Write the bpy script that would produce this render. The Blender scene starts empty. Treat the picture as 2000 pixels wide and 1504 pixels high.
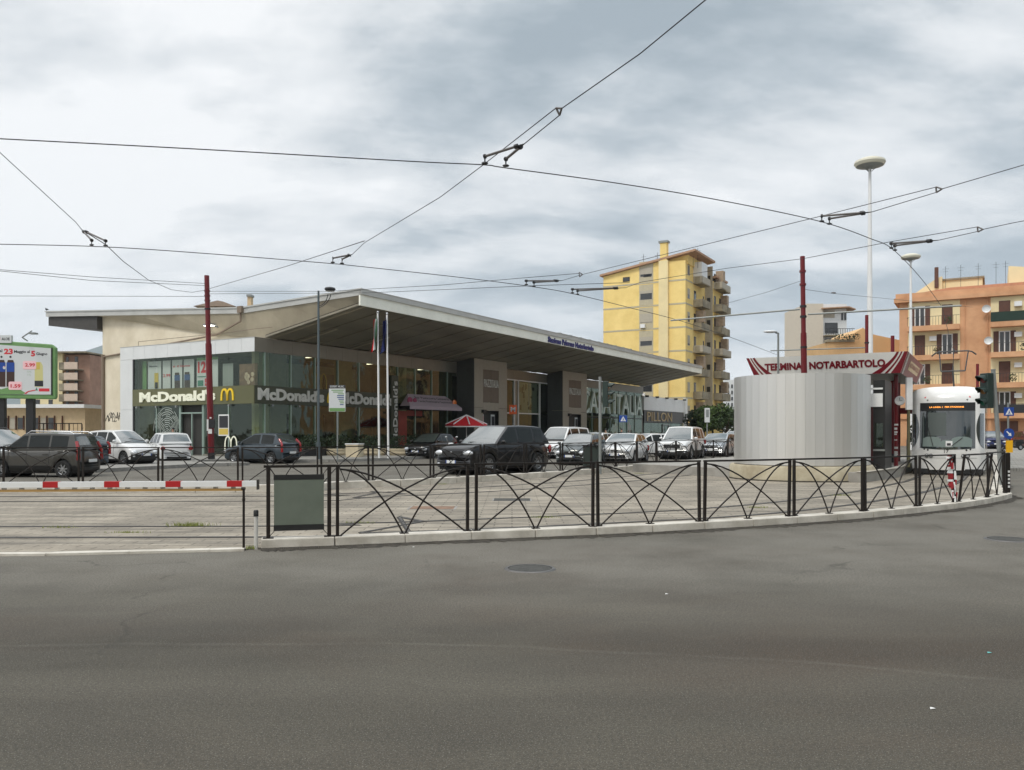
import bpy, bmesh, math, random
from mathutils import Vector, Matrix
R = math.radians
D = bpy.data
S = bpy.context.scene
COL = S.collection
rnd = random.Random(11)

# ------------------------------------------------------------ camera
F, HY, H = 1620.0, 843.0, 1.6          # focal length and horizon of a 2000 px wide picture, eye height
cam = D.objects.new('camera', D.cameras.new('camera'))
COL.objects.link(cam)
cam.location = (0, 0, H)
cam.rotation_euler = (R(90), 0, 0)
cam.data.sensor_width = 36
cam.data.lens = 36 * F / 2000
cam.data.shift_y = (HY - 752) / 2000
cam.data.clip_start = 0.1
cam.data.clip_end = 6000
S.camera = cam
S.view_settings.view_transform = 'Standard'
S.view_settings.look = 'None'
S.view_settings.exposure = 0.35
S.view_settings.gamma = 1
S.view_settings.use_curve_mapping = False

# ------------------------------------------------------------ sky and sun
SUN_EL, SUN_ROT = R(52), R(217)
w = D.worlds.new('World')
S.world = w
w.use_nodes = True
nt = w.node_tree
nt.nodes.clear()
def wn(t, **k):
    n = nt.nodes.new(t)
    for a, b in k.items(): setattr(n, a, b)
    return n
def wl(a, b): nt.links.new(a, b)
def wmath(op, a, b=None, clamp=False):
    n = wn('ShaderNodeMath', operation=op, use_clamp=clamp)
    for i, x in enumerate((a, b)):
        if x is None: continue
        if isinstance(x, (int, float)): n.inputs[i].default_value = x
        else: wl(x, n.inputs[i])
    return n.outputs[0]
sky = wn('ShaderNodeTexSky', sky_type='NISHITA', sun_disc=False)
sky.sun_elevation = SUN_EL
sky.sun_rotation = SUN_ROT
skys = wn('ShaderNodeVectorMath', operation='SCALE')
wl(sky.outputs[0], skys.inputs[0]); skys.inputs['Scale'].default_value = 0.1
tc = wn('ShaderNodeTexCoord')
sep = wn('ShaderNodeSeparateXYZ'); wl(tc.outputs['Generated'], sep.inputs[0])
den = wmath('ADD', wmath('MAXIMUM', sep.outputs[2], 0.0), 0.27)
cmb = wn('ShaderNodeCombineXYZ')
wl(wmath('DIVIDE', sep.outputs[0], den), cmb.inputs[0])
wl(wmath('DIVIDE', sep.outputs[1], den), cmb.inputs[1])
rot = wn('ShaderNodeMapping'); wl(cmb.outputs[0], rot.inputs[0])
rot.inputs['Rotation'].default_value = (0, 0, R(-24))
rot.inputs['Scale'].default_value = (0.8, 1.35, 1)
rot.inputs['Location'].default_value = (3.1, 1.7, 0)
n1 = wn('ShaderNodeTexNoise'); wl(rot.outputs[0], n1.inputs['Vector'])
n1.inputs['Scale'].default_value = 1.05; n1.inputs['Detail'].default_value = 8
n1.inputs['Roughness'].default_value = 0.52; n1.inputs['Distortion'].default_value = 0.35
n2 = wn('ShaderNodeTexNoise'); wl(rot.outputs[0], n2.inputs['Vector'])
n2.inputs['Scale'].default_value = 3.6; n2.inputs['Detail'].default_value = 7
n2.inputs['Roughness'].default_value = 0.6
mixv = wmath('ADD', wmath('MULTIPLY', n1.outputs[0], 0.72), wmath('MULTIPLY', n2.outputs[0], 0.28))
# the deck is thinner (brighter) on the left, thicker and bluer on the right
side = wmath('MULTIPLY', sep.outputs[0], -0.10)
mixv = wmath('ADD', mixv, side)
ramp = wn('ShaderNodeValToRGB'); wl(mixv, ramp.inputs[0])
cr = ramp.color_ramp
cr.elements[0].position = 0.40; cr.elements[0].color = (0.31, 0.365, 0.405, 1)
cr.elements[1].position = 0.575; cr.elements[1].color = (0.83, 0.84, 0.845, 1)
e = cr.elements.new(0.45); e.color = (0.435, 0.485, 0.52, 1)
e = cr.elements.new(0.495); e.color = (0.62, 0.65, 0.67, 1)
# pale band close to the horizon
hz = wn('ShaderNodeMapRange', interpolation_type='SMOOTHSTEP'); wl(sep.outputs[2], hz.inputs[0])
hz.inputs[1].default_value = 0.0; hz.inputs[2].default_value = 0.22
hz.inputs[3].default_value = 0.55; hz.inputs[4].default_value = 0.0
m1 = wn('ShaderNodeMix', data_type='RGBA'); wl(hz.outputs[0], m1.inputs[0]); wl(ramp.outputs[0], m1.inputs[6])
m1.inputs[7].default_value = (0.68, 0.725, 0.77, 1)
m2 = wn('ShaderNodeMix', data_type='RGBA'); m2.inputs[0].default_value = 0.08
wl(m1.outputs[2], m2.inputs[6]); wl(skys.outputs[0], m2.inputs[7])
# an overcast sky is brightest overhead
zb = wn('ShaderNodeMapRange', interpolation_type='SMOOTHSTEP'); wl(sep.outputs[2], zb.inputs[0])
zb.inputs[1].default_value = 0.46; zb.inputs[2].default_value = 0.95
zb.inputs[3].default_value = 1.0; zb.inputs[4].default_value = 2.1
m3 = wn('ShaderNodeVectorMath', operation='SCALE'); wl(m2.outputs[2], m3.inputs[0]); wl(zb.outputs[0], m3.inputs['Scale'])
bg = wn('ShaderNodeBackground'); wl(m3.outputs[0], bg.inputs[0]); bg.inputs[1].default_value = 1.0
out = wn('ShaderNodeOutputWorld'); wl(bg.outputs[0], out.inputs[0])

sun = D.objects.new('sun', D.lights.new('sun', 'SUN'))
COL.objects.link(sun)
sun.data.energy = 1.3
sun.data.angle = R(14)
sun.data.color = (1.0, 0.95, 0.86)
sv = Vector((math.sin(SUN_ROT) * math.cos(SUN_EL), math.cos(SUN_ROT) * math.cos(SUN_EL), math.sin(SUN_EL)))
sun.rotation_euler = sv.to_track_quat('Z', 'Y').to_euler()

# ------------------------------------------------------------ helpers
def at(px, py, Y): return Vector(((px - 1000) * Y / F, Y, H + (HY - py) * Y / F))
def gr(px, py, z=0.0):
    Y = (H - z) * F / (py - HY)
    return Vector(((px - 1000) * Y / F, Y, z))
def c(r, g, b, k=1.0):
    f = lambda u: ((u / 255) / 12.92 if u / 255 <= 0.04045 else ((u / 255 + 0.055) / 1.055) ** 2.4) * k
    return (min(f(r), .9), min(f(g), .9), min(f(b), .9), 1)

def mat(name, col, rough=0.6, metal=0.0, var=0.0, vs=3.0, bump=0.0, bs=40.0, spec=0.5, emit=None, es=0.0, coat=0.0, dirt=None, stretch=None):
    m = D.materials.new(name); m.use_nodes = True
    t = m.node_tree; b = t.nodes['Principled BSDF']
    b.inputs['Base Color'].default_value = col
    b.inputs['Roughness'].default_value = rough
    b.inputs['Metallic'].default_value = metal
    b.inputs['Specular IOR Level'].default_value = spec
    if coat: b.inputs['Coat Weight'].default_value = coat; b.inputs['Coat Roughness'].default_value = 0.05
    if emit: b.inputs['Emission Color'].default_value = emit; b.inputs['Emission Strength'].default_value = es
    if var or bump or dirt:
        tc = t.nodes.new('ShaderNodeTexCoord')
        src = tc.outputs['Object']
        if stretch:
            mp = t.nodes.new('ShaderNodeMapping'); mp.inputs['Scale'].default_value = stretch
            t.links.new(src, mp.inputs[0]); src = mp.outputs[0]
        n = t.nodes.new('ShaderNodeTexNoise'); n.inputs['Scale'].default_value = vs
        n.inputs['Detail'].default_value = 7; n.inputs['Roughness'].default_value = 0.62
        t.links.new(src, n.inputs['Vector'])
        if var or dirt:
            mx = t.nodes.new('ShaderNodeMix'); mx.data_type = 'RGBA'
            r = t.nodes.new('ShaderNodeMapRange'); r.inputs[1].default_value = 0.3; r.inputs[2].default_value = 0.7
            t.links.new(n.outputs[0], r.inputs[0]); t.links.new(r.outputs[0], mx.inputs[0])
            lo = dirt if dirt else tuple(x * (1 - var) for x in col[:3]) + (1,)
            hi = tuple(min(1, x * (1 + var * 0.6)) for x in col[:3]) + (1,)
            mx.inputs[6].default_value = lo; mx.inputs[7].default_value = hi
            t.links.new(mx.outputs[2], b.inputs['Base Color'])
        if bump:
            n2 = t.nodes.new('ShaderNodeTexNoise'); n2.inputs['Scale'].default_value = bs; n2.inputs['Detail'].default_value = 4
            t.links.new(src, n2.inputs['Vector'])
            bp = t.nodes.new('ShaderNodeBump'); bp.inputs['Strength'].default_value = bump; bp.inputs['Distance'].default_value = 0.02
            t.links.new(n2.outputs[0], bp.inputs['Height']); t.links.new(bp.outputs[0], b.inputs['Normal'])
    return m

def glassmat(name, tint, refl=0.5, rough=0.02):
    m = D.materials.new(name); m.use_nodes = True
    t = m.node_tree; t.nodes.clear()
    o = t.nodes.new('ShaderNodeOutputMaterial'); mx = t.nodes.new('ShaderNodeMixShader')
    tr = t.nodes.new('ShaderNodeBsdfTransparent'); tr.inputs[0].default_value = tint
    g = t.nodes.new('ShaderNodeBsdfGlossy'); g.inputs['Roughness'].default_value = rough
    g.inputs[0].default_value = (0.74, 0.86, 0.74, 1)
    lf = t.nodes.new('ShaderNodeLayerWeight'); lf.inputs[0].default_value = 0.5
    lw = t.nodes.new('ShaderNodeMath'); lw.operation = 'POWER'; lw.inputs[1].default_value = 3.2; t.links.new(lf.outputs['Facing'], lw.inputs[0])
    mm = t.nodes.new('ShaderNodeMath'); mm.operation = 'MULTIPLY_ADD'; mm.use_clamp = True
    mm.inputs[1].default_value = 0.75; mm.inputs[2].default_value = refl
    n = t.nodes.new('ShaderNodeTexNoise'); n.inputs['Scale'].default_value = 0.9
    tcn = t.nodes.new('ShaderNodeTexCoord'); t.links.new(tcn.outputs['Object'], n.inputs['Vector'])
    bp = t.nodes.new('ShaderNodeBump'); bp.inputs['Strength'].default_value = 0.09; bp.inputs['Distance'].default_value = 0.12
    t.links.new(n.outputs[0], bp.inputs['Height']); t.links.new(bp.outputs[0], g.inputs['Normal'])
    t.links.new(lw.outputs[0], mm.inputs[0]); t.links.new(mm.outputs[0], mx.inputs[0])
    t.links.new(tr.outputs[0], mx.inputs[1]); t.links.new(g.outputs[0], mx.inputs[2])
    t.links.new(mx.outputs[0], o.inputs[0])
    return m

class MB:
    def __init__(s): s.v = []; s.f = []; s.m = []
    def add(s, vs, fs, mi=0):
        o = len(s.v); s.v += [Vector(v) for v in vs]
        for f in fs: s.f.append([i + o for i in f]); s.m.append(mi)
        return s
    def box(s, x0, x1, y0, y1, z0, z1, mi=0, M=None):
        vs = [Vector((x, y, z)) for z in (z0, z1) for y in (y0, y1) for x in (x0, x1)]
        if M: vs = [M @ v for v in vs]
        return s.add(vs, [(0, 2, 3, 1), (4, 5, 7, 6), (0, 1, 5, 4), (2, 6, 7, 3), (0, 4, 6, 2), (1, 3, 7, 5)], mi)
    def tube(s, pts, r, n=8, mi=0, caps=True):
        pts = [Vector(p) for p in pts]; rings = []
        for i, p in enumerate(pts):
            a = pts[max(i - 1, 0)]; b = pts[min(i + 1, len(pts) - 1)]
            d = (b - a).normalized()
            u = d.cross(Vector((0, 0, 1)))
            if u.length < 1e-3: u = Vector((1, 0, 0))
            u.normalize(); w_ = u.cross(d).normalized()
            rr = r[i] if isinstance(r, (list, tuple)) else r
            rings.append([p + (u * math.cos(2 * math.pi * k / n) + w_ * math.sin(2 * math.pi * k / n)) * rr for k in range(n)])
        vs = [q for g in rings for q in g]; fs = []
        for i in range(len(pts) - 1):
            for k in range(n):
                fs.append((i * n + k, i * n + (k + 1) % n, (i + 1) * n + (k + 1) % n, (i + 1) * n + k))
        if caps: fs += [tuple(range(n))[::-1], tuple((len(pts) - 1) * n + k for k in range(n))]
        return s.add(vs, fs, mi)
    def lathe(s, prof, n=24, cx=0, cy=0, cz=0, axis='z', a0=0, a1=360, mi=0, cap=True):
        full = abs(a1 - a0) >= 359.9; m = n if full else n + 1
        vs = []
        for (r, z) in prof:
            for k in range(m):
                a = R(a0 + (a1 - a0) * k / n); x, y = r * math.cos(a), r * math.sin(a)
                vs.append((cx + x, cy + y, cz + z) if axis == 'z' else ((cx + x, cy + z, cz + y) if axis == 'y' else (cx + z, cy + x, cz + y)))
        fs = []
        for i in range(len(prof) - 1):
            for k in range(n):
                k2 = (k + 1) % m
                fs.append((i * m + k, i * m + k2, (i + 1) * m + k2, (i + 1) * m + k))
        if cap and full:
            if prof[0][0] > 1e-4: fs.append(tuple(range(m))[::-1])
            if prof[-1][0] > 1e-4: fs.append(tuple((len(prof) - 1) * m + k for k in range(m)))
        return s.add(vs, fs, mi)
    def prism(s, poly, a, b, axis='z', mi=0, M=None):
        def P(u, v, w_): return {'z': (u, v, w_), 'y': (u, w_, v), 'x': (w_, u, v)}[axis]
        n = len(poly)
        vs = [Vector(P(u, v, a)) for u, v in poly] + [Vector(P(u, v, b)) for u, v in poly]
        if M: vs = [M @ v for v in vs]
        fs = [tuple(range(n))[::-1], tuple(range(n, 2 * n))] + [(i, (i + 1) % n, n + (i + 1) % n, n + i) for i in range(n)]
        return s.add(vs, fs, mi)
    def ell(s, cx, cy, cz, rx, ry, rz, n=12, mi=0):
        vs = []; fs = []; m = n // 2
        for i in range(m + 1):
            t = math.pi * i / m
            for k in range(n):
                a = 2 * math.pi * k / n
                vs.append((cx + rx * math.sin(t) * math.cos(a), cy + ry * math.sin(t) * math.sin(a), cz + rz * math.cos(t)))
        for i in range(m):
            for k in range(n):
                fs.append((i * n + k, (i + 1) * n + k, (i + 1) * n + (k + 1) % n, i * n + (k + 1) % n))
        return s.add(vs, fs, mi)
    def grid(s, fn, nu, nv, mi=0, keep=None):
        vs = [fn(i / nu, j / nv) for i in range(nu + 1) for j in range(nv + 1)]
        fs = []
        for i in range(nu):
            for j in range(nv):
                if keep and not keep((i + .5) / nu, (j + .5) / nv): continue
                a = i * (nv + 1) + j
                fs.append((a, a + nv + 1, a + nv + 2, a + 1))
        return s.add(vs, fs, mi)
    def build(s, name, mats, parent=None, smooth=False, bevel=0.0, loc=None, sharp=40):
        me = D.meshes.new(name)
        bm = bmesh.new()
        bv = [bm.verts.new(v) for v in s.v]
        for f, mi in zip(s.f, s.m):
            try: q = bm.faces.new([bv[i] for i in f]); q.material_index = mi
            except ValueError: pass
        bmesh.ops.remove_doubles(bm, verts=bm.verts, dist=1e-5)
        lone = [v for v in bm.verts if not v.link_faces]
        bmesh.ops.delete(bm, geom=lone, context='VERTS')
        bmesh.ops.recalc_face_normals(bm, faces=bm.faces)
        if bevel:
            eg = [x for x in bm.edges if len(x.link_faces) == 2 and x.calc_face_angle(0) > R(30)]
            bmesh.ops.bevel(bm, geom=eg, offset=bevel, segments=2, affect='EDGES', profile=0.6)
        if smooth:
            for q in bm.faces: q.smooth = True
            for x in bm.edges:
                if len(x.link_faces) == 2 and x.calc_face_angle(0) > R(sharp): x.smooth = False
        bm.to_mesh(me); bm.free()
        for m in (mats if isinstance(mats, (list, tuple)) else [mats]): me.materials.append(m)
        o = D.objects.new(name, me); COL.objects.link(o)
        if parent: o.parent = parent
        if loc is not None: o.location = loc
        return o

def thing(name, label, cat, loc=(0, 0, 0), rz=0, group=None):
    o = D.objects.new(name, None); COL.objects.link(o)
    o.empty_display_size = 0.3
    o.location = loc; o.rotation_euler = (0, 0, R(rz))
    o['label'] = label; o['category'] = cat
    if group: o['group'] = group
    return o
def tag(o, label, cat, group=None):
    o['label'] = label; o['category'] = cat
    if group: o['group'] = group
    return o
def struct(o): o['kind'] = 'structure'; return o
KIDS = {}
def copy_tree(o, parent=None):
    q = o.copy(); COL.objects.link(q); q.parent = parent
    for ch in [x for x in D.objects if x.parent == o]: copy_tree(ch, q)
    return q
NTH = ['leftmost', 'second', 'third', 'fourth', 'fifth', 'sixth', 'seventh', 'eighth', 'ninth', 'tenth', 'eleventh', 'twelfth', 'thirteenth',
       'fourteenth', 'fifteenth', 'sixteenth', 'seventeenth', 'eighteenth', 'nineteenth', 'twentieth', 'twenty-first', 'twenty-second', 'twenty-third']

def textmb(body, w=None, h=None, bold=0.0, ext=0.0, M=None, mb=None, spacing=1.0):
    cu = D.curves.new('tmp', 'FONT'); cu.body = body; cu.size = 1; cu.offset = bold; cu.extrude = 0.0
    cu.resolution_u = 3; cu.space_character = spacing
    o = D.objects.new('tmp', cu); COL.objects.link(o)
    bpy.context.view_layer.update()
    me = D.meshes.new_from_object(o.evaluated_get(bpy.context.evaluated_depsgraph_get()))
    vs = [v.co.copy() for v in me.vertices]; fs = [tuple(p.vertices) for p in me.polygons]
    D.objects.remove(o); D.meshes.remove(me); D.curves.remove(cu)
    x0 = min(v.x for v in vs); x1 = max(v.x for v in vs); y0 = min(v.y for v in vs); y1 = max(v.y for v in vs)
    sy = (h / (y1 - y0)) if h else 1
    sx = (w / (x1 - x0)) if w else sy
    if not h: sy = sx
    vs = [Vector(((v.x - x0) * sx, (v.y - y0) * sy, 0)) for v in vs]
    mb = mb or MB()
    if ext:   # front face plus side walls
        edges = {}
        for f in fs:
            for i in range(len(f)):
                a, b = f[i], f[(i + 1) % len(f)]
                k = (min(a, b), max(a, b)); edges[k] = edges.get(k, 0) + 1
        n = len(vs); vs = [v + Vector((0, 0, ext)) for v in vs] + vs
        fs = fs + [(a, b, b + n, a + n) for (a, b), q in edges.items() if q == 1]
    if M: vs = [M @ v for v in vs]
    mb.add(vs, fs)
    return mb
T = Matrix.Translation
RX90 = Matrix.Rotation(R(90), 4, 'X')                     # lettering on a wall that faces -y
RIGHT = Matrix(((0, 0, 1, 0), (1, 0, 0, 0), (0, 1, 0, 0), (0, 0, 0, 1)))   # lettering on a wall that faces +x

def sweep(pts, w0, w1, z0, z1, mb, gap=0.0, step=None, mi=0):
    """rectangular strip from offset w0 to w1 (left of travel) along a ground polyline, optionally cut in blocks"""
    P = [Vector((p[0], p[1], 0)) for p in pts]
    if step:
        seg = []; acc = [0]
        for a, b in zip(P, P[1:]): acc.append(acc[-1] + (b - a).length)
        def pos(s):
            for i in range(len(P) - 1):
                if s <= acc[i + 1] or i == len(P) - 2:
                    t = (s - acc[i]) / max(acc[i + 1] - acc[i], 1e-6); return P[i].lerp(P[i + 1], t)
        s = 0
        while s < acc[-1] - 0.05:
            a = pos(s); b = pos(min(s + step - gap, acc[-1])); s += step
            d = (b - a).normalized(); n = Vector((-d.y, d.x, 0))
            q = [a + n * w0, b + n * w0, b + n * w1, a + n * w1]
            mb.add([v + Vector((0, 0, z0)) for v in q] + [v + Vector((0, 0, z1)) for v in q],
                   [(3, 2, 1, 0), (4, 5, 6, 7), (0, 1, 5, 4), (1, 2, 6, 5), (2, 3, 7, 6), (3, 0, 4, 7)], mi)
        return mb
    A = []; B = []
    for i, p in enumerate(P):
        d = (P[min(i + 1, len(P) - 1)] - P[max(i - 1, 0)]).normalized(); n = Vector((-d.y, d.x, 0))
        A.append(p + n * w0); B.append(p + n * w1)
    for i in range(len(P) - 1):
        q = [A[i], A[i + 1], B[i + 1], B[i]]
        mb.add([v + Vector((0, 0, z0)) for v in q] + [v + Vector((0, 0, z1)) for v in q],
               [(3, 2, 1, 0), (4, 5, 6, 7), (0, 1, 5, 4), (2, 3, 7, 6)] + ([(3, 0, 4, 7)] if i == 0 else []) + ([(1, 2, 6, 5)] if i == len(P) - 2 else []), mi)
    return mb
def smoothline(pts, n=6):
    P = [Vector((p[0], p[1], 0)) for p in pts]; out = []
    for i in range(len(P) - 1):
        p0 = P[max(i - 1, 0)]; p1 = P[i]; p2 = P[i + 1]; p3 = P[min(i + 2, len(P) - 1)]
        for k in range(n):
            t = k / n
            out.append(0.5 * ((2 * p1) + (p2 - p0) * t + (2 * p0 - 5 * p1 + 4 * p2 - p3) * t * t + (3 * p1 - p0 - 3 * p2 + p3) * t ** 3))
    out.append(P[-1]); return out

# ------------------------------------------------------------ materials
def asphalt_mat():
    m = D.materials.new('asphalt'); m.use_nodes = True
    t = m.node_tree; b = t.nodes['Principled BSDF']
    N = t.nodes.new; L = t.links.new
    g = N('ShaderNodeNewGeometry')
    def noise(s, d=6, r=.6, sc=None, dist=0):
        n = N('ShaderNodeTexNoise'); n.inputs['Scale'].default_value = s; n.inputs['Detail'].default_value = d; n.inputs['Roughness'].default_value = r
        n.inputs['Distortion'].default_value = dist
        if sc:
            mp = N('ShaderNodeMapping'); mp.inputs['Scale'].default_value = sc; mp.inputs['Rotation'].default_value = (0, 0, R(12)); L(g.outputs[0], mp.inputs[0]); L(mp.outputs[0], n.inputs['Vector'])
        else: L(g.outputs[0], n.inputs['Vector'])
        return n.outputs[0]
    def rng(x, a, b_, c_, d_):
        r = N('ShaderNodeMapRange'); r.inputs[1].default_value = a; r.inputs[2].default_value = b_; r.inputs[3].default_value = c_; r.inputs[4].default_value = d_; L(x, r.inputs[0]); return r.outputs[0]
    def mix(f, a, b_, mode='MIX'):
        x = N('ShaderNodeMix'); x.data_type = 'RGBA'; x.blend_type = mode
        if isinstance(f, float): x.inputs[0].default_value = f
        else: L(f, x.inputs[0])
        for i, q in ((6, a), (7, b_)):
            if isinstance(q, tuple): x.inputs[i].default_value = q
            else: L(q, x.inputs[i])
        return x.outputs[2]
    sepn = N('ShaderNodeSeparateXYZ'); L(g.outputs[0], sepn.inputs[0])
    base = mix(rng(noise(.22, 7, .62, (0.6, 1.3, 1), .9), .42, .58, 0, 1), (.050, .042, .029, 1), (.092, .080, .058, 1))
    # worn wheel lanes: long soft bands that run with the road
    base = mix(rng(noise(.5, 4, .5, (.07, 1.5, 1), .25), .42, .60, 0, .7), base, (.118, .104, .078, 1))
    # a reddish brown patch of old resurfacing
    base = mix(rng(noise(.22, 4, .6, (.6, .9, 1), .8), .46, .60, 0, .7), base, (.075, .050, .033, 1))
    base = mix(rng(noise(.9, 6, .7, (.5, 1, 1), 1.2), .42, .60, .0, .45), base, (.055, .047, .036, 1))
    # pale dusty strip near the kerb
    dy = rng(sepn.outputs[1], 6.2, 9.6, 0, .8)
    dm = N('ShaderNodeMath'); dm.operation = 'MULTIPLY'; L(dy, dm.inputs[0]); L(rng(noise(.6, 5, .6), .3, .6, .4, 1), dm.inputs[1])
    base = mix(dm.outputs[0], base, (.225, .208, .175, 1))
    # resurfacing seam and tyre-polished arcs that follow the bend
    vd = N('ShaderNodeVectorMath'); vd.operation = 'DISTANCE'; wob = N('ShaderNodeTexNoise'); wob.inputs['Scale'].default_value = .8; L(g.outputs[0], wob.inputs['Vector'])
    wa = N('ShaderNodeVectorMath'); wa.operation = 'MULTIPLY_ADD'; L(wob.outputs[1], wa.inputs[0]); wa.inputs[1].default_value = (.25, .25, 0); L(g.outputs[0], wa.inputs[2])
    L(wa.outputs[0], vd.inputs[0]); vd.inputs[1].default_value = (-1.7, -8.1, 0); rad = vd.outputs['Value']
    def band(r0, wd, amt):
        s1 = N('ShaderNodeMath'); s1.operation = 'SUBTRACT'; L(rad, s1.inputs[0]); s1.inputs[1].default_value = r0
        s2 = N('ShaderNodeMath'); s2.operation = 'ABSOLUTE'; L(s1.outputs[0], s2.inputs[0])
        r_ = rng(s2.outputs[0], 0, wd, amt, 0)
        s3 = N('ShaderNodeMath'); s3.operation = 'MULTIPLY'; L(r_, s3.inputs[0]); L(rng(noise(1.1, 5, .65), .35, .62, .15, 1), s3.inputs[1]); return s3.outputs[0]
    base = mix(rng(rad, 14.35, 14.5, .22, 0), base, (.13, .118, .094, 1))
    base = mix(band(14.5, .05, .38), base, (.19, .175, .145, 1))
    base = mix(band(14.95, .45, .5), base, (.05, .043, .033, 1))
    base = mix(band(16.6, .6, .45), base, (.06, .052, .04, 1))
    base = mix(band(12.6, .5, .4), base, (.055, .048, .036, 1))
    base = mix(band(10.9, .5, .4), base, (.055, .048, .036, 1))
    # aggregate grain
    gr1 = noise(45, 4, .85); gr2 = noise(110, 2, .8)
    base = mix(rng(gr1, .40, .60, .0, 1), mix(.85, base, (.035, .034, .03, 1)) if False else mix(.62, base, (.03, .03, .026, 1)), base)
    base = mix(rng(gr2, .58, .68, 0, .6), base, (.36, .34, .30, 1))
    # small dark oil spots
    base = mix(rng(noise(3.1, 4, .6), .69, .76, 0, .45), base, (.045, .042, .038, 1))
    # cracks
    v = N('ShaderNodeTexVoronoi'); v.feature = 'DISTANCE_TO_EDGE'; v.inputs['Scale'].default_value = .23
    ds = N('ShaderNodeTexNoise'); ds.inputs['Scale'].default_value = .9; ds.inputs['Detail'].default_value = 6; L(g.outputs[0], ds.inputs['Vector'])
    ad = N('ShaderNodeVectorMath'); ad.operation = 'MULTIPLY_ADD'; L(ds.outputs[1], ad.inputs[0]); ad.inputs[1].default_value = (1.6, 1.6, 0); L(g.outputs[0], ad.inputs[2])
    L(ad.outputs[0], v.inputs['Vector'])
    ck = N('ShaderNodeMath'); ck.operation = 'MULTIPLY'; L(rng(v.outputs[0], .0, .006, .85, 0), ck.inputs[0]); L(rng(noise(.35, 3), .53, .62, 0, .7), ck.inputs[1])
    base = mix(ck.outputs[0], base, (.04, .037, .03, 1))
    L(base, b.inputs['Base Color'])
    b.inputs['Roughness'].default_value = .85; b.inputs['Specular IOR Level'].default_value = .3
    bp = N('ShaderNodeBump'); bp.inputs['Strength'].default_value = .55; bp.inputs['Distance'].default_value = .008
    L(gr1, bp.inputs['Height']); L(bp.outputs[0], b.inputs['Normal'])
    return m

def brickmat(name, c1, c2, mortar, bw, bh, rough=.85, rot=0, ms=.012, var=.35, off=.5, streak=False):
    m = D.materials.new(name); m.use_nodes = True
    t = m.node_tree; b = t.nodes['Principled BSDF']; N = t.nodes.new; L = t.links.new
    g = N('ShaderNodeNewGeometry'); mp = N('ShaderNodeMapping'); mp.inputs['Rotation'].default_value = (0, 0, R(rot)); L(g.outputs[0], mp.inputs[0])
    br = N('ShaderNodeTexBrick'); L(mp.outputs[0], br.inputs[0]); br.offset = off
    br.inputs['Scale'].default_value = 1; br.inputs['Color1'].default_value = c1; br.inputs['Color2'].default_value = c2; br.inputs['Mortar'].default_value = mortar
    br.inputs['Brick Width'].default_value = bw; br.inputs['Row Height'].default_value = bh; br.inputs['Mortar Size'].default_value = ms
    n = N('ShaderNodeTexNoise'); n.inputs['Scale'].default_value = .7; n.inputs['Detail'].default_value = 8; n.inputs['Roughness'].default_value = .65; L(g.outputs[0], n.inputs['Vector'])
    n3 = N('ShaderNodeTexNoise'); n3.inputs['Scale'].default_value = 25; n3.inputs['Detail'].default_value = 4; L(g.outputs[0], n3.inputs['Vector'])
    mm = N('ShaderNodeMix'); mm.data_type = 'RGBA'; mm.blend_type = 'MULTIPLY'; mm.inputs[0].default_value = 1
    r = N('ShaderNodeMapRange'); r.inputs[1].default_value = .3; r.inputs[2].default_value = .7; r.inputs[3].default_value = 1 - var; r.inputs[4].default_value = 1.12; L(n.outputs[0], r.inputs[0])
    L(br.outputs[0], mm.inputs[6]); L(r.outputs[0], mm.inputs[7])
    m2 = N('ShaderNodeMix'); m2.data_type = 'RGBA'; m2.blend_type = 'MULTIPLY'; m2.inputs[0].default_value = 1
    r2 = N('ShaderNodeMapRange'); r2.inputs[1].default_value = .3; r2.inputs[2].default_value = .7; r2.inputs[3].default_value = .82; r2.inputs[4].default_value = 1.08; L(n3.outputs[0], r2.inputs[0])
    L(mm.outputs[2], m2.inputs[6]); L(r2.outputs[0], m2.inputs[7])
    fin = m2.outputs[2]
    if streak:
        mp4 = N('ShaderNodeMapping'); mp4.inputs['Scale'].default_value = (.12, 1.9, 1); L(g.outputs[0], mp4.inputs[0])
        n4 = N('ShaderNodeTexNoise'); n4.inputs['Scale'].default_value = 1.3; n4.inputs['Detail'].default_value = 8; n4.inputs['Roughness'].default_value = .7; n4.inputs['Distortion'].default_value = .4; L(mp4.outputs[0], n4.inputs['Vector'])
        m4 = N('ShaderNodeMix'); m4.data_type = 'RGBA'; m4.blend_type = 'MULTIPLY'; m4.inputs[0].default_value = 1
        r4 = N('ShaderNodeMapRange'); r4.inputs[1].default_value = .36; r4.inputs[2].default_value = .60; r4.inputs[3].default_value = .62; r4.inputs[4].default_value = 1.15; L(n4.outputs[0], r4.inputs[0])
        L(fin, m4.inputs[6]); L(r4.outputs[0], m4.inputs[7]); fin = m4.outputs[2]
    L(fin, b.inputs['Base Color']); b.inputs['Roughness'].default_value = rough
    bp = N('ShaderNodeBump'); bp.inputs['Strength'].default_value = .35; bp.inputs['Distance'].default_value = .01; L(br.outputs['Fac'], bp.inputs['Height']); bp.invert = True
    L(bp.outputs[0], b.inputs['Normal'])
    return m

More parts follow.
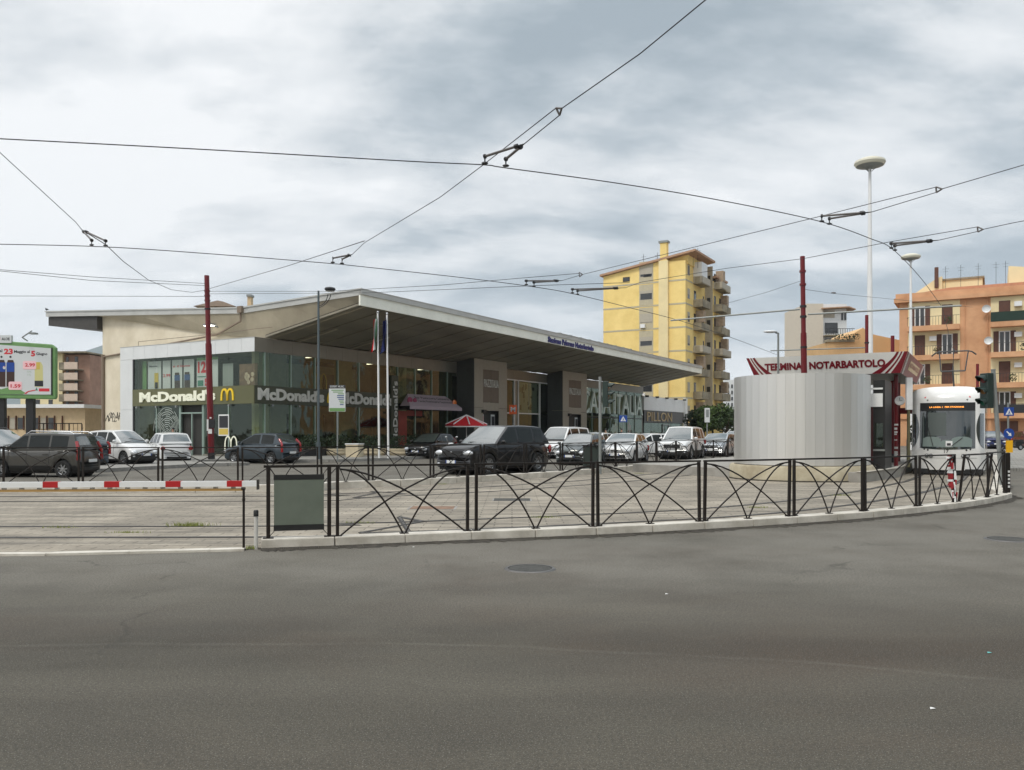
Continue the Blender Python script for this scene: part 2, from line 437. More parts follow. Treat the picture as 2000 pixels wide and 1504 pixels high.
M_ASPH = asphalt_mat()
M_PAVE = brickmat('tram_paving', (.325, .285, .225, 1), (.385, .338, .268, 1), (.17, .145, .112, 1), .6, .2, ms=.012, var=.45, streak=True)
M_SIDE = brickmat('pavement_tiles', (.30, .29, .265, 1), (.35, .335, .30, 1), (.2, .19, .17, 1), .4, .4, rot=30)
M_KERB = mat('kerb_stone', (.60, .565, .50, 1), .8, var=.3, vs=2.2, bump=.25, bs=30, dirt=(.41, .375, .315, 1))
M_KERBG = mat('grey_kerb', (.27, .26, .24, 1), .85, var=.3, vs=3, bump=.2)
M_RAIL = mat('rail_steel', (.16, .15, .14, 1), .4, .8, var=.3)
M_GROOVE = mat('groove_dirt', (.045, .04, .034, 1), .9)
M_FENCE = mat('fence_paint', (.012, .011, .010, 1), .5, 0.0, var=.5, vs=9, dirt=(.022, .015, .011, 1), spec=.25)
M_CREAM = mat('cream_render', c(222, 212, 192), .85, var=.16, vs=.6, bump=.05, bs=20, dirt=c(206, 194, 170))
M_TAUPE = mat('taupe_render', c(176, 166, 145), .85, var=.16, vs=.7, dirt=c(160, 150, 130))
M_FASC = mat('canopy_fascia', c(248, 243, 230), .55, var=.1, vs=.8)
M_ZINC = mat('zinc_edge', c(188, 188, 184), .5, .2, var=.12, vs=1.0)
M_SOFF = mat('soffit_metal', c(146, 139, 122), .45, .2, var=.4, vs=.5, stretch=(1, .12, 1))
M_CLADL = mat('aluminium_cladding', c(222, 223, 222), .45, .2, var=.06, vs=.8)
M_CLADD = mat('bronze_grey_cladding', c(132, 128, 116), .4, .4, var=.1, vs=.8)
M_OLIVE = mat('olive_sign_band', c(98, 98, 66), .5, var=.1, vs=.7)
M_LETTER = mat('sign_letters_cream', c(250, 244, 222), .45)
M_LETG = mat('sign_letters_grey', c(205, 205, 198), .45)
M_YEL = mat('arch_yellow', c(250, 205, 40), .4)
M_GLASS = glassmat('facade_glass', (.82, .86, .81, 1), .05)
M_GLASSD = glassmat('tinted_facade_glass', (.52, .57, .47, 1), .065)
M_MULL = mat('pale_green_mullion', c(150, 168, 158), .3, .3)
M_DARK = mat('dark_metal', (.03, .03, .032, 1), .45, .3)
M_BLACK = mat('black_plastic', (.014, .014, .014, 1), .5, var=.2)
M_RUBBER = mat('tyre_rubber', (.018, .018, .018, 1), .85, bump=.1)
M_CARGL = mat('car_glass', (.045, .058, .054, 1), .03, spec=1.0, coat=1.0)
M_CARGL.node_tree.nodes['Principled BSDF'].inputs['IOR'].default_value = 1.65
M_SIDEGL = mat('car_side_glass', (.010, .013, .012, 1), .05, spec=.5)
M_SIDEGL.node_tree.nodes['Principled BSDF'].inputs['IOR'].default_value = 1.42
M_CHROME = mat('bright_metal', (.62, .62, .62, 1), .22, .9)
M_ALLOY = mat('alloy_rim', (.40, .41, .42, 1), .32, .8)
M_LENS = mat('clear_lens', (.62, .64, .66, 1), .08, .2, coat=1.0)
M_REDL = mat('red_lens', c(150, 14, 18), .12, coat=1.0)
M_ORL = mat('orange_lens', c(225, 110, 20), .15, coat=1.0)
M_PLATE = mat('number_plate', (.72, .73, .72, 1), .4)
M_RED = mat('maroon_paint', c(108, 20, 27), .35, var=.12, vs=2)
M_REDB = mat('bright_red', c(176, 28, 32), .5)
M_WHITE = mat('white_paint', (.78, .78, .77, 1), .4, var=.04)
M_GREY = mat('galvanised_grey', c(140, 144, 142), .5, .3, var=.12, vs=4)
M_BOARD = mat('green_grey_board', c(108, 116, 104), .6, var=.12, vs=1.6, dirt=c(92, 100, 88))
M_LEAF = mat('foliage', (.048, .085, .022, 1), .65, var=.55, vs=1.3)
M_LEAFD = mat('dark_foliage', (.028, .05, .018, 1), .65, var=.5, vs=1.5)
M_BARK = mat('bark', (.10, .075, .05, 1), .9, var=.3)
M_WOOD = mat('timber', c(176, 140, 84), .7, var=.2, vs=2, stretch=(1, 8, 8))
M_SKIN = mat('skin', (.45, .26, .18, 1), .6)
M_WIRE = mat('cable', (.028, .03, .032, 1), .55, .2)
# ------------------------------------------------------------ ground, kerbs, rails
g = MB(); g.add([(-700, -60, 0), (700, -60, 0), (700, 1500, 0), (-700, 1500, 0)], [(0, 1, 2, 3)])
struct(g.build('road', M_ASPH))
KT = [(510, 1052), (660, 1047), (912, 1037), (1160, 1028), (1370, 1018), (1545, 1008), (1690, 998), (1795, 988), (1870, 980), (1928, 971), (1967, 962)]
KZ = .14
near = [gr(px, py, KZ) for px, py in KT]
end = near[-1]
nearline = smoothline([(p.x, p.y) for p in near] + [(end.x + .32, end.y + .75), (end.x + .75, end.y + 1.7), (end.x + 2.4, end.y + 4.4), (end.x + 9, end.y + 15.8), (end.x + 18, end.y + 31.4)], 5)
k = MB(); sweep(nearline, -.13, .17, -.02, KZ, k, gap=.008, step=.98)
struct(k.build('near_kerb', M_KERB, bevel=.012))
farpts = [(-46, 21.7), (-20, 21.7), (-6.6, 21.9), (-5.0, 23.2), (-3.0, 24.5), (0.0, 27.5), (2.86, 31.1), (6.7, 37.0), (9.85, 41.2), (14, 47.5), (24, 64)]
farline = smoothline(farpts, 5)
k = MB(); sweep(farline, -.15, .15, -.02, .2, k, gap=.01, step=1.02)
struct(k.build('far_kerb', M_KERB, bevel=.012))
# tram bed: one sheet between the kerbs
low = [(-46, 10.62), (-9.0, 10.62), (-6.2, 10.70), (-3.45, 11.22)] + [(p.x, p.y) for p in nearline]
up = [(p.x, p.y) for p in farline]
def resamp(P, n):
    P = [Vector((p[0], p[1], 0)) for p in P]; acc = [0]
    for a, b in zip(P, P[1:]): acc.append(acc[-1] + (b - a).length)
    out = []
    for i in range(n + 1):
        s = acc[-1] * i / n
        for j in range(len(P) - 1):
            if s <= acc[j + 1] + 1e-9 or j == len(P) - 2:
                out.append(P[j].lerp(P[j + 1], min(1, (s - acc[j]) / max(acc[j + 1] - acc[j], 1e-9)))); break
    return out
A = resamp(low, 90); B = resamp(up, 90)
g = MB()
for i in range(90):
    g.add([(A[i].x, A[i].y, .012), (A[i + 1].x, A[i + 1].y, .012), (B[i + 1].x, B[i + 1].y, .012), (B[i].x, B[i].y, .012)], [(0, 1, 2, 3)])
struct(g.build('tram_bed', M_PAVE))
# flush pale edge where cars cross the tracks
g = MB(); sweep([(-46, 10.62), (-9.0, 10.62), (-6.2, 10.70), (-3.6, 11.15)], -.06, .12, -.01, .03, g, gap=.006, step=1.0)
struct(g.build('crossing_edge', M_KERB))
t1 = smoothline([(-46, 13.86), (-7, 13.86), (-2.8, 14.35), (-.8, 14.95), (1.6, 15.9), (3.8, 17.0), (6.2, 18.9), (8.8, 21.6), (10.95, 24.3), (12.8, 26.8), (15.0, 30.4), (19.5, 38.2), (33, 61.5)], 6)
t2 = smoothline([(-46, 20.3), (-8, 20.3), (-4.6, 21.1), (-2.1, 22.6), (0.2, 24.7), (2.8, 27.6), (5.6, 31.6), (8.7, 36.7), (14.0, 45.8), (24.5, 64)], 6)
for t in (t1, t2):
    for o_ in (0, -1.45):
        r = MB(); sweep(t, o_ - .03, o_ + .03, .0, .022, r); struct(r.build('rail', M_RAIL))
        r = MB(); sweep(t, o_ + .03, o_ + .085, .0, .0175, r); sweep(t, o_ - .075, o_ - .03, .0, .0165, r); struct(r.build('rail_groove', M_GROOVE))
# soil and grit gathered along the near kerb
g = MB()
M_SOIL = mat('kerb_soil', (.055, .048, .038, 1), .95, var=.5, vs=8, bump=.5, bs=60)
for i in range(len(nearline) - 1):
    a, b = nearline[i], nearline[i + 1]; d = (b - a); n = Vector((d.y, -d.x, 0)).normalized()
    m_ = 5
    for j in range(m_):
        p = a.lerp(b, j / m_); q = a.lerp(b, (j + 1) / m_)
        wa = .07 + .17 * abs(math.sin(i * 2.3 + j * 1.3)) * abs(math.sin(i * .7 + j * .31)) ; wb = .07 + .17 * abs(math.sin(i * 2.3 + (j + 1) * 1.3)) * abs(math.sin(i * .7 + (j + 1) * .31))
        if j == m_ - 1: wb = .07 + .17 * abs(math.sin((i + 1) * 2.3)) * abs(math.sin((i + 1) * .7))
        g.add([p + n * .12 + Vector((0, 0, .03)), q + n * .12 + Vector((0, 0, .03)), q + n * (.13 + wb) + Vector((0, 0, .003)), p + n * (.13 + wa) + Vector((0, 0, .003))], [(0, 1, 2, 3)])
o = g.build('kerb_dirt', M_SOIL); o['kind'] = 'stuff'
# station forecourt
E = Vector((math.cos(R(-30)), math.sin(R(-30)), 0)); N_ = Vector((-math.sin(R(-30)), math.cos(R(-30)), 0))
C0 = Vector((-14.9, 48, 0))
def fr(x, y, z=0, o=None): return (o or C0) + E * x + N_ * y + Vector((0, 0, z))
pts = [(-60, 31.6), (-17.8, 31.6), (-16.2, 32.2), (-15.0, 35.5), (-14.0, 37.9), (-12.7, 38.7), (-12.5, 39.5), (-13.2, 40.2), (-15.3, 40.4), (-15.8, 41.2), (-15.6, 43.0), (-14.6, 43.6), (-11.0, 43.3), (-9.2, 43.4)]
pts += [tuple(fr(8, y)[:2]) for y in (2.5, 30, 60, 95)] + [tuple(fr(-80, 95)[:2])]
g = MB(); g.prism(pts, -.02, .14, 'z'); struct(g.build('pavement', M_SIDE))
g = MB(); sweep(pts[:18], -.02, .16, -.02, .15, g, gap=.01, step=1.0); struct(g.build('pavement_kerb', M_KERBG))
# right-hand pavement and forecourt before the orange houses
g = MB(); g.prism([(19.0, 33.5), (24, 33.5), (70, 60), (120, 100), (60, 120), (38, 80)], -.02, .12, 'z'); struct(g.build('right_pavement', M_SIDE))
# hills
M_HILL = mat('hill', (.10, .13, .12, 1), .95, var=.2, vs=.004)
def hill(name, pts, Y):
    g = MB(); g.add([Vector((x, Y, z)) for x, z in pts] + [Vector((x, Y - 350, -5)) for x, z in pts] + [Vector((x, Y + 500, -5)) for x, z in pts],
        [(i, i + 1, len(pts) + i + 1, len(pts) + i) for i in range(len(pts) - 1)] + [(i + 1, i, 2 * len(pts) + i, 2 * len(pts) + i + 1) for i in range(len(pts) - 1)])
    return struct(g.build(name, M_HILL))
hill('hills', [(-2600, 5), (-2200, 120), (-1900, 150), (-1640, 185), (-1480, 218), (-1350, 250), (-1200, 300), (-1000, 210), (-800, 60), (-600, 20), (-300, 22), (0, 18), (300, 12), (900, 20), (1500, 30), (2600, 10)], 2600)

# manholes, cover plates, litter
M_IRON = mat('cast_iron', (.07, .068, .06, 1), .7, .3, var=.4, vs=12, bump=.8, bs=55)
def manhole(px, py, r, label, square=False):
    p = gr(px, py)
    t = thing('manhole_cover', label, 'manhole cover', p)
    g = MB()
    if not square:
        g.lathe([(r * .86, .004), (r * .86, .010), (0, .010)], 28); g.build('lid', M_IRON, t)
        g = MB(); g.lathe([(r * .89, .002), (r * .89, .011), (r, .011), (r * 1.05, .0005)], 28, cap=False); g.build('ring', M_RAIL, t)
    else:
        g.box(-r, r, -r * .8, r * .8, .0, .018); g.build('lid', M_IRON, t)
        g = MB(); g.box(-r * 1.08, r * 1.08, -r * .88, r * .88, .0, .0145); g.build('ring', M_KERBG, t)
manhole(1035, 1111, .29, 'round iron manhole cover in the road in front of the railing')
manhole(1972, 1054, .33, 'round iron manhole cover in the road at the right edge')
manhole(1000, 977, .42, 'grey square access cover in the tram paving right of centre', True)
M_RUST = mat('rusty_cover', (.23, .14, .09, 1), .85, var=.5, vs=6)
p = gr(845, 993); t = thing('manhole_cover', 'rusty brown square access cover in the tram paving left of centre', 'manhole cover', p)
MB().box(-.45, .45, -.32, .32, 0, .018).build('lid', M_RUST, t); MB().box(-.5, .5, -.37, .37, 0, .0145).build('ring', M_KERBG, t)
M_PAPER = mat('litter_paper', (.7, .7, .68, 1), .8)
M_LTEAL = mat('litter_teal', (.12, .42, .40, 1), .6)
for px, py, m, lb in ((808, 1069, M_PAPER, 'white scrap of paper at the foot of the near kerb'), (1821, 1385, M_PAPER, 'white flattened scrap lying on the road at lower right'),
                      (1932, 1276, M_LTEAL, 'small teal wrapper on the road at far right'), (1302, 1161, M_PAPER, 'tiny white scrap on the road right of the manhole'),
                      ):
    p = gr(px, py); g = MB(); s_ = .017
    g.add([(-s_, -.010, .004), (s_, -.007, .007), (s_ * .8, .010, .005), (-s_ * .6, .008, .010), (0, 0, .011)], [(0, 1, 4), (1, 2, 4), (2, 3, 4), (3, 0, 4), (3, 2, 1, 0)])
    tag(g.build('paper_scrap', m, loc=p), lb, 'litter')
# tuft of weeds in the tracks
def blades(mb, n, rx, ry, h):
    for i in range(n):
        x = rnd.gauss(0, rx); y = rnd.gauss(0, ry); hh = h * rnd.uniform(.4, 1); a = rnd.uniform(0, 6.28); l = rnd.uniform(.2, .7) * hh
        dx, dy = math.cos(a) * l, math.sin(a) * l; w_ = .004
        mb.add([(x - w_, y, 0), (x + w_, y, 0), (x + dx * .4 + w_ * .6, y + dy * .4, hh * .6), (x + dx * .4 - w_ * .6, y + dy * .4, hh * .6), (x + dx, y + dy, hh)], [(0, 1, 2, 3), (3, 2, 4)])
M_GRASS = mat('weeds_green', (.22, .25, .06, 1), .8, var=.4, vs=9)
g = MB(); blades(g, 240, .16, .04, .09); o = g.build('weeds', M_GRASS, loc=gr(372, 1028, .012)); o['kind'] = 'stuff'
g = MB(); blades(g, 60, .05, .03, .06); o = g.build('weeds', M_GRASS, loc=gr(492, 1072, .01)); o['kind'] = 'stuff'

# ------------------------------------------------------------ railings
def railing(L=1.87):
    t = thing('arched_railing', 'x', 'railing')
    Hh = .985
    for x in (0, L):
        MB().box(x - .021, x + .021, -.021, .021, 0, Hh - .02).build('post', M_FENCE, t)
        MB().box(x - .055, x + .055, -.045, .045, 0, .012).build('foot_plate', M_FENCE, t)
    MB().box(-.03, L + .03, -.02, .02, Hh - .018, Hh + .010).build('top_rail', M_FENCE, t)
    def arc(x0, x1, p):
        pts = []
        for i in range(17):
            u = math.sin(i / 16 * math.pi / 2)
            x = u; z = (max(0, 1 - u)) ** .56 if False else 1 - u ** p
            pts.append((x0 + (x1 - x0) * x, 0, .01 + (Hh - .06) * z))
        return pts
    for x0, x1, p in ((.03, L - .05, 1.62), (L - .03, .05, 1.62), (.03, L / 2 - .02, 1.95), (L - .03, L / 2 + .02, 1.95)):
        MB().tube(arc(x0, x1, p), .0130, 8).build('curved_bar', M_FENCE, t, smooth=True)
    MB().box(L / 2 - .06, L / 2 + .06, -.04, .04, 0, .012).build('foot_plate', M_FENCE, t)
    return t
rp = railing()
def kt(px):
    for (a, ya), (b, yb) in zip(KT, KT[1:]):
        if px <= b or b == 1967: return gr(px, ya + (yb - ya) * (px - a) / (b - a), KZ)
near_spans = [(659, 913), (930, 1157), (1168, 1365), (1376, 1540), (1551, 1683), (1690, 1788), (1796, 1863), (1873, 1926), (1930, 1963)]
used = False
def place_rail(a, b, lb, group, lean=0):
    global used
    o = rp if not used else copy_tree(rp)
    used = True
    d = b - a; o.location = a; o.rotation_euler = (R(lean + rnd.uniform(-1.6, 1.6)), 0, math.atan2(d.y, d.x) + R(rnd.uniform(-.6, .6))); o.scale = ((Vector((d.x, d.y)).length) / 1.87, 1, 1)
    o['label'] = lb; o['category'] = 'railing'; o['group'] = group
    return o
rl = ['black arched railing panel on the near kerb, second from the left, right of the board', 'black arched railing panel on the near kerb in front of the large dark SUV', 'black arched railing panel on the near kerb in line with the middle traffic light',
      'black arched railing panel on the near kerb left of the metal drum', 'black arched railing panel on the near kerb before the metal drum', 'black arched railing panel between the metal drum and the tram',
      'bent railing panel on the near kerb left of the red and white taped post', 'bent railing panel on the near kerb right of the red and white taped post', 'last railing panel on the near kerb before the corner by the right traffic light']
for i, (a, b) in enumerate(near_spans):
    place_rail(kt(a), kt(b), rl[i], 'arched railings along the near kerb', lean=(6 if i in (7,) else 0))
a = kt(1966)
cor = [Vector((a.x + .05, a.y + .12, KZ)), Vector((a.x + .95, a.y + 1.9, KZ))]
for i in range(3):
    p0 = Vector((a.x + .1 + i * 1.02, a.y + .25 + i * 1.77, KZ)); p1 = p0 + Vector((.94, 1.62, 0))
    place_rail(p0, p1, ['railing panel running away from the corner behind the right traffic light, first of three', 'railing panel running away from the corner behind the right traffic light, middle of three', 'railing panel running away from the corner behind the right traffic light, farthest of three'][i], 'arched railings along the near kerb')
# first short frame with the board
a, b = kt(524), kt(643); d = b - a; L = d.length
t = thing('board_frame', 'short black railing frame holding a blank grey-green board at the left end', 'notice board', a, math.degrees(math.atan2(d.y, d.x)), None)
for x in (0, L):
    MB().box(x - .026, x + .026, -.026, .026, 0, .965).build('post', M_FENCE, t)
    MB().box(x - .07, x + .07, -.05, .05, 0, .012).build('foot_plate', M_FENCE, t)
MB().box(-.06, L + .1, -.022, .022, .965, 1.0).build('top_rail', M_FENCE, t)
for (x0, z0, x1, z1) in ((.02, .95, .1, .85), (L - .02, .95, L - .1, .85), (.02, .03, .1, .12), (L - .02, .03, L - .1, .12)):
    MB().tube([(x0, 0, z0), (x1, 0, z1)], .005, 6).build('tie_rod', M_FENCE, t)
bd = MB().box(.075, L - .075, -.03, -.012, .105, .865).build('board', M_BOARD, t)
MB().box(.07, L - .07, -.034, -.008, .80, .868).box(.07, L - .07, -.034, -.008, .10, .18).build('clamp_strip', M_BLACK, bd)
# far railings
acc = [0]
for p, q in zip(farline, farline[1:]): acc.append(acc[-1] + (q - p).length)
def fpos(s):
    for i in range(len(farline) - 1):
        if s <= acc[i + 1]: return farline[i].lerp(farline[i + 1], (s - acc[i]) / (acc[i + 1] - acc[i]))
    return farline[-1]
s0 = 0
while fpos(s0).x < -15.4: s0 += .02
i = 0
sd = s0
while True:
    a = fpos(sd); b = fpos(sd + 1.95)
    if b.y > 46: break
    a.z = b.z = .2
    place_rail(a, b, 'black arched railing panel on the far kerb, %s from the left' % (NTH[i] if i else 'first') if i else 'leftmost black arched railing panel on the far kerb', 'arched railings along the far kerb')
    sd += 2.07; i += 1
# maroon/white tape on the bent post
M_TAPE = mat('hazard_tape_red', c(150, 30, 36), .6)
p = kt(1863)
t = thing('warning_tape', 'torn red and white warning tape wound round the leaning railing post', 'warning tape', p)
for i in range(16):
    z = .3 + i * .043; x = -.03 - (z) * .07; wt = rnd.random() < .3; g = MB()
    g.lathe([(.05 + rnd.uniform(-.008, .012), 0), (.054, .043)], 9, cx=x + rnd.uniform(-.01, .01), cy=-.0, cz=z, cap=False)
    g.build('tape_turn', M_WHITE if wt else M_TAPE, t)
for i in range(12):
    z = rnd.uniform(.1, .95); x = -.03 - z * .07 + rnd.uniform(-.06, .06); l = rnd.uniform(.08, .2)
    MB().add([(x, -.05, z), (x + .035, -.06, z), (x + .03 + rnd.uniform(-.03, .03), -.07, z - l), (x + rnd.uniform(-.03, .03), -.055, z - l)], [(0, 1, 2, 3)]).build('tape_end', M_WHITE if i % 2 else M_TAPE, t)
t = thing('railing_post', 'pair of bent black railing posts leaning left under the tape', 'railing post', p + Vector((0, .02, 0)))
MB().tube([(0.0, 0, 0), (-.02, 0, .4), (-.07, 0, .98)], .026, 6).build('post', M_FENCE, t)
MB().tube([(.055, 0, 0), (.02, 0, .4), (-.04, 0, .96)], .024, 6).build('post', M_FENCE, t)

# ------------------------------------------------------------ level-crossing boom, prop and bollard
by = 11.3
L0 = at(-260, 948, by); L1 = at(503, 944, by)
t = thing('barrier_boom', 'white level-crossing boom with red bands lying across the left side', 'barrier', L1, 180 + math.degrees(math.atan2((L1 - L0).y, (L1 - L0).x)))
LL = (L1 - L0).length; slope = -(L1.z - L0.z) / LL
sh = lambda x: x * slope
g = MB(); g.add([(0, -.04, -.040), (0, .04, -.040), (0, .04, .034), (0, -.04, .034), (LL, -.04, -.040 + sh(LL)), (LL, .04, -.040 + sh(LL)), (LL, .04, .034 + sh(LL)), (LL, -.04, .034 + sh(LL))], [(0, 1, 2, 3), (4, 7, 6, 5), (0, 4, 5, 1), (1, 5, 6, 2), (2, 6, 7, 3), (3, 7, 4, 0)])
g.build('beam', M_WHITE, t)
for i in range(7):
    x = .20 + i * .833
    q = MB(); q.add([(xx, yy, zz + sh(xx)) for xx in (x, x + .205) for (yy, zz) in ((-.043, -.043), (.043, -.043), (.043, .037), (-.043, .037))], [(0, 1, 2, 3), (4, 7, 6, 5), (0, 4, 5, 1), (1, 5, 6, 2), (2, 6, 7, 3), (3, 7, 4, 0)])
    q.build('red_band', M_REDB, t)
g = MB(); g.add([(xx, yy, zz + sh(xx)) for xx in (.2, LL) for (yy, zz) in ((-.02, -.10), (.02, -.10), (.02, -.068), (-.02, -.068))], [(0, 1, 2, 3), (4, 7, 6, 5), (0, 4, 5, 1), (1, 5, 6, 2), (2, 6, 7, 3), (3, 7, 4, 0)])
g.build('under_rail', M_WOOD, t)
for i in range(24): MB().box(.3 + i * .24, .36 + i * .24, -.012, .012, -.07 + sh(.3 + i * .24), -.045 + sh(.3 + i * .24)).build('hanger', M_CHROME, t)
MB().box(-.012, .0, -.045, .045, -.085, .05).build('end_cap', M_BLACK, t)
q = gr(476, 1074)
t = thing('boom_rest', 'thin black forked prop holding up the free end of the boom', 'barrier support', q)
MB().tube([(0, 0, 0), (0, 0, .83)], .017, 8).build('leg', M_FENCE, t)
MB().tube([(0, 0, .66), (0, 0, .70)], .021, 8).build('collar', M_FENCE, t)
MB().box(-.05, .05, -.04, .04, 0, .014).build('foot_plate', M_FENCE, t)
MB().tube([(-.03, 0, .83), (.02, 0, .83)], .02, 8).build('fork', M_FENCE, t)
q = gr(500, 1073)
t = thing('bollard', 'short grey bollard with a black cap beside the end of the kerb', 'bollard', q)
MB().lathe([(.028, 0), (.028, .46)], 12).build('post', mat('bollard_grey', c(200, 198, 192), .6, var=.1), t, smooth=True)
MB().lathe([(.034, .45), (.034, .52), (.024, .535), (0, .535)], 12).build('cap', M_BLACK, t, smooth=True)

for (px, py, n) in ((120, 1031, 60), (250, 1041, 70), (700, 1022, 60), (1060, 1011, 70), (1480, 992, 60), (1640, 968, 90), (860, 946, 50), (1250, 925, 60)):
    g = MB(); blades(g, n, .14, .02, .05); o = g.build('weeds', M_GRASS, loc=gr(px, py, .012)); o['kind'] = 'stuff'
# ------------------------------------------------------------ the station (local x: out of the long facade, local y: along it, away)
st = thing('station_building', 'long low station with upswept grey canopy, glass shopfronts and cream gable wall', 'station', (C0.x, C0.y, 0), -30)
def yR(px, x=0.0):
    k = (px - 1000) / F
    return ((48 - .5 * x) * k + 14.9 - .866 * x) / (.5 - .866 * k)
def xL(px):
    k = (px - 1000) / F
    return (14.9 + 48 * k) / (.866 + .5 * k)
G0 = .15
zT, zF, zB1, zB0 = 7.07, 6.25, 4.29, 3.23
# --- shell
def xz(poly, y0, y1, m, name, parent=st): return MB().prism(poly, y0, y1, 'y').build(name, m, parent)
xz([(-16.3, G0), (-11.2, G0), (-11.2, zT), (-4.1, zT), (0, zT - .02), (-.0, 7.2), (-2, 8.6), (-16.3, 9.8)], 1.4, 1.7, M_CREAM, 'gable_wall')
MB().box(-16.3, -15.9, 1.72, 60, G0, 9.5).build('side_wall', M_CREAM, st)
# tapering concrete beam under the roof edge, leaning inwards
def zroof(x): return (9.05 + (x + 2) * .34 / 9.2) if x > -2 else (9.05 + (-2 - x) * 1.21 / 20)
def zlow(x):
    P = [(-16.3, 9.55), (-4.1, 7.55), (0, 7.12), (7.2, 8.46)]
    for (a, za), (b, zb) in zip(P, P[1:]):
        if x <= b: return za + (zb - za) * (x - a) / (b - a)
    return 8.46
g = MB(); xs = [-16.3, -12, -8, -4.1, -2, 0, 2, 4, 6, 7.15]
for a, b in zip(xs, xs[1:]):
    g.add([(a, .85, zroof(a) - .36), (b, .85, zroof(b) - .36), (b, 1.25, zlow(b)), (a, 1.25, zlow(a)), (a, 1.4, zlow(a)), (b, 1.4, zlow(b))], [(0, 1, 2, 3), (3, 2, 5, 4)])
g.build('gable_beam', M_TAUPE, st)
# roof
roof = xz([(7.3, 9.39), (-2, 9.05), (-22, 10.26), (-22, 9.88), (-2, 8.68), (7.2, 9.02)], .8, 62.3, M_ZINC, 'roof')
xz([(7.34, 9.40), (-2, 9.06), (-22.05, 10.28), (-22.05, 10.2), (-2, 8.98), (7.34, 9.32)], .74, .8, M_ZINC, 'drip_edge', roof)
M_DKS = mat('dark_soffit', (.055, .05, .045, 1), .6, var=.2)
xz([(-22, 9.86), (-22, 9.24), (-16.3, 8.62), (-16.3, 9.55)], 1.0, 60, M_DKS, 'rear_eave', roof)
# canopy fascia on the long side
MB().box(7.12, 7.22, .8, 62.3, 8.47, 9.07).build('canopy_fascia', M_FASC, st)
MB().box(7.16, 7.30, .8, 62.3, 9.07, 9.30).build('gutter', M_ZINC, st)
# soffit in metal strips with open joints
sof = MB(); y = .8; i = 0
while y < 62.2:
    y2 = min(y + 1.16, 62.3)
    z0a, z1a = 7.12, 8.47
    dz = .03 if i % 2 else 0
    q = [(0, y, z0a + dz), (7.12, y, z1a + dz), (7.12, y2 - .07, z1a + dz), (0, y2 - .07, z0a + dz)]
    sof.add(q + [(a, b, c_ + .12) for a, b, c_ in q], [(3, 2, 1, 0), (4, 5, 6, 7), (0, 1, 5, 4), (2, 3, 7, 6)])
    y += 1.16; i += 1
sof.build('soffit', M_SOFF, st)
MB().add([(0, .8, 7.27), (7.12, .8, 8.62), (7.12, 62.3, 8.62), (0, 62.3, 7.27)], [(0, 1, 2, 3)]).build('soffit_backing', M_DKS, st)
M_GLINT = mat('soffit_glint', c(190, 180, 158), .3, .5)  # pale strips stand in for light reflected along the soffit
for yy in (3.4, 8.3, 13.2, 18.2):
    MB().add([(.15, yy - .12, 7.13), (.15, yy + .12, 7.13), (3.2, yy + .12, 7.70), (3.2, yy - .12, 7.70), (.15, yy - .12, 7.1), (.15, yy + .12, 7.1), (3.2, yy + .12, 7.67), (3.2, yy - .12, 7.67)],
             [(0, 1, 2, 3), (7, 6, 5, 4), (0, 1, 5, 4), (2, 3, 7, 6), (1, 2, 6, 5), (3, 0, 4, 7)]).build('glint_strip', M_GLINT, st)
# name on the canopy fascia
M_BLUE = mat('station_letters_blue', c(28, 36, 110), .4)
y0, y1 = yR(1070, 7.23), yR(1159, 7.23)
textmb('Stazione Palermo Notarbartolo', y1 - y0, .46, .03, .06, T((7.22, y0, 8.52)) @ RIGHT).build('lettering', M_BLUE, st)
# small plant on the roof edge
bx_ = MB()
for i in range(9):
    yy = 26 + i * 1.9; bx_.box(6.3, 6.7, yy, yy + .35, 9.35, 9.62)
bx_.box(6.45, 6.5, 26, 42, 9.6, 9.64); bx_.build('roof_conduit', M_GREY, st)
# --- aluminium cladding of the left face
g = MB()
xs = [-12.35] + [-10.96 + i * 1.096 for i in range(11)]
for a, b in zip(xs, xs[1:]): g.box(a + .006, b - .006, 0, .10, zF, zT)
g.box(-12.35 + .006, -10.96 - .12, 0, .10, G0, 3.0); g.box(-12.35 + .006, -10.96 - .12, 0, .10, 3.012, zF - .012)
g.box(-12.35, -12.30, .10, 1.4, G0, zT)
g.build('cladding', M_CLADL, st, bevel=.004)
MB().box(-11.08, -10.96, .02, .3, G0, zF).build('corner_post', M_DARK, st)
MB().box(-12.3, -.02, .10, 1.4, zT - .06, zT + .0).box(-12.35, 0.0, -.02, 1.4, zT + .002, zT + .03).build('parapet_cap', M_ZINC, st)
# cladding over the long face
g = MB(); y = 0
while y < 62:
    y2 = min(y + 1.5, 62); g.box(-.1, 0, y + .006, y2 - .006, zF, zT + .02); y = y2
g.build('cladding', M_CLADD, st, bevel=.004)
# --- inside
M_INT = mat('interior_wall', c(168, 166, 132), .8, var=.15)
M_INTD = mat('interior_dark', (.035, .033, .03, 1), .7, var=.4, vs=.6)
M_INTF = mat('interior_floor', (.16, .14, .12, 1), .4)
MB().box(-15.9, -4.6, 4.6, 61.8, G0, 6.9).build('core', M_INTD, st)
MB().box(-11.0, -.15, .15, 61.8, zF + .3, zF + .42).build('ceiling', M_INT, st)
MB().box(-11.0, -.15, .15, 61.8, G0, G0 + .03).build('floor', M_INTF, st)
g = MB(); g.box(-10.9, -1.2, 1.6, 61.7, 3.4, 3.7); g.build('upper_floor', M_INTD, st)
g = MB()
for i in range(13):
    y = 1.2 + i * 2.1
    if i % 3 == 1: g.box(-2.6, -2.2, y, y + 1.4, G0, zF + .3)
g.box(-1.1, -.5, .8, 1.6, G0, zF + .3); g.box(-4.5, -4.45, 4.6, 14, G0 , zF)
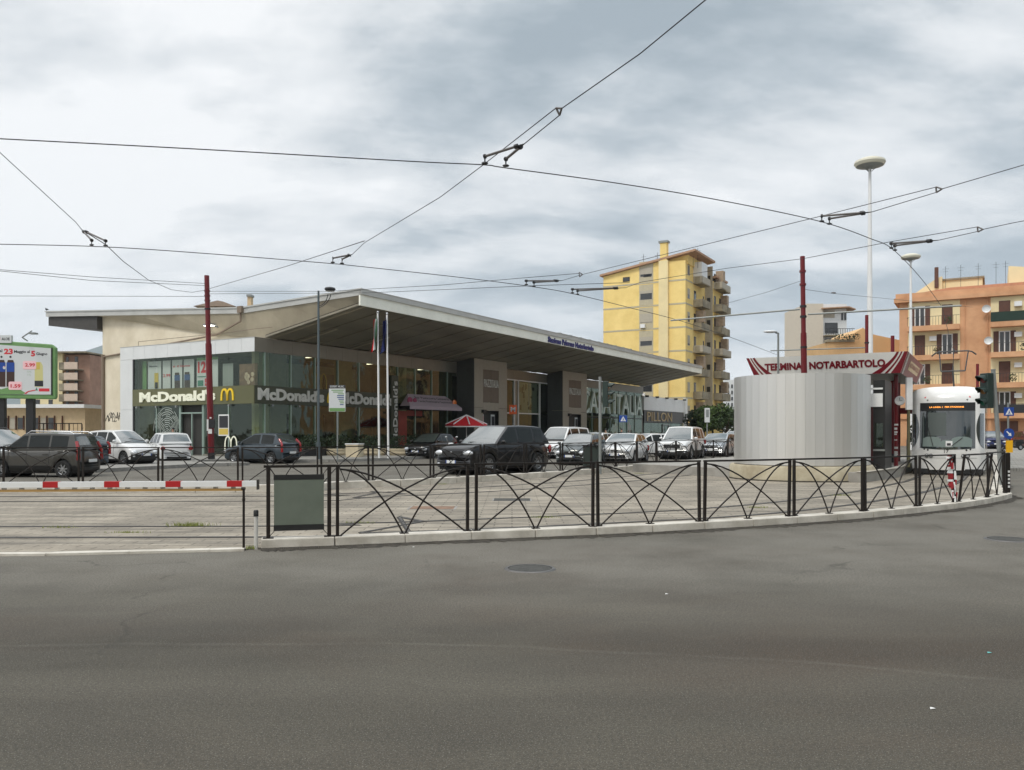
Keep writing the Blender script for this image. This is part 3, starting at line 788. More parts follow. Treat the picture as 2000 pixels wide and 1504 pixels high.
g.build('inner_wall', M_INT, st)
g = MB()
for i in range(10): g.box(-4.4, -4.3, 5 + i * 5.4, 5 + i * 5.4 + 2.2, 1.1, 2.8); g.box(-4.4, -4.3, 5 + i * 5.4, 5 + i * 5.4 + 1.8, 4.2, 5.7)
g.build('wall_picture', M_DARK, st)
M_LAMP = mat('ceiling_lamp', (.9, .88, .8, 1), .4, emit=(1, .9, .7, 1), es=3.0)
g = MB()
for i in range(9): g.box(-2.4, -1.4, 6.6 + i * 6.2, 6.75 + i * 6.2, 6.48, 6.52)
g.build('ceiling_light', M_LAMP, st)
g = MB()
for i in range(14):
    y = 1.9 + i * 1.35
    g.lathe([(.3, .72), (.3, .76), (0, .76)], 10, cx=-1.5, cy=y, cz=G0); g.tube([(-1.5, y, G0), (-1.5, y, .75 + G0)], .03, 6)
    g.box(-1.75, -1.3, y + .45, y + .5, G0, G0 + .85)
g.build('cafe_table', M_RED, st)
# --- glazing
def pane_y(y0, y1, z0, z1, m=M_GLASSD): MB().add([(-.05, y0, z0), (-.05, y1, z0), (-.05, y1, z1), (-.05, y0, z1)], [(0, 1, 2, 3)]).build('window_pane', m, st)
def pane_x(x0, x1, z0, z1, m=M_GLASS): MB().add([(x0, .05, z0), (x1, .05, z0), (x1, .05, z1), (x0, .05, z1)], [(0, 1, 2, 3)]).build('window_pane', m, st)
def mull_y(y, z0=G0, z1=zF, w_=.035): MB().box(-.14, .03, y - w_, y + w_, z0, z1).build('mullion', M_MULL, st)
ys = [0.02, .78] + [2.88 + 2.1 * i for i in range(9)]      # up to 19.68
ys = [v for v in ys if v < 20.5] + [21.0]
for a, b in zip(ys, ys[1:]):
    pane_y(a + .035, b - .035, G0 + .1, zB0 + (0 if b < 13.5 else .0)); pane_y(a + .035, b - .035, (zB1 if b < 13.5 else zB0), zF)
for v in ys[1:-1]: mull_y(v)
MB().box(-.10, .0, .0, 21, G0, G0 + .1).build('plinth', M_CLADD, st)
MB().box(-.10, .02, 13.3, 21, 3.2, 3.29).build('transom', M_DARK, st)
xsl = [-10.96, -8.75, -6.55, -4.35, -2.2, -.02]
for i, (a, b) in enumerate(zip(xsl, xsl[1:])):
    if i != 2: pane_x(a + .03, b - .03, G0 + .1, zB0, M_GLASSD)
    pane_x(a + .02, (a + b) / 2 - .004, zB1, zF); pane_x((a + b) / 2 + .004, b - .02, zB1, zF)
for v in xsl[1:-1]: MB().box(v - .04, v + .04, .02, .14, G0, zB0).build('mullion', M_MULL, st)
MB().box(-6.5, -4.4, .25, .3, G0, zB0).build('doorway', M_INTD, st)
d_ = MB(); d_.box(-6.5, -6.42, 0, .12, G0, 3.2).box(-4.48, -4.4, 0, .12, G0, 3.2).box(-5.5, -5.42, .05, .12, G0, 2.7).box(-6.42, -4.48, 0.01, .11, 2.7, 2.78); d_.build('door_frame', M_MULL, st)
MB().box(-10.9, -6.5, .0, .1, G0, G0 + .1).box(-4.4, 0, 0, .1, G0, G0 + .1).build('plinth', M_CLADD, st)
# olive sign band on both faces
MB().box(-10.95, .05, -.10, -.02, zB0, zB1).build('sign_band', M_OLIVE, st)
M_OLD = mat('dark_olive_band', c(66, 70, 52), .5, var=.1, vs=.7)
MB().box(-.02, .05, -.02, 13.3, zB0, zB1).build('sign_band', M_OLD, st)
def fascia_text(s, x0, x1, z0, h, name='lettering', m=M_LETTER): textmb(s, x1 - x0, h, .045, .05, T((x0, -.105, z0)) @ RX90).build(name, m, st)
fascia_text("McDonald's", xL(276), xL(424), 3.46, .66)
y0, y1 = yR(503, .05), yR(632, .05)
textmb("McDonald's", y1 - y0, .74, .045, .05, T((.06, y0, 3.44)) @ RIGHT).build('lettering', M_LETG, st)
y0, y1 = yR(663, .05), yR(768, .05)
textmb("McDonald's", y1 - y0, .80, .045, .05, T((.06, y0, 3.42)) @ RIGHT).build('lettering', M_LETG, st)
def arches(M, w_, h, t_=.1, depth=.05):
    mb = MB(); n = 14
    for s_ in (0, 1):
        x0 = s_ * w_ / 2
        for j in range(n):
            def P(u, r_):
                a = math.pi * (1 - u); cx = x0 + w_ / 4
                return (cx + (w_ / 4 + r_) * math.cos(a), h * max(0, math.sin(a)) ** .62 - (0 if r_ > 0 else t_ * .9 * math.sin(a)))
            u0, u1 = j / n, (j + 1) / n
            q = [P(u0, t_ / 2), P(u1, t_ / 2), P(u1, -t_ / 2), P(u0, -t_ / 2)]
            vs = [Vector((a_, b_, 0)) for a_, b_ in q] + [Vector((a_, b_, depth)) for a_, b_ in q]
            mb.add([M @ v for v in vs], [(3, 2, 1, 0), (4, 5, 6, 7), (0, 1, 5, 4), (2, 3, 7, 6)])
    return mb
arches(T((xL(436), -.105, 3.44)) @ RX90, .98, .72, .13).build('arch_emblem', M_YEL, st)
arches(T((.06, 6.05, 3.44)) @ RIGHT, .98, .74, .13).build('arch_emblem', M_YEL, st)
arches(T((-.2, 5.2, 4.35)) @ RIGHT, 1.0, 1.0, .1, .02).build('arch_emblem', mat('arch_reflection_gold', c(190, 160, 70), .5), st)  # dull gold arches stand in for an emblem mirrored in the glass
arches(T((xL(440), -.02, .55)) @ RX90, 1.0, .8, .1, .01).build('arch_emblem', M_LETTER, st)
# upright sign on the long face
MB().box(.0, .12, 12.5, 13.3, .6, 5.6).build('upright_sign', M_OLD, st)
UP = T((.13, 13.16, .8)) @ RIGHT @ Matrix.Rotation(R(90), 4, 'Z')
textmb("McDonald's", 4.4, .5, .02, .03, UP).build('lettering', M_LETG, st)
# small round spot lamps under the band
for x in (-10.5, -8.6, -6.7, -2.0): MB().tube([(x, -.06, zB0 - .08), (x, -.16, zB0 - .08)], .07, 10).build('spot_lamp', M_GREY, st)
for y in (1.3, 3.5, 7.2): MB().tube([(.06, y, zB0 - .08), (.14, y, zB0 - .08)], .07, 10).build('spot_lamp', M_GREY, st)
# panels behind the upper left glass stand in for a reflected billboard
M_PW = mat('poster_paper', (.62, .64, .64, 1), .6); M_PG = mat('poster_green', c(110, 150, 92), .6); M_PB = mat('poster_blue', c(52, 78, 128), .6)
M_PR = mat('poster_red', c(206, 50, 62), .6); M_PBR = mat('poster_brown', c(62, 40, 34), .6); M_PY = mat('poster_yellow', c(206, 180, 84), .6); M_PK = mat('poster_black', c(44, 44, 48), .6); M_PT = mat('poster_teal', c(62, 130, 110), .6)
def flat(rects, y, name, parent):
    for i, (x0, x1, z0, z1, m) in enumerate(rects):
        MB().box(x0, x1, y - .004 * (i + 1), y - .004 * i, z0, z1).build(name, m, parent)
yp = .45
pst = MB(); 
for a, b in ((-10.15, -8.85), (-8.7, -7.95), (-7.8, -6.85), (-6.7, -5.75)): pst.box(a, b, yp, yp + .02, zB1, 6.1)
pst = pst.build('billboard_reflection', M_PW, st)
MB().box(-10.7, -10.3, yp, yp + .02, zB1, 6.15).build('billboard_reflection', M_PG, st)
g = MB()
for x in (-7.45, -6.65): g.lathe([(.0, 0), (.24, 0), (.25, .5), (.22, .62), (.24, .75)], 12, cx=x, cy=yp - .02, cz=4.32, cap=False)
flat([(-9.5, -9.1, 4.4, 5.35, M_PY), (-9.45, -9.15, 4.35, 4.75, M_PK)], yp - .01, 'reflected_bottle', pst)
flat([(-7.55, -7.05, 4.3, 4.8, M_PBR), (-7.55, -7.05, 4.8, 5.15, M_PB), (-6.62, -6.1, 4.3, 4.8, M_PBR), (-6.62, -6.1, 4.8, 5.15, M_PB), (-7.5, -7.1, 5.15, 5.3, M_PBR), (-6.57, -6.15, 5.15, 5.3, M_PBR)], yp - .01, 'reflected_bottle', pst)
textmb('Maggio', .8, .14, .02, 0, T((-10.0, yp - .015, 5.7)) @ RX90).build('reflected_text', M_PK, pst)
textmb('al  8 Giugno', 1.6, .16, .02, 0, T((-7.7, yp - .015, 5.6)) @ RX90).build('reflected_text', M_PR, pst)
textmb('2.99', .7, .2, .02, 0, T((-8.65, yp - .015, 5.05)) @ RX90).build('reflected_text', M_PR, pst)
p2 = MB().box(-5.5, -3.6, yp, yp + .02, zB1, 6.0).build('billboard_reflection', M_PW, st)
MB().box(-5.5, -3.6, yp - .004, yp, 5.97, 6.15).build('reflected_band', M_PG, p2)
textmb('12', .75, .72, .05, 0, T((-5.4, yp - .01, 5.2)) @ RX90).build('reflected_text', M_PR, p2)
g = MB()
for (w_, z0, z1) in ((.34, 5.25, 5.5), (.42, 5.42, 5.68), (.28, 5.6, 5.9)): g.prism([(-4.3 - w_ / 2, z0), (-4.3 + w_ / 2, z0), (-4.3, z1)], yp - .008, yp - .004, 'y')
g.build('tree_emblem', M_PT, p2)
flat([(-5.4, -4.9, 4.4, 4.75, M_PT), (-4.75, -4.2, 4.4, 4.85, M_PR), (-4.7, -4.3, 4.55, 4.6, M_PW), (-5.4, -4.1, 4.95, 5.0, M_PT)], yp - .01, 'reflected_block', p2)
# plate of food picture, right of it
p3 = MB().box(-1.75, -.25, yp, yp + .02, zB1, 5.6).build('food_poster', mat('poster_bronze', c(120, 92, 66), .5, var=.4, vs=4), st)
g = MB(); 
for i in range(9):
    a = i * 2.4; g.lathe([(0, 0), (.12, 0), (.14, .01)], 10, cx=-1.0 + .38 * math.cos(a) * (i % 3) / 2, cy=yp - .02, cz=4.85 + .34 * math.sin(a) * (i % 3) / 2, axis='y')
g.build('food_picture', mat('food_pale', c(196, 176, 150), .5, var=.3, vs=9), p3)
M_LGREY = mat('grey_drape', c(150, 156, 152), .7)
MB().box(-3.3, -2.4, yp + .1, yp + .12, zB1, 5.7).build('roller_blind', M_LGREY, st)
# fingerprint graphic on the lower left glass (concentric pale ridges)
M_FP = mat('pale_film', c(170, 178, 170), .6)
g = MB()
for i in range(13):
    r_ = .12 + i * .105
    for s_ in range(3):
        a0 = R(12 + s_ * 52 + 7 * math.sin(i * 2.1 + s_)); a1 = a0 + R(44 + 6 * math.sin(i * 3.7 + s_)); n = 8
        for j in range(n):
            u0 = a0 + (a1 - a0) * j / n; u1 = a0 + (a1 - a0) * (j + 1) / n
            def P(a, rr): return (-7.75 + rr * .95 * math.cos(a) + .03 * math.sin(7 * a + i), -.0, 1.35 + rr * 1.25 * math.sin(a))
            g.add([P(u0, r_), P(u1, r_), P(u1, r_ + .038), P(u0, r_ + .038)], [(0, 1, 2, 3)])
g.build('glass_film', M_FP, st, loc=(0, .03, 0))
# framed notice by the door
pf = MB().box(xL(427), xL(447), -.01, .03, 1.35, 2.62).build('notice_frame', M_WHITE, st)
flat([(xL(427) + .06, xL(447) - .06, 1.82, 2.54, M_PK), (xL(427) + .05, xL(447) - .05, 1.42, 1.78, M_PY)], -.012, 'notice_picture', pf)
# bar awning and red window film
M_AWN = mat('awning_cloth', c(176, 160, 168), .8); M_PINK = mat('awning_pink', c(150, 70, 96), .8)
aw = MB(); a0, a1 = 13.55, 20.3
aw.add([(.06, a0 + .9, 4.35), (.06, a1 - 1.0, 4.35), (.95, a1, 3.45), (.95, a0, 3.45), (.95, a1, 3.22), (.95, a0, 3.22), (.06, a0, 3.45), (.06, a1, 3.45)], [(0, 1, 2, 3), (3, 2, 4, 5), (0, 3, 6), (1, 7, 2)])
aw = aw.build('awning', M_AWN, st)
def onawn(u, v): return Vector((.09 + .88 * (1 - v), a0 + u, 3.46 + .9 * v))
AM = Matrix(((0, -.70, .70, .80), (1, 0, 0, 15.0), (0, .71, .71, 3.66), (0, 0, 0, 1)))
textmb('Bar Pasticceria Gelateria', 4.4, .24, .015, 0, T((0, 0, .3)) @ AM @ T((0, .34, -.25))).build('awning_text', M_PK, aw)
textmb('Tavola Rosticceria Gastronomia', 4.8, .24, .015, 0, T((0, 0, .3)) @ AM @ T((0, -.02, -.25))).build('awning_text', M_PK, aw)
for (u, s_) in ((.45, .32), (1.05, .24), (6.2, .3)):
    MB().ell(.62, a0 + u, 3.86, .05, s_, s_ * .8, 10).build('awning_emblem', M_PINK if u < 3 else M_ORL, aw)
M_FILM = mat('red_window_film', c(140, 48, 36), .5, var=.3, vs=2)
MB().box(-.045, -.03, 13.4, 14.5, .4, 3.1).box(-.045, -.03, 14.5, 16.4, 2.75, 3.15).build('window_film', M_FILM, st)
# two portals that stand out of the long face
M_PORT = mat('portal_panels', c(150, 146, 134), .45, .15, var=.08); M_PORTD = mat('portal_flank', c(96, 98, 98), .35, .45, var=.1); M_BRN = mat('brown_panel', c(112, 98, 84), .6, var=.1)
for n_, (a, b) in enumerate(((21.0, 26.1), (36.6, 42.0))):
    w_ = 1.64
    MB().box(0, w_ - .02, a, a + .06, G0, 3.6).box(0, w_ - .02, a, a + .06, 3.62, 7.38).build('portal_flank', M_PORTD, st)
    MB().box(0, w_ - .02, b - .06, b, G0, 7.38).build('portal_flank', M_PORTD, st)
    yd0, yd1 = a + 1.3, b - 1.35
    g = MB(); g.box(w_ - .02, w_ + .02, a, yd0 - .01, G0, 3.5).box(w_ - .02, w_ + .02, a, yd0 - .01, 3.52, 7.4).box(w_ - .02, w_ + .02, yd1 + .01, b, G0, 3.5).box(w_ - .02, w_ + .02, yd1 + .01, b, 3.52, 7.4)
    g.box(w_ - .02, w_ + .02, yd0, yd1, 3.3, 3.95).box(w_ - .02, w_ + .02, yd0, yd1, 6.6, 7.4)
    fp = g.build('portal', M_PORT, st, bevel=.006)
    for u0, u1 in ((yd0, (yd0 + yd1) / 2 - .012), ((yd0 + yd1) / 2 + .012, yd1)): MB().box(w_ - .02, w_ + .01, u0, u1, 3.97, 6.58).build('brown_panel', M_BRN, fp)
    textmb('PIAZZITALIA', (yd1 - yd0) * .92, .62, .0, .04, T((w_ + .02, yd0 + .1, 5.2)) @ RIGHT).build('lettering', M_LETG, fp)
    MB().box(w_ - .5, w_ - .4, yd0, yd1, G0, 3.3).build('doorway', M_INTD, fp)
    for u in (yd0 + .05, yd1 - .65):
        pw = MB().box(w_ - .38, w_ - .34, u, u + .6, 1.2, 3.0).build('door_poster', M_PW, fp)
        MB().box(w_ - .335, w_ - .32, u + .08, u + .52, 1.35, 2.85).build('poster_picture', M_PR if (n_ == 0 and u < yd0 + 1) else M_PK, pw)
    MB().box(w_, w_ + .25, yd0 - .25, yd0 + .15, 3.1, 3.35).build('wall_lamp', M_DARK, fp)
# glass between the portals: pale framed doors, tall pictures
for a, b in ((26.15, 28.2), (28.2, 30.2), (30.9, 33.0), (33.0, 35.0), (35.0, 36.55)):
    pane_y(a + .05, b - .05, G0, 3.2); pane_y(a + .05, b - .05, 3.3, 6.2, M_GLASSD)
g = MB()
for v in (26.15, 30.2, 30.9, 35.0): g.box(-.1, .06, v - .07, v + .07, G0, 6.2)
g.box(-.1, .05, 26.2, 30.2, 3.2, 3.3).box(-.1, .05, 30.9, 35, 3.2, 3.3).box(-.1, .06, 26.1, 36.5, 6.16, 6.26).build('door_frame', M_CLADL, st)
MB().box(-.1, 0, 30.27, 30.83, G0, 6.25).build('cladding_strip', M_CLADD, st)
pp = MB().box(-.25, -.2, 31.0, 34.9, 3.3, 6.1).build('shop_picture', M_LGREY, st)
g = MB()
for i in range(16): 
    y = 31.2 + rnd.random() * 3.2; z = 3.5 + rnd.random() * 2.1; g.box(-.195, -.19, y, y + rnd.uniform(.1, .4), z, z + rnd.uniform(.1, .6))
g.build('picture_detail', M_PK, pp)
MB().box(-.35, -.3, 26.3, 28.5, 3.3, 6.1).build('shop_picture', M_INT, st)
# glazed shop at the far end
for i in range(8):
    a = 42.05 + i * 2.45; b = a + 2.45
    pane_y(a + .04, b - .04, G0, 3.1); pane_y(a + .04, b - .04, 3.2, zF, M_GLASS)
    mull_y(a + .02)
MB().box(-.12, .03, 42, 61.7, 3.1, 3.2).build('transom', M_DARK, st)
M_SHOPW = mat('shop_interior', c(176, 172, 138), .7, var=.3, vs=.5)
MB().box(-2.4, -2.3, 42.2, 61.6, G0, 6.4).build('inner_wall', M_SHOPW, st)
M_FLESH = mat('poster_flesh', c(206, 160, 122), .6, var=.2)
for (a, b, z1, m) in ((48.2, 49.6, 2.9, M_FLESH), (51.5, 52.6, 2.6, M_PK), (53.4, 55.0, 2.3, M_FLESH), (56.2, 57.0, 2.9, M_PG), (57.6, 58.8, 2.4, M_PR), (45.6, 46.8, 2.8, M_PK)):
    MB().box(-.4, -.35, a, b, .5, z1).ell(-.38, (a + b) / 2, z1, .03, (b - a) * .3, .35, 10).build('shop_picture', m, st)
textmb('CASA ITALIA', 17.3, 2.35, 0, .16, T((.05, 44.0, 3.55)) @ RIGHT).build('lettering', mat('pale_green_letters', (.72, .84, .78, 1), .4), st)
# end wall of the glazed hall
MB().box(-15.9, -.1, 61.8, 62.0, G0, 7.1).build('end_wall', M_CLADD, st)
# rainwater pipes
g = MB(); g.tube([(-1.95, .72, 8.95), (-1.95, .72, 8.2), (-4.6, 1.2, 7.6), (-11.0, 1.3, 7.14), (-12.4, 1.32, 7.0), (-16.0, 1.3, 6.75)], .06, 8)
g.tube([(-16.1, 1.3, 6.9), (-16.1, 1.3, .2)], .11, 10)
g.tube([(-10.9, .3, 7.1), (-10.9, .3, 7.42), (-3, .3, 7.5), (-.2, .3, 7.6), (1.1, .3, 7.6)], .018, 6)
g.build('rainwater_pipe', mat('pipe_brown', c(128, 112, 96), .6), st, smooth=True)
MB().box(-1.78, -2.15, .62, .84, 8.7, 9.1).build('rain_head', mat('pipe_head', c(128, 112, 96), .6), st)
MB().box(-15.6, -13.4, 1.36, 1.4, .2, 1.3).build('wall_patch', mat('wall_patch', c(168, 160, 148), .9, var=.1), st)
g = MB()
for i in range(14):
    a = rnd.uniform(0, 6.28); x = -15.9 + i * .11; pts = [(x, 1.385, 2.6 + rnd.uniform(-.2, .3)), (x + .12 * math.cos(a), 1.385, 2.6 + .35 * math.sin(a)), (x + .2, 1.385, 2.5 + rnd.uniform(-.2, .3))]
    g.tube(pts, .018, 4)
g.build('graffiti', M_BLACK, st)
MB().tube([(-4.35, 1.1, 8.05), (-4.5, .75, 8.12)], .05, 8).box(-4.95, -4.2, .45, .8, 8.1, 8.2).build('floodlight', M_GREY, st)
MB().box(-4.9, -4.25, .48, .77, 8.07, 8.098).build('floodlight_glass', mat('lit_lamp', (1, .98, .9, 1), .5, emit=(1, .96, .85, 1), es=6), st)
# roof structures seen over the eave
rs = thing('penthouse', 'small brown tiled rooftop flat peeping over the station roof', 'house', (0, 0, 0))
def worldbox(mb, px0, px1, py0, py1, Y, dp=6):
    a = at(px0, py0, Y); b = at(px1, py1, Y); mb.box(a.x, b.x, Y, Y + dp, b.z, a.z); return mb
M_TILE = mat('roof_tile', c(150, 132, 116), .8, var=.2); M_BEIGE = mat('beige_wall', c(206, 182, 146), .85, var=.12)
worldbox(MB(), 386, 455, 597, 640, 110).build('wall', M_BEIGE, rs)
a = at(380, 599, 109.5); b = at(462, 599, 109.5)
MB().prism([(a.x, a.z), (b.x, a.z), (b.x - 1.6, a.z + .6), (a.x + 3.2, a.z + .75)], 109, 117, 'y').build('roof', M_TILE, rs)
g = MB()
for px in (400, 418, 436): worldbox(g, px, px + 6, 599, 605, 109.9, .3)
g.build('window', M_DARK, rs)
t = thing('chimney_tower', 'thin pale masonry chimney rising behind the station roof', 'chimney'); worldbox(MB(), 483, 490, 575, 640, 115, 1).build('shaft', M_BEIGE, t)
a = at(483, 575, 114.9); MB().box(a.x - .1, a.x + .6, 114.8, 116.1, a.z - .3, a.z).build('cap', M_GREY, t)
t = thing('rooftop_plant', 'low dark rooftop plant peeping over the left part of the station roof', 'roof plant'); worldbox(MB(), 300, 340, 603, 640, 100, 3).build('casing', M_GREY, t)
a = at(91, 607, 59.6)
bird = MB(); bird.ell(a.x, a.y, a.z + .1, .1, .05, .07, 10); bird.ell(a.x - .07, a.y, a.z + .18, .035, .03, .035, 8); bird.tube([(a.x - .1, a.y, a.z + .18), (a.x - .135, a.y, a.z + .175)], [.01, .002], 6); bird.tube([(a.x + .06, a.y, a.z + .09), (a.x + .19, a.y, a.z + .06)], [.04, .012], 6); bird.tube([(a.x, a.y - .015, a.z + .06), (a.x, a.y - .015, a.z - .02)], .006, 5); bird.tube([(a.x, a.y + .015, a.z + .06), (a.x, a.y + .015, a.z - .02)], .006, 5)
tag(bird.build('pigeon', M_DARK, smooth=True), 'dark pigeon perched on the left end of the station roof', 'bird')

# ------------------------------------------------------------ low shop beyond the station
sh_ = thing('shop_block', 'low dark shop with grey fascia and gold lettering beyond the station', 'shop', (C0.x, C0.y, 0), -30)
MB().box(-12, -.3, 62.1, 78, G0, 5.6).build('wall', M_INTD, sh_)
MB().box(-.3, .05, 62.1, 78.2, 4.25, 6.0).build('fascia', M_CLADL, sh_)
MB().box(-.3, .0, 62.3, 77.4, 2.75, 4.2).build('sign_panel', mat('dark_sign_panel', (.05, .045, .04, 1), .4, var=.2), sh_)
textmb('PILLON', 9.2, 1.15, 0, .06, T((.02, 63.2, 2.92)) @ RIGHT).build('lettering', mat('gold_letters', c(176, 152, 110), .35, .5), sh_)
MB().box(-.1, .3, 77.5, 78.2, G0, 6.2).build('end_pier', M_CLADL, sh_)
for i in range(5): MB().box(.0, .45, 62.6 + i * 3.6, 62.75 + i * 3.6, 5.85, 6.08).build('floodlight', M_DARK, sh_)
for i in range(6): MB().add([(-.1, 62.5 + i * 2.5, G0), (-.1, 64.9 + i * 2.5, G0), (-.1, 64.9 + i * 2.5, 2.7), (-.1, 62.5 + i * 2.5, 2.7)], [(0, 1, 2, 3)]).build('window_pane', M_GLASSD, sh_)
MB().box(-.12, .02, 69, 69.2, G0, 2.5).box(-.12, .02, 71.4, 71.6, G0, 2.5).box(-.12, .02, 69, 71.6, 2.4, 2.55).build('door_frame', M_GREY, sh_)
# ------------------------------------------------------------ drum, platform and terminal shelter
DC = Vector((9.85, 28.3, 0))
g = MB(); g.prism([(10.9, 25.75), (13.35, 28.7), (20.9, 41.8), (14, 45.8), (4.8, 33), (7.6, 28.6)], -.02, .33, 'z')
struct(g.build('platform', mat('platform_concrete', (.33, .315, .285, 1), .8, var=.25, vs=1.4, dirt=(.24, .225, .20, 1)), bevel=.02))
sweep_ = MB(); sweep([(10.9, 25.72), (13.38, 28.7), (20.93, 41.8)], -.02, .22, .335, .35, sweep_, gap=.01, step=1.0); struct(sweep_.build('platform_kerb', M_KERB))
M_DRUM = D.materials.new('brushed_drum'); M_DRUM.use_nodes = True
def drum():
    t = M_DRUM.node_tree; b = t.nodes['Principled BSDF']; N = t.nodes.new; L = t.links.new
    tc = N('ShaderNodeTexCoord'); mp = N('ShaderNodeMapping'); mp.inputs['Scale'].default_value = (1.6, 1.6, .05); L(tc.outputs['Object'], mp.inputs[0])
    n = N('ShaderNodeTexNoise'); n.inputs['Scale'].default_value = 2.2; n.inputs['Detail'].default_value = 5; L(mp.outputs[0], n.inputs['Vector'])
    r = N('ShaderNodeMapRange'); r.inputs[1].default_value = .3; r.inputs[2].default_value = .7; r.inputs[3].default_value = .46; r.inputs[4].default_value = .52; L(n.outputs[0], r.inputs[0]); L(r.outputs[0], b.inputs['Roughness'])
    cr_ = N('ShaderNodeMapRange'); cr_.inputs[1].default_value = .3; cr_.inputs[2].default_value = .7; cr_.inputs[3].default_value = .0; cr_.inputs[4].default_value = 1; L(n.outputs[0], cr_.inputs[0])
    mx = N('ShaderNodeMix'); mx.data_type = 'RGBA'; mx.inputs[6].default_value = (.72, .71, .68, 1); mx.inputs[7].default_value = (.78, .77, .74, 1); L(cr_.outputs[0], mx.inputs[0]); L(mx.outputs[2], b.inputs['Base Color'])
    b.inputs['Metallic'].default_value = .85
drum()
dt = thing('metal_drum', 'large brushed metal drum-shaped screen wall beside the tram terminal', 'metal drum', DC)
g = MB(); rr = 2.2; nst = 36; A0, A1 = 90, 372       # opening towards the platform
for i in range(nst):
    a0 = R(A0 + (A1 - A0) * i / nst) + .0008; a1 = R(A0 + (A1 - A0) * (i + 1) / nst) - .0008
    for r0, r1 in ((rr, rr - .04),):
        q = [a0, a1]
        for j in range(1):
            v = [(r_ * math.cos(a), r_ * math.sin(a), z) for z in (.52, 3.45) for a in (q[j], q[j + 1]) for r_ in (r0, r1)]
            g.add(v, [(0, 2, 6, 4), (1, 5, 7, 3), (4, 6, 7, 5), (0, 1, 3, 2)] + ([(0, 4, 5, 1)] if j == 0 else []) + [(2, 3, 7, 6)])
g.build('metal_skin', M_DRUM, dt)
MB().lathe([(2.12, .50), (2.12, 3.43), (0, 3.43)], 48, a0=A0, a1=A1, cap=False).build('inner_frame', M_DARK, dt)
MB().lathe([(2.36, 0), (2.36, .44), (2.31, .50), (0, .50)], 56).build('plinth', mat('plinth_render', c(182, 174, 152), .85, var=.18, vs=1.5, dirt=c(150, 138, 114)), dt, smooth=True)
MB().lathe([(2.38, .0), (2.375, .05)], 56, cap=False).build('plinth_stain', M_SOIL, dt)
# kiosk wall next to the drum
kt_ = thing('ticket_kiosk', 'dark maroon kiosk with a narrow window between the drum and the platform', 'kiosk', (12.35, 28.35, .33), -30)
MB().box(-.5, .05, -.5, 1.6, 0, 2.45).build('body', mat('kiosk_maroon', c(74, 22, 26), .4, var=.15), kt_)
MB().box(.10, .36, -.55, -.5, .75, 1.55).build('window', M_GLASSD, kt_)
MB().box(.06, .42, -.60, -.5, .62, .68).build('ledge', M_GREY, kt_)
MB().box(.051, .42, -.5, 1.6, 0, 3.0).build('shaded_interior', M_BLACK, kt_)  # black box stands in for the shaded interior of the shelter
MB().box(-.34, .35, -.56, -.5, 2.1, 2.55).build('sign_plate', M_WHITE, kt_)
MB().box(-.34, .35, -.56, -.5, 2.68, 2.74).build('sign_rail', M_WHITE, kt_)
# canopy
K = Vector((13.8, 28.9, 0))
ct = thing('terminal_canopy', 'white and maroon tram terminal canopy lettered TERMINAL NOTARBARTOLO', 'canopy', K, -30)
zt, zb, ins = 4.40, 3.67, .26; Wd, Dp = 5.6, 8.3
top = [(-Wd, 0, zt), (0, 0, zt), (0, Dp, zt), (-Wd, Dp, zt)]; bot = [(-Wd + ins, ins, zb), (-ins, ins, zb), (-ins, Dp - ins, zb), (-Wd + ins, Dp - ins, zb)]
M_CANW = mat('canopy_white', c(242, 241, 235), .45, var=.06); M_CANM = mat('canopy_maroon', c(128, 26, 40), .4, var=.1)
g = MB(); g.add(top + bot, [(0, 1, 5, 4)]); g.build('front_fascia', M_CANW, ct)
g = MB(); g.add(top + bot, [(2, 3, 7, 6), (3, 0, 4, 7)]); g.build('rear_fascia', M_CANW, ct)
g = MB(); g.add(top + bot, [(1, 2, 6, 5)]); g.build('side_fascia', mat('canopy_side_maroon', c(126, 62, 60), .45, var=.15), ct)
MB().box(-Wd + .05, -.05, .05, Dp - .05, zt - .06, zt - .02).build('top', M_GREY, ct)
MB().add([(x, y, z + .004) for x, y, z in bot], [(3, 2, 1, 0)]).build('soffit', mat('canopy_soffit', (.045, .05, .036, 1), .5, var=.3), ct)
def onf(x, v, o_=.012):      # point on the leaning front fascia, v = 0 bottom, 1 top
    return Vector((x, ins * (1 - v) - o_, zb + (zt - zb) * v))
def stripe(f0, f1, m=M_CANM):
    mb = MB(); n = 14
    for j in range(n):
        v0, v1 = j / n, (j + 1) / n
        mb.add([onf(f0(v0), v0), onf(f1(v0), v0), onf(f1(v1), v1), onf(f0(v1), v1)], [(0, 1, 2, 3)])
    return mb.build('stripe', m, ct)
eL = lambda v: -Wd + ins * (1 - v) + .004; eR = lambda v: -ins * (1 - v) - .004
cv = lambda v: (1 - v) ** 1.7
stripe(eL, lambda v: eL(v) + .10 + .16 * cv(v)); stripe(lambda v: eL(v) + .15 + .21 * cv(v), lambda v: eL(v) + .19 + .25 * cv(v))
stripe(lambda v: eL(v) + .24 + .31 * cv(v), lambda v: eL(v) + .32 + .50 * cv(v))
stripe(lambda v: eR(v) - .12 - .20 * cv(v), eR); stripe(lambda v: eR(v) - .22 - .30 * cv(v), lambda v: eR(v) - .17 - .25 * cv(v))
stripe(lambda v: eR(v) - .36 - .58 * cv(v), lambda v: eR(v) - .28 - .36 * cv(v))
FM = Matrix(((1, 0, 0, 0), (0, -.336, -.942, 0), (0, .942, -.336, 0), (0, 0, 0, 1)))
FMt = Matrix(((1, 0, 0, 0), (0, -(ins) / (zt - zb), -1, 0), (0, 1, 0, 0), (0, 0, 0, 1)))
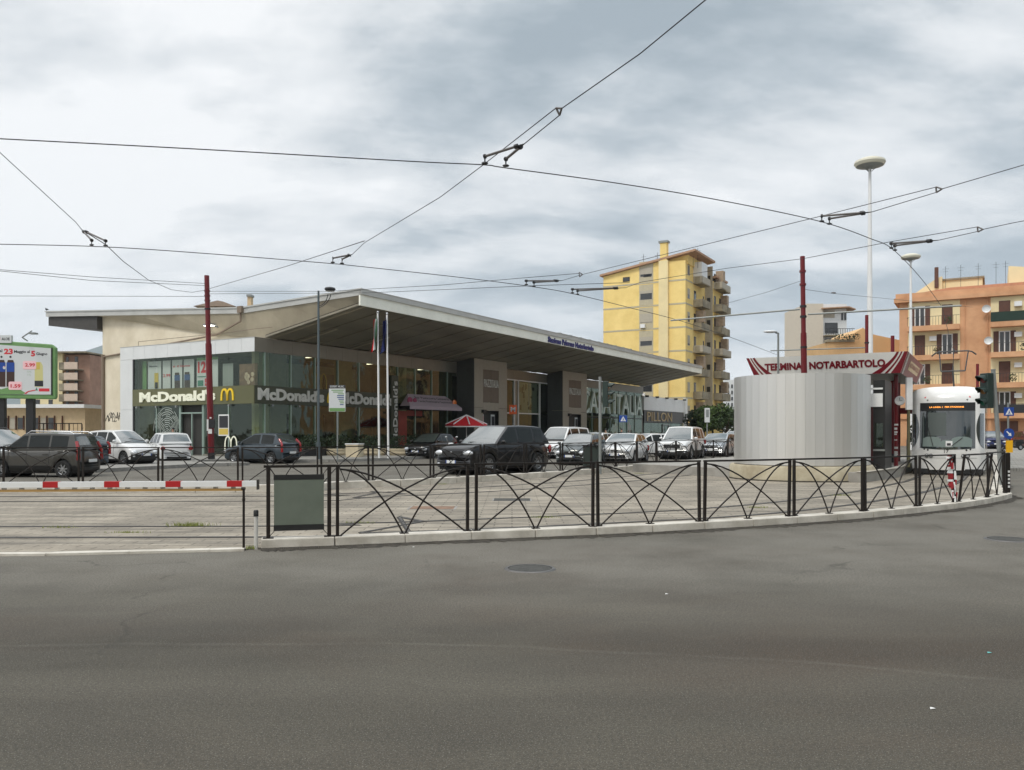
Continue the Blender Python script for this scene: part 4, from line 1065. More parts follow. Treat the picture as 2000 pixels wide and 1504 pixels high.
def ftext(s, x0, x1, z0, h):
    mb = textmb(s, x1 - x0, h, .045, 0)
    for v in mb.v:
        zz = z0 + v.y; vv = (zz - zb) / (zt - zb); x = x0 + v.x; p = onf(x, vv, .014); v.x, v.y, v.z = p.x, p.y, p.z
    mb.build('lettering', M_CANM, ct)
ftext('TERMINAL NOTARBARTOLO', -4.93, -.74, 3.90, .27)
def ons(y, v, o_=.012): return Vector((-ins * (1 - v) + o_, y, zb + (zt - zb) * v))
for s0_, s1_ in ((.35, .5), (.6, .75), (7.4, 7.55), (7.65, 7.8)):
    MB().add([ons(s0_ + .25, 0), ons(s1_ + .25, 0), ons(s1_, 1), ons(s0_, 1)], [(0, 1, 2, 3)]).build('stripe', M_CANW, ct)
MB().add([ons(2.0, .3), ons(6.4, .3), ons(6.4, .75), ons(2.0, .75)], [(0, 1, 2, 3)]).build('side_panel', M_BEIGE, ct)
mb = textmb('NOTARBARTOLO', 4.0, .22, .02, 0)
for v in mb.v:
    p = ons(2.2 + v.x, (.45 + v.y * 1.0 / .73 * .73), .016); v.x, v.y, v.z = p.x, p.y, p.z
mb.build('lettering', M_CANM, ct)
for x, y in ((-.5, 1.3), (-.9, 6.8), (-4.6, 6.8)): MB().tube([(x, y, .33), (x, y, zb + .01)], .075, 10).build('column', M_RED, ct, smooth=True)
MB().box(-.9, 1.0, 6.7, 6.85, 2.35, 2.6).build('crossbeam', M_RED, ct)
a_ = MB(); a_.lathe([(.0, -.02), (.07, -.08), (.10, -.2), (.06, -.26), (0, -.28)], 12, cx=-1.35, cy=.5, cz=zb); a_.build('bulb_lamp', M_LENS, ct, smooth=True)
# stickers on the near column, clock, glass screen
g = MB()
for i in range(12): z = .6 + rnd.random() * 1.3; g.box(-.5 + .02 - .07, -.5 + .05 + rnd.uniform(-.02, .03), 1.21, 1.222, z, z + rnd.uniform(.03, .09))
g.build('sticker', M_PAPER, ct)
t = thing('station_clock', 'round white clock on the maroon column under the terminal canopy', 'clock', K + E * -.36 + N_ * 1.15 + Vector((0, 0, 2.72)), -30)
MB().lathe([(0, -.06), (.15, -.06), (.17, -.04), (.17, .04), (0, .05)], 24, axis='y').build('case', M_WHITE, t, smooth=True)
MB().box(-.006, .006, -.07, -.064, 0, .11).box(0, .08, -.07, -.064, -.006, .006).build('hands', M_BLACK, t)
# plant in a pot and railing on the platform
def leafball(mb, c_, r, n, s, flat_=1.0):
    for i in range(n):
        while True:
            v = Vector((rnd.uniform(-1, 1), rnd.uniform(-1, 1), rnd.uniform(-1, 1)))
            if .25 < v.length < 1: break
        v = v.normalized() * (v.length ** .5)
        p = Vector(c_) + Vector((v.x * r[0], v.y * r[1], v.z * r[2]))
        a = Vector((rnd.gauss(0, 1), rnd.gauss(0, 1), rnd.gauss(0, 1))).normalized(); b = a.orthogonal().normalized(); c2 = a.cross(b)
        l = s * rnd.uniform(.6, 1.3)
        mb.add([p - b * l * .5, p + c2 * l * .28, p + b * l * .5, p - c2 * l * .28], [(0, 1, 2, 3)])
t = thing('potted_plant', 'bushy green shrub in a dark pot on the platform under the clock', 'potted plant', K + E * .15 + N_ * 3.3 + Vector((0, 0, .33)))
MB().lathe([(.19, 0), (.25, .55), (.28, .56), (.27, .62), (0, .60)], 16).build('pot', mat('pot_dark', (.05, .05, .045, 1), .7), t, smooth=True)
g = MB(); leafball(g, (0, 0, 1.15), (.4, .4, .55), 420, .13); leafball(g, (.05, 0, 1.75), (.3, .3, .35), 220, .13); g.build('foliage', M_LEAFD, t)
MB().tube([(0, 0, .5), (.02, 0, 1.1), (.04, 0, 1.7)], .025, 6).build('stem', M_BARK, t)
t = thing('platform_railing', 'thin metal tube railing at the tram side of the platform', 'railing', K + E * -.4 + N_ * 4.6 + Vector((0, 0, .33)), -30)
for x in (0, .7, 1.4): MB().tube([(x, 0, 0), (x, 0, .95)], .02, 8).build('post', M_GREY, t)
MB().tube([(0, 0, .95), (1.4, 0, .95)], .02, 8).tube([(0, 0, .3), (1.4, 0, .3)], .015, 8).build('rail_tube', M_GREY, t)
p = at(1780, 843, 29.6)
t = thing('shelter_post', 'slim olive post with a white panel on top at the platform edge beside the tram', 'post', (p.x - .1, 29.6, .33))
MB().box(-.04, .04, -.04, .04, 0, 3.0).build('post', mat('olive_post', c(96, 92, 66), .5), t)
MB().box(-.09, .12, -.05, .05, 2.05, 3.2).build('panel', M_WHITE, t)

# ------------------------------------------------------------ tram
tr = thing('tram', 'white tram number 17 with a large dark windscreen standing at the terminal', 'tram', (15.78, 30.1, 0), -30)
M_TRAM = mat('tram_white', (.82, .82, .80, 1), .22, coat=.6, var=.05)
HW = 1.2
def fy(x, z):     # nose shape: how far back the surface lies
    u = abs(x) / HW
    y = .42 * u ** 2.4 + .55 * max(0, u - .86) ** 1.3 * 6
    y += .0 if z > .9 else (.9 - z) * .10
    y += max(0, z - 1.0) * .13 + (max(0, z - 2.75) ** 2) * 1.2
    return y
def ztop(x): return 3.26 - .16 * (abs(x) / HW) ** 4
def nose(u, v):
    x = -HW + 2 * HW * u; x = math.copysign(abs(x / HW) ** .8, x) * HW; z = .20 + (ztop(x) - .20) * v
    return Vector((x, fy(x, z), z))
MB().grid(nose, 36, 30).build('front_shell', M_TRAM, tr, smooth=True)
LT = 23.0
def side(s_):
    ye = fy(HW, 1.5) - .02
    def fn(u, v):
        z = .20 + (ztop(HW) - .20) * v; y0 = fy(HW, z); return Vector((s_ * (HW + .0), y0 + (LT - y0) * u, z))
    return MB().grid(fn, 24, 12)
for s_ in (-1, 1): side(s_).build('side_panel', M_TRAM, tr, smooth=True)
MB().grid(lambda u, v: Vector((-HW + 2 * HW * u, fy(-HW + 2 * HW * u, ztop(-HW + 2 * HW * u)) * (1 - v) + LT * v, ztop(-HW + 2 * HW * u))), 20, 20).build('roof', M_TRAM, tr, smooth=True)
MB().box(-HW + .06, HW - .06, .42, LT, .04, .22).build('skirt', M_BLACK, tr)
MB().box(-HW + .1, HW - .1, .14, .5, .05, .24).build('coupler_cover', M_BLACK, tr)
def onose(x, z, o_=.012): return Vector((x, fy(x, z) - o_, z))
M_TRGL = mat('tram_glass', (.03, .04, .042, 1), .04, spec=.8, coat=1.0)
wind = MB().grid(lambda u, v: onose(-.90 + 1.8 * u, 1.0 + 1.66 * v - .05 * (1 - (2 * u - 1) ** 2) * (1 - v)), 24, 16).build('windscreen', M_TRGL, tr, smooth=True)
MB().grid(lambda u, v: onose(-.90 + 1.8 * u, 2.36 + .30 * v, .018), 24, 4).build('destination_panel', M_BLACK, wind, smooth=True)
M_LED = mat('led_orange', (1, .32, .03, 1), .5, emit=(1, .36, .06, 1), es=1.5)
mb = textmb('LA LINEA 1  PER STAZIONE', 1.12, .055, .012, 0)
for v in mb.v:
    p = onose(-.58 + v.x, 2.47 + v.y, .024); v.x, v.y, v.z = p.x, p.y, p.z
mb.build('led_text', M_LED, wind)
M_DASH = mat('dashboard_grey', c(120, 134, 130), .6)
g = MB()
for (x0, x1, z0, z1, m) in ((-.8, -.2, 1.05, 1.42, 0), (.15, .8, 1.05, 1.42, 0), (-.2, .2, 1.03, 1.3, 0)):
    g.grid(lambda u, v: onose(x0 + (x1 - x0) * u, z0 + (z1 - z0) * v * (1 - .25 * abs(2 * u - 1) ** 3), .015), 8, 6)
g.build('dashboard', M_DASH, wind, smooth=True)
M_CURT = mat('cab_light_grey', c(84, 92, 90), .5)
g = MB()
for (x0, x1, z0, z1) in ((-.62, -.02, 1.45, 2.30), (-.8, -.76, 1.1, 2.3)):
    g.grid(lambda u, v: onose(x0 + (x1 - x0) * u, z0 + (z1 - z0) * v, .014), 8, 6)
g.build('cab_blind', M_CURT, wind, smooth=True)
MB().tube([onose(.15, 1.08, .035), onose(.5, 1.38, .035)], .012, 6).tube([onose(-.45, 1.08, .035), onose(-.62, 1.75, .035)], .012, 6).build('wiper', M_BLACK, wind)
g = MB().grid(lambda u, v: onose(-.04 + .22 * u, 1.06 + .2 * v, .022), 4, 4).build('route_card', M_WHITE, wind)
MB().grid(lambda u, v: onose(.0 + .13 * u, 1.09 + .09 * v, .026), 4, 4).build('card_mark', M_PK, g)
for s_ in (-1, 1):
    def lune(u, v):
        z = .98 + 1.28 * v; wmax = .24 * math.sin(math.pi * min(1, (1 - v) * .9 + .10)) ** .6
        x = 1.17 - wmax * (1 - u); p = onose(s_ * x, z, .014); return p
    MB().grid(lune, 10, 18).build('corner_window', M_TRGL, tr, smooth=True)
    MB().grid(lambda u, v: Vector((s_ * (HW + .012), fy(HW, 1.5) + .35 + 2.0 * u, 1.0 + 1.5 * v)), 4, 4).build('side_window', M_TRGL, tr)
    for i in range(7): MB().box(s_ * HW if s_ < 0 else HW, s_ * (HW + .012) if s_ > 0 else -HW - .012, 3.6 + i * 2.8, 5.9 + i * 2.8, 1.1, 2.5).build('side_window', M_TRGL, tr)
    for x, m in ((.52, M_LENS), (.66, M_LENS)):
        p = onose(s_ * x, .72, .0); MB().ell(p.x, p.y, p.z, .055, .03, .055, 12).build('headlight', m, tr, smooth=True)
        MB().lathe([(.055, -.03), (.068, -.03), (.07, .01)], 16, cx=p.x, cy=p.y, cz=p.z, axis='y', cap=False).build('headlight_rim', M_BLACK, tr)
    for dx, dz, m in ((.62, .93, M_BLACK), (.74, .96, M_BLACK), (.72, 2.86, mat('faded_pink', c(226, 120, 120), .5)), (.64, 2.76, M_GREY)):
        p = onose(s_ * dx, dz, .0); MB().ell(p.x, p.y, p.z, .035, .015, .035, 10).build('marker_lamp', m, tr, smooth=True)
mb = textmb('17', .15, .13, .01, 0)
for v in mb.v:
    p = onose(-.09 + v.x, .82 + v.y, .012); v.x, v.y, v.z = p.x, p.y, p.z
mb.build('number', M_BLACK, tr)
MB().tube([onose(-1.1 + 2.2 * i / 14, .64, .004) for i in range(15)], .006, 5).build('panel_seam', M_GREY, tr)
for s_ in (-1, 1): MB().box(s_ * 1.2 - .03, s_ * 1.2 + .08 * s_ + .03, .75, .85, 2.72, 2.84).build('camera_pod', M_WHITE, tr)
pg = MB(); pz = 3.25
pg.tube([(-.0, 7.2, pz), (0.0, 5.6, pz + .9), (0, 6.4, pz + 1.9)], .035, 8); pg.tube([(-.45, 5.6, pz + .9), (.45, 5.6, pz + .9)], .03, 8)
pg.tube([(-.45, 5.6, pz + .9), (-.55, 6.4, pz + 1.78)], .025, 8); pg.tube([(.45, 5.6, pz + .9), (.55, 6.4, pz + 1.78)], .025, 8)
pg.tube([(-.85, 6.4, pz + 1.62), (-.7, 6.4, pz + 1.75), (-.55, 6.4, pz + 1.8), (.55, 6.4, pz + 1.8), (.7, 6.4, pz + 1.75), (.85, 6.4, pz + 1.62)], .03, 8)
pg.box(-.35, .35, 6.8, 7.8, pz - .05, pz + .16); pg.build('pantograph', M_DARK, tr)
MB().box(-.8, .8, 8.5, 12, pz - .06, pz + .22).build('roof_unit', M_GREY, tr)

# ------------------------------------------------------------ poles and lamps
def ringset(g, z, r, n=1):
    for i in range(n): g.lathe([(r, 0), (r + .022, .005), (r + .022, .05), (r, .055)], 14, cz=z + i * .12, cap=False)
def redpole(label, x, y, h, r, z0=.0, lean=(0, 0), rings=()):
    t = thing('catenary_pole', label, 'pole', (x, y, z0), 0, 'maroon tram wire poles')
    lx, ly = lean
    q = lambda z: (lx * z / h, ly * z / h, z)
    MB().tube([q(0), q(h * .62)], r, 16).tube([q(h * .62), q(h * .63)], r * .98, 16).tube([q(h * .63), q(h)], r * .8, 16).build('shaft', M_RED, t, smooth=True)
    MB().tube([q(0), q(.35)], r * 1.12, 16).build('base_sleeve', M_DARK, t, smooth=True)
    for z in rings:
        g = MB(); a = q(z); g.tube([(a[0], a[1], z), (a[0], a[1], z + .07)], r * .8 + .03, 14); g.build('clamp_ring', M_RED if z % 2 < 1 else M_DARK, t)
    return t
q = gr(413, 897, .14)
pole1 = redpole('maroon tram wire pole with stickers before the glass restaurant corner', q.x, q.y, 9.7, .16, .14, (-.25, 0), (7.9, 8.35, 8.6, 8.85))
g = MB(); g.box(-.1, .1, -.215, -.2, 1.35, 1.6).box(-.19, -.10, -.16, -.14, 1.5, 2.1).box(-.02, .08, -.22, -.205, 2.15, 2.22); g.build('sticker', M_PAPER, pole1)
MB().box(-.05, .26, -.26, -.2, 1.65, 2.1).build('junction_box', M_DARK, pole1)
q = at(1573, 726, 28.4)
pole2 = redpole('tall maroon tram wire pole rising out of the metal drum', q.x, 28.4, 7.1, .10, .5, (-.10, 0), (3.95, 5.0, 5.35, 6.1, 6.55))
redpole('maroon tram wire pole behind the terminal canopy beside the white mast', 17.45, 40.8, 7.0, .1, .33, (0, 0), (5.0, 5.6))
redpole('short maroon pole right of the white mast over the terminal canopy', 22.0, 48, 6.9, .1, .0, (0, 0), ())
redpole('maroon pole rising behind the tram roof before the orange houses', 27.5, 49, 5.6, .1, .0, (0, 0), ())
redpole('thin maroon pole top at the right corner of the terminal canopy', 15.6, 34.0, 5.2, .09, .33, (0, 0), ())
def saucer(label, px, py, pw, Y):
    p = at(px, py, Y); r = pw * Y / F / 2
    t = thing('saucer_light', label, 'high mast lamp', (p.x + .08, Y, 0), 0, 'white saucer mast lights')
    MB().tube([(0, 0, 0), (0, 0, p.z * .45), (0, 0, p.z)], [.19, .15, .075], 14).build('mast', M_WHITE, t, smooth=True)
    MB().lathe([(r * .25, p.z + .02), (r * .9, p.z + .12), (r, p.z + .25), (r * .97, p.z + .36), (r * .6, p.z + .50), (0, p.z + .55)], 32).build('saucer', mat('saucer_ivory', c(214, 210, 192), .5), t, smooth=True)
    MB().lathe([(0, p.z - .1), (r * .3, p.z + .0), (r * .85, p.z + .11)], 24, cap=False).build('reflector', M_GREY, t, smooth=True)
    for i in range(4): a = i * math.pi / 2; MB().tube([(0, 0, p.z - .25), (r * .5 * math.cos(a), r * .5 * math.sin(a), p.z + .08)], .02, 6).build('stay', M_GREY, t)
saucer('tall nearer white mast with a large saucer-shaped lamp behind the terminal', 1696, 328, 58, 45)
saucer('farther white mast with a smaller saucer lamp before the orange houses', 1777, 508, 36, 72)
# small single-arm lamp over the drum
p = at(1520, 650, 29.3)
t = thing('street_lamp', 'small grey street lamp with a flat head pointing left over the drum', 'street lamp', (p.x, 29.3, .5))
hh = p.z - .5
MB().tube([(0, 0, 0), (0, 0, hh)], [.05, .035], 10).tube([(0, 0, hh - .02), (-.1, 0, hh + .01)], .03, 8).build('pole', M_GREY, t, smooth=True)
MB().ell(-.28, 0, hh + .04, .25, .1, .05, 16).build('lamp_head', M_CLADL, t, smooth=True)
# station forecourt lamp
q = gr(622, 897, .14)
t = thing('street_lamp', 'tall grey lamp post with round head on curved brackets before the glass front', 'street lamp', (q.x, q.y, .14))
zt_ = at(622, 568, q.y).z - .14; k_ = q.y / F
MB().tube([(0, 0, 0), (0, 0, .9)], .11, 12).tube([(0, 0, .9), (0, 0, zt_)], [.07, .055], 12).build('pole', mat('lamp_post_blue_grey', c(88, 98, 102), .5, .3), t, smooth=True)
for o_ in (0, .28):
    pts = []
    for i in range(9):
        u = i / 8; pts.append(((.02 + .48 * math.sin(u * 1.45) + o_ * u * .6), 0, zt_ - .80 + o_ * -.3 * (1 - u) + .62 * (u ** 1.6)))
    MB().tube(pts, .022, 8).build('bracket', M_DARK, t, smooth=True)
MB().lathe([(0, -.10), (.25, -.06), (.30, .0), (.25, .07), (0, .13)], 20, cx=.62, cy=-.05, cz=zt_ + .08).build('lamp_head', M_DARK, t, smooth=True)
MB().lathe([(0, -.03), (.24, -.0)], 20, cx=.62, cy=-.05, cz=zt_ - .03, cap=False).build('lamp_glass', M_LENS, t, smooth=True)

# traffic lights
def tlight(label, x, y, h, zh, side_, rz, lean=0, sc=1.0):
    t = thing('traffic_light', label, 'traffic light', (x, y, .0), 0, None)
    MB().tube([(0, 0, 0), (-lean, 0, h)], .055, 12).tube([(-lean, 0, h), (-lean, 0, h + .03)], .06, 12).build('pole', M_GREY, t, smooth=True)
    hd = thing('signal_head', '', '', (side_ * .22 - lean * zh / h, -.0, zh), rz); del hd['label']; del hd['category']; hd.parent = t
    M_HG = mat('signal_green_black', (.018, .035, .03, 1), .45)
    MB().box(-.14, .14, -.10, .10, -.48, .48).build('housing', M_HG, hd, bevel=.02)
    for i, m in enumerate((M_REDL, M_ORL, mat('green_lens', (.02, .2, .12, 1), .2))):
        z = .31 - i * .31
        MB().lathe([(0, -.02), (.095, -.01), (.1, .01)], 16, cx=0, cy=-.11, cz=z, axis='y').build('lens', mat('unlit_lens_%d' % i, tuple(v * .25 for v in m.diffuse_color[:3]) + (1,) if False else ((.12, .01, .01, 1), (.16, .07, .01, 1), (.01, .08, .05, 1))[i], .15, coat=1), hd)
        vs = MB()
        for j in range(10):
            a0, a1 = math.pi * (-.12 + 1.24 * j / 10), math.pi * (-.12 + 1.24 * (j + 1) / 10)
            l0 = .10 + .16 * max(0, math.sin(a0)); l1 = .10 + .16 * max(0, math.sin(a1))
            vs.add([(.12 * math.cos(a0), -.10, z + .12 * math.sin(a0)), (.12 * math.cos(a1), -.10, z + .12 * math.sin(a1)), (.12 * math.cos(a1), -.10 - l1, z + .11 * math.sin(a1) - .02), (.12 * math.cos(a0), -.10 - l0, z + .11 * math.sin(a0) - .02)], [(0, 1, 2, 3)])
        vs.build('visor', M_HG, hd)
    for z in (-.35, .35): MB().tube([(0, 0.0, z), (-side_ * .22 * math.cos(R(rz)), 0, z)], .02, 6).build('bracket', M_DARK, t, loc=(side_ * .22 - lean * zh / h, 0, zh))
    return t
tlight('grey traffic light pole with its head side-on on the far kerb in mid picture', 1172 * 0 + (172) * 31 / F, 31.0, 3.62, 3.0, 1, 70)
p = gr(1957, 957)
tlight('leaning traffic light with a green-black head at the far right corner', p.x, p.y, 3.28, 2.72, -1, -75, .24)
# cabinet beside the mid light
t = thing('control_cabinet', 'dark green metal cabinet behind the middle traffic light', 'cabinet', (155 * 31.6 / F, 31.9, .02))
MB().box(-.28, .36, -.18, .18, 0, 1.02).build('body', mat('cabinet_green', (.03, .042, .036, 1), .5), t, bevel=.01)
MB().box(-.31, .39, -.21, .21, 1.02, 1.06).build('lid', M_DARK, t)
# crossing and arrow signs, right
M_SBLUE = mat('sign_blue', c(30, 70, 150), .4)
def signpost(label, x, y, z0, items):
    t = thing('traffic_sign', label, 'traffic sign', (x, y, z0))
    top = max(i[1] for i in items) + .3
    MB().tube([(0, 0, 0), (0, 0, top)], .03, 10).build('pole', M_GREY, t, smooth=True)
    for kind, z, s_ in items:
        if kind == 'cross':
            pl = MB().box(-s_, s_, -.05, -.035, z - s_ * .85, z + s_ * .85).build('plate', M_SBLUE, t)
            MB().prism([(-s_ * .72, z - s_ * .6), (s_ * .72, z - s_ * .6), (0, z + s_ * .66)], -.056, -.052, 'y').build('triangle', M_WHITE, pl)
            mb = MB(); mb.ell(0, -.06, z + s_ * .16, s_ * .08, .004, s_ * .08, 8)
            mb.tube([(0, -.06, z + s_ * .06), (0.02 * s_, -.06, z - s_ * .15)], s_ * .07, 6).tube([(0, -.06, z - s_ * .12), (-s_ * .2, -.06, z - s_ * .48)], s_ * .05, 6).tube([(0, -.06, z - s_ * .12), (s_ * .2, -.06, z - s_ * .48)], s_ * .05, 6)
            mb.tube([(0, -.06, z + .02 * s_), (s_ * .17, -.06, z - s_ * .15)], s_ * .04, 6); mb.build('walking_figure', M_SBLUE, pl)
        elif kind == 'arrow':
            pl = MB().lathe([(0, -.05), (s_, -.05), (s_, -.035), (0, -.035)], 28, cz=z, axis='y').build('plate', M_SBLUE, t)
            Mx = T((0, -.052, z)) @ RX90 @ Matrix.Rotation(R(-45), 4, 'Z')
            mb = MB(); q = [(-.62 * s_, -.12 * s_), (.1 * s_, -.12 * s_), (.1 * s_, -.38 * s_), (.66 * s_, 0), (.1 * s_, .38 * s_), (.1 * s_, .12 * s_), (-.62 * s_, .12 * s_)]
            mb.add([Mx @ Vector((a, b, 0)) for a, b in q], [tuple(range(7))]); mb.build('arrow', M_WHITE, pl)
        elif kind == 'yellow':
            MB().box(-.08, .12, -.06, .0, z - .2, z + .2).build('marker_plate', mat('marker_yellow', c(236, 176, 20), .5), t)
    return t
Yp = 27.5
p = at(1969, 804, Yp); signpost('blue square pedestrian crossing sign over a round blue arrow sign at the right corner', p.x, Yp, .1, [('cross', at(0, 804, Yp).z - .1, .165), ('arrow', at(0, 847, Yp).z - .1, .175), ('yellow', at(0, 872, Yp).z - .1, .17)])
p = at(1217, 818, 62); signpost('small blue pedestrian crossing sign before the far glazed shop', p.x, 62, .14, [('cross', at(0, 818, 62).z - .14, .30)])
# black reflective post by the right corner
p = gr(1966, 962, .14)
t = thing('marker_post', 'dark post with white chevron stickers at the right corner of the kerb', 'post', p)
MB().box(-.06, .06, -.05, .05, 0, .95).build('post', M_FENCE, t)
g = MB()
for i in range(5): g.box(.0, .05, -.056, -.052, .12 + i * .09, .17 + i * .09)
g.build('sticker', M_PAPER, t)
# forecourt sign with event list
q = gr(659, 900, .14); Ys = q.y
t = thing('poster_sign', 'white event poster with green and purple text lines on a thin post', 'sign board', (at(659, 843, Ys).x, Ys, .14))
zz = lambda py: at(0, py, Ys).z - .14
MB().tube([(0, 0, 0), (0, 0, zz(752))], .035, 8).build('post', M_GREY, t)
hw_ = 16 * Ys / F
pb = MB().box(-hw_, hw_, -.06, -.04, zz(804), zz(759)).build('board', M_PW, t)
MB().box(-hw_, hw_, -.065, -.04, zz(759) + .01, zz(752)).build('header', M_PK, pb)
textmb('EXPERT MUSIC', hw_ * 1.7, .1, .01, 0, T((-hw_ * .85, -.07, zz(759) + .05)) @ RX90).build('header_text', M_PW, pb)
for i, (x0, w_, m) in enumerate(((-.7, 1.5, M_PG), (-.5, 1.2, M_PG), (.1, .75, M_PG), (0, .85, M_PB), (0, .85, M_PB), (.15, .7, M_PB), (.25, .55, M_PG), (.35, .5, M_PG), (.35, .45, M_PB))):
    z = zz(761.5 + i * 3.5); MB().box(x0 * hw_ , (x0 + w_) * hw_ * .98 if (x0 + w_) < 1 else hw_ * .93, -.064, -.06, z - .045, z).build('text_line', m, pb)
MB().box(-hw_ * .95, hw_ * .95, -.064, -.06, zz(803.5), zz(797)).build('green_band', M_PG, pb)

# flags
def flag(px, label, cols, k_):
    Yf = 41.8 + k_
    q = gr(px + 3.5, 895, .14); Yf = q.y
    t = thing('flag_pole', label, 'flag pole', (q.x, q.y, .14)); hz_ = at(0, 612 + k_ * 3, q.y).z - .14
    MB().tube([(0, 0, 0), (-.08, 0, hz_)], [.06, .045], 12).build('pole', M_WHITE, t, smooth=True)
    MB().ell(-.08, 0, hz_ + .06, .07, .07, .07, 10).build('finial', M_CHROME, t, smooth=True)
    n = len(cols)
    for i, m in enumerate(cols):
        def fn(u, v, i=i):
            uu = (i + u) / n; z = hz_ - .15 - 1.75 * v - .25 * uu
            return Vector((-.10 + (-.30 * uu * (.45 + .55 * v) + .03 * math.sin(v * 6 + uu * 5)) - .02, -.05 - .14 * math.sin(uu * 9 + v * 3) , z))
        MB().grid(fn, 8, 16).build('flag_cloth', m, t, smooth=True)
M_FG = mat('flag_green', c(30, 110, 66), .8); M_FR = mat('flag_red', c(190, 36, 40), .8); M_FB = mat('flag_blue', c(34, 42, 96), .8)
flag(737, 'white flagpole with a limp green, white and red flag', [M_FG, M_WHITE, M_FR], 0)
flag(755, 'white flagpole with a limp dark blue flag', [M_FB], 1)

# planters and benches on the forecourt
M_PLNT = mat('cast_planter', c(200, 186, 158), .85, var=.2, vs=2)
for i, (px, wpx, lb) in enumerate(((690, 27, 'square cream concrete planter block before the glass front'),)):
    q = gr(px, 893, .14); t = thing('planter', lb, 'planter', (q.x, q.y + .4, .14), -15)
    MB().box(-.4, .4, -.35, .35, 0, .72).build('tub', M_PLNT, t, bevel=.02); MB().box(-.43, .43, -.38, .38, .72, .78).build('rim', M_WHITE, t, bevel=.01)
for i, (px, lb) in enumerate(((585, 'low round stone planter behind the rear of the dark grey hatchback'), (655, 'low curved stone planter left of the square planter block'), (728, 'low curved stone planter between square block and flagpoles'), (785, 'low curved stone planter left of the black hatchback'))):
    q = gr(px, 889, .14); t = thing('planter', lb, 'planter', (q.x, q.y, .14), 0, 'low stone planters before the glass front')
    MB().lathe([(.75, 0), (.85, .14), (.83, .16), (.83, .3), (.86, .32), (.86, .42), (.78, .42), (.75, .36), (0, .36)], 24).build('tub', M_PLNT, t, smooth=True, sharp=30)
    g = MB(); leafball(g, (0, 0, .75), (.85, .8, .5), 520, .14); g.build('foliage', M_LEAFD, t)
hd = []
for i, yy in enumerate((3.2, 5.6, 8.0, 10.4, 13.6, 16.4)):
    p = fr(1.5, yy, .14); t = thing('hedge_trough', 'dark leafy shrub trough against the glass front, %s of six' % (NTH[i] if i else 'nearest'), 'planter', p, -30, 'shrub troughs along the glass front')
    MB().box(-.25, .25, -.95, .95, 0, .42).build('trough', M_DARK, t); g = MB(); leafball(g, (0, 0, .8), (.4, 1.05, .5), 460, .15); g.build('foliage', M_LEAFD, t)
# red parasol, table set
q = at(911, 819, 60)
t = thing('parasol', 'red cafe parasol with white seams open before the first portal', 'parasol', (q.x, 60, .14)); zz0 = at(0, 829, 60).z - .14; zz1 = at(0, 811, 60).z - .14; rp_ = 41 * 60 / F
MB().tube([(0, 0, 0), (0, 0, zz1)], .03, 8).build('pole', M_WHITE, t)
g = MB(); g2 = MB()
for i in range(8):
    a0, a1 = 2 * math.pi * i / 8 + .2, 2 * math.pi * (i + 1) / 8 + .2
    A_ = Vector((rp_ * math.cos(a0), rp_ * math.sin(a0), zz0)); B_ = Vector((rp_ * math.cos(a1), rp_ * math.sin(a1), zz0)); Tp = Vector((0, 0, zz1))
    g.add([A_, B_, Tp, A_ - Vector((0, 0, .16)), B_ - Vector((0, 0, .16))], [(0, 1, 2), (0, 3, 4, 1)])
    g2.tube([A_ + Vector((0, 0, .01)), Tp + Vector((0, 0, .01))], .05, 6); g2.tube([A_ - Vector((0, 0, .16)), B_ - Vector((0, 0, .16))], .045, 6)
g.build('canopy', mat('parasol_red', c(200, 30, 40), .7), t); g2.build('white_trim', M_WHITE, t)
for i, dx in enumerate((-1.0, .2, 1.2)):
    t = thing('cafe_chair', ['red plastic cafe chair left of the parasol pole', 'red plastic cafe chair under the parasol', 'red plastic cafe chair right of the parasol pole'][i], 'chair', (q.x + dx, 59.6, .14), 0, 'red chairs under the parasol')
    MB().box(-.22, .22, -.22, .22, .42, .46).build('seat', M_REDB, t); MB().box(-.22, .22, .19, .23, .46, .88).build('backrest', M_REDB, t)
    for a, b in ((-.19, -.19), (.19, -.19), (-.19, .19), (.19, .19)): MB().tube([(a, b, 0), (a, b, .42)], .018, 6).build('leg', M_REDB, t)
# orange metro sign on a post before the second portal
q = at(1002, 799, 70); t = thing('hanging_sign', 'orange box sign with a white M on a post between the portals', 'sign', (q.x, 70, .14)); z0 = at(0, 809, 70).z - .14; z1 = at(0, 791, 70).z - .14
MB().tube([(0, 0.1, 0), (0, .1, z1)], .05, 8).build('post', M_GREY, t); sb = MB().box(-.32, .32, -.1, .1, z0, z1).build('box', mat('sign_orange', c(232, 96, 34), .5), t)
textmb('M', .4, .42, .03, 0, T((-.2, -.11, (z0 + z1) / 2 - .2)) @ RX90).build('letter', M_WHITE, sb)
# ------------------------------------------------------------ vehicles
def paint(name, col, metal=.25): return mat('paint_' + name, col, .35, metal, coat=.8, spec=.2)
P_WHITE = paint('white', (.70, .70, .69, 1), 0); P_BLACK = mat('paint_black', (.006, .006, .007, 1), .3, 0, coat=.7, spec=.25); P_DGREY = paint('dark_grey', (.045, .052, .056, 1), .5)
P_BLUEG = paint('blue_grey', (.05, .065, .078, 1), .3); P_SILV = paint('silver', (.42, .43, .44, 1), .6); P_GRN = paint('green_grey', (.05, .06, .058, 1), .4); P_BLUE = paint('blue', (.02, .03, .12, 1), .3)
P_OLDW = paint('matt_grey', (.062, .060, .054, 1), .1)
def lerpP(P, x):
    if x <= P[0][0]: return P[0][1]
    for (a, va), (b, vb) in zip(P, P[1:]):
        if x <= b:
            t = (x - a) / (b - a); return va + (vb - va) * t
    return P[-1][1]
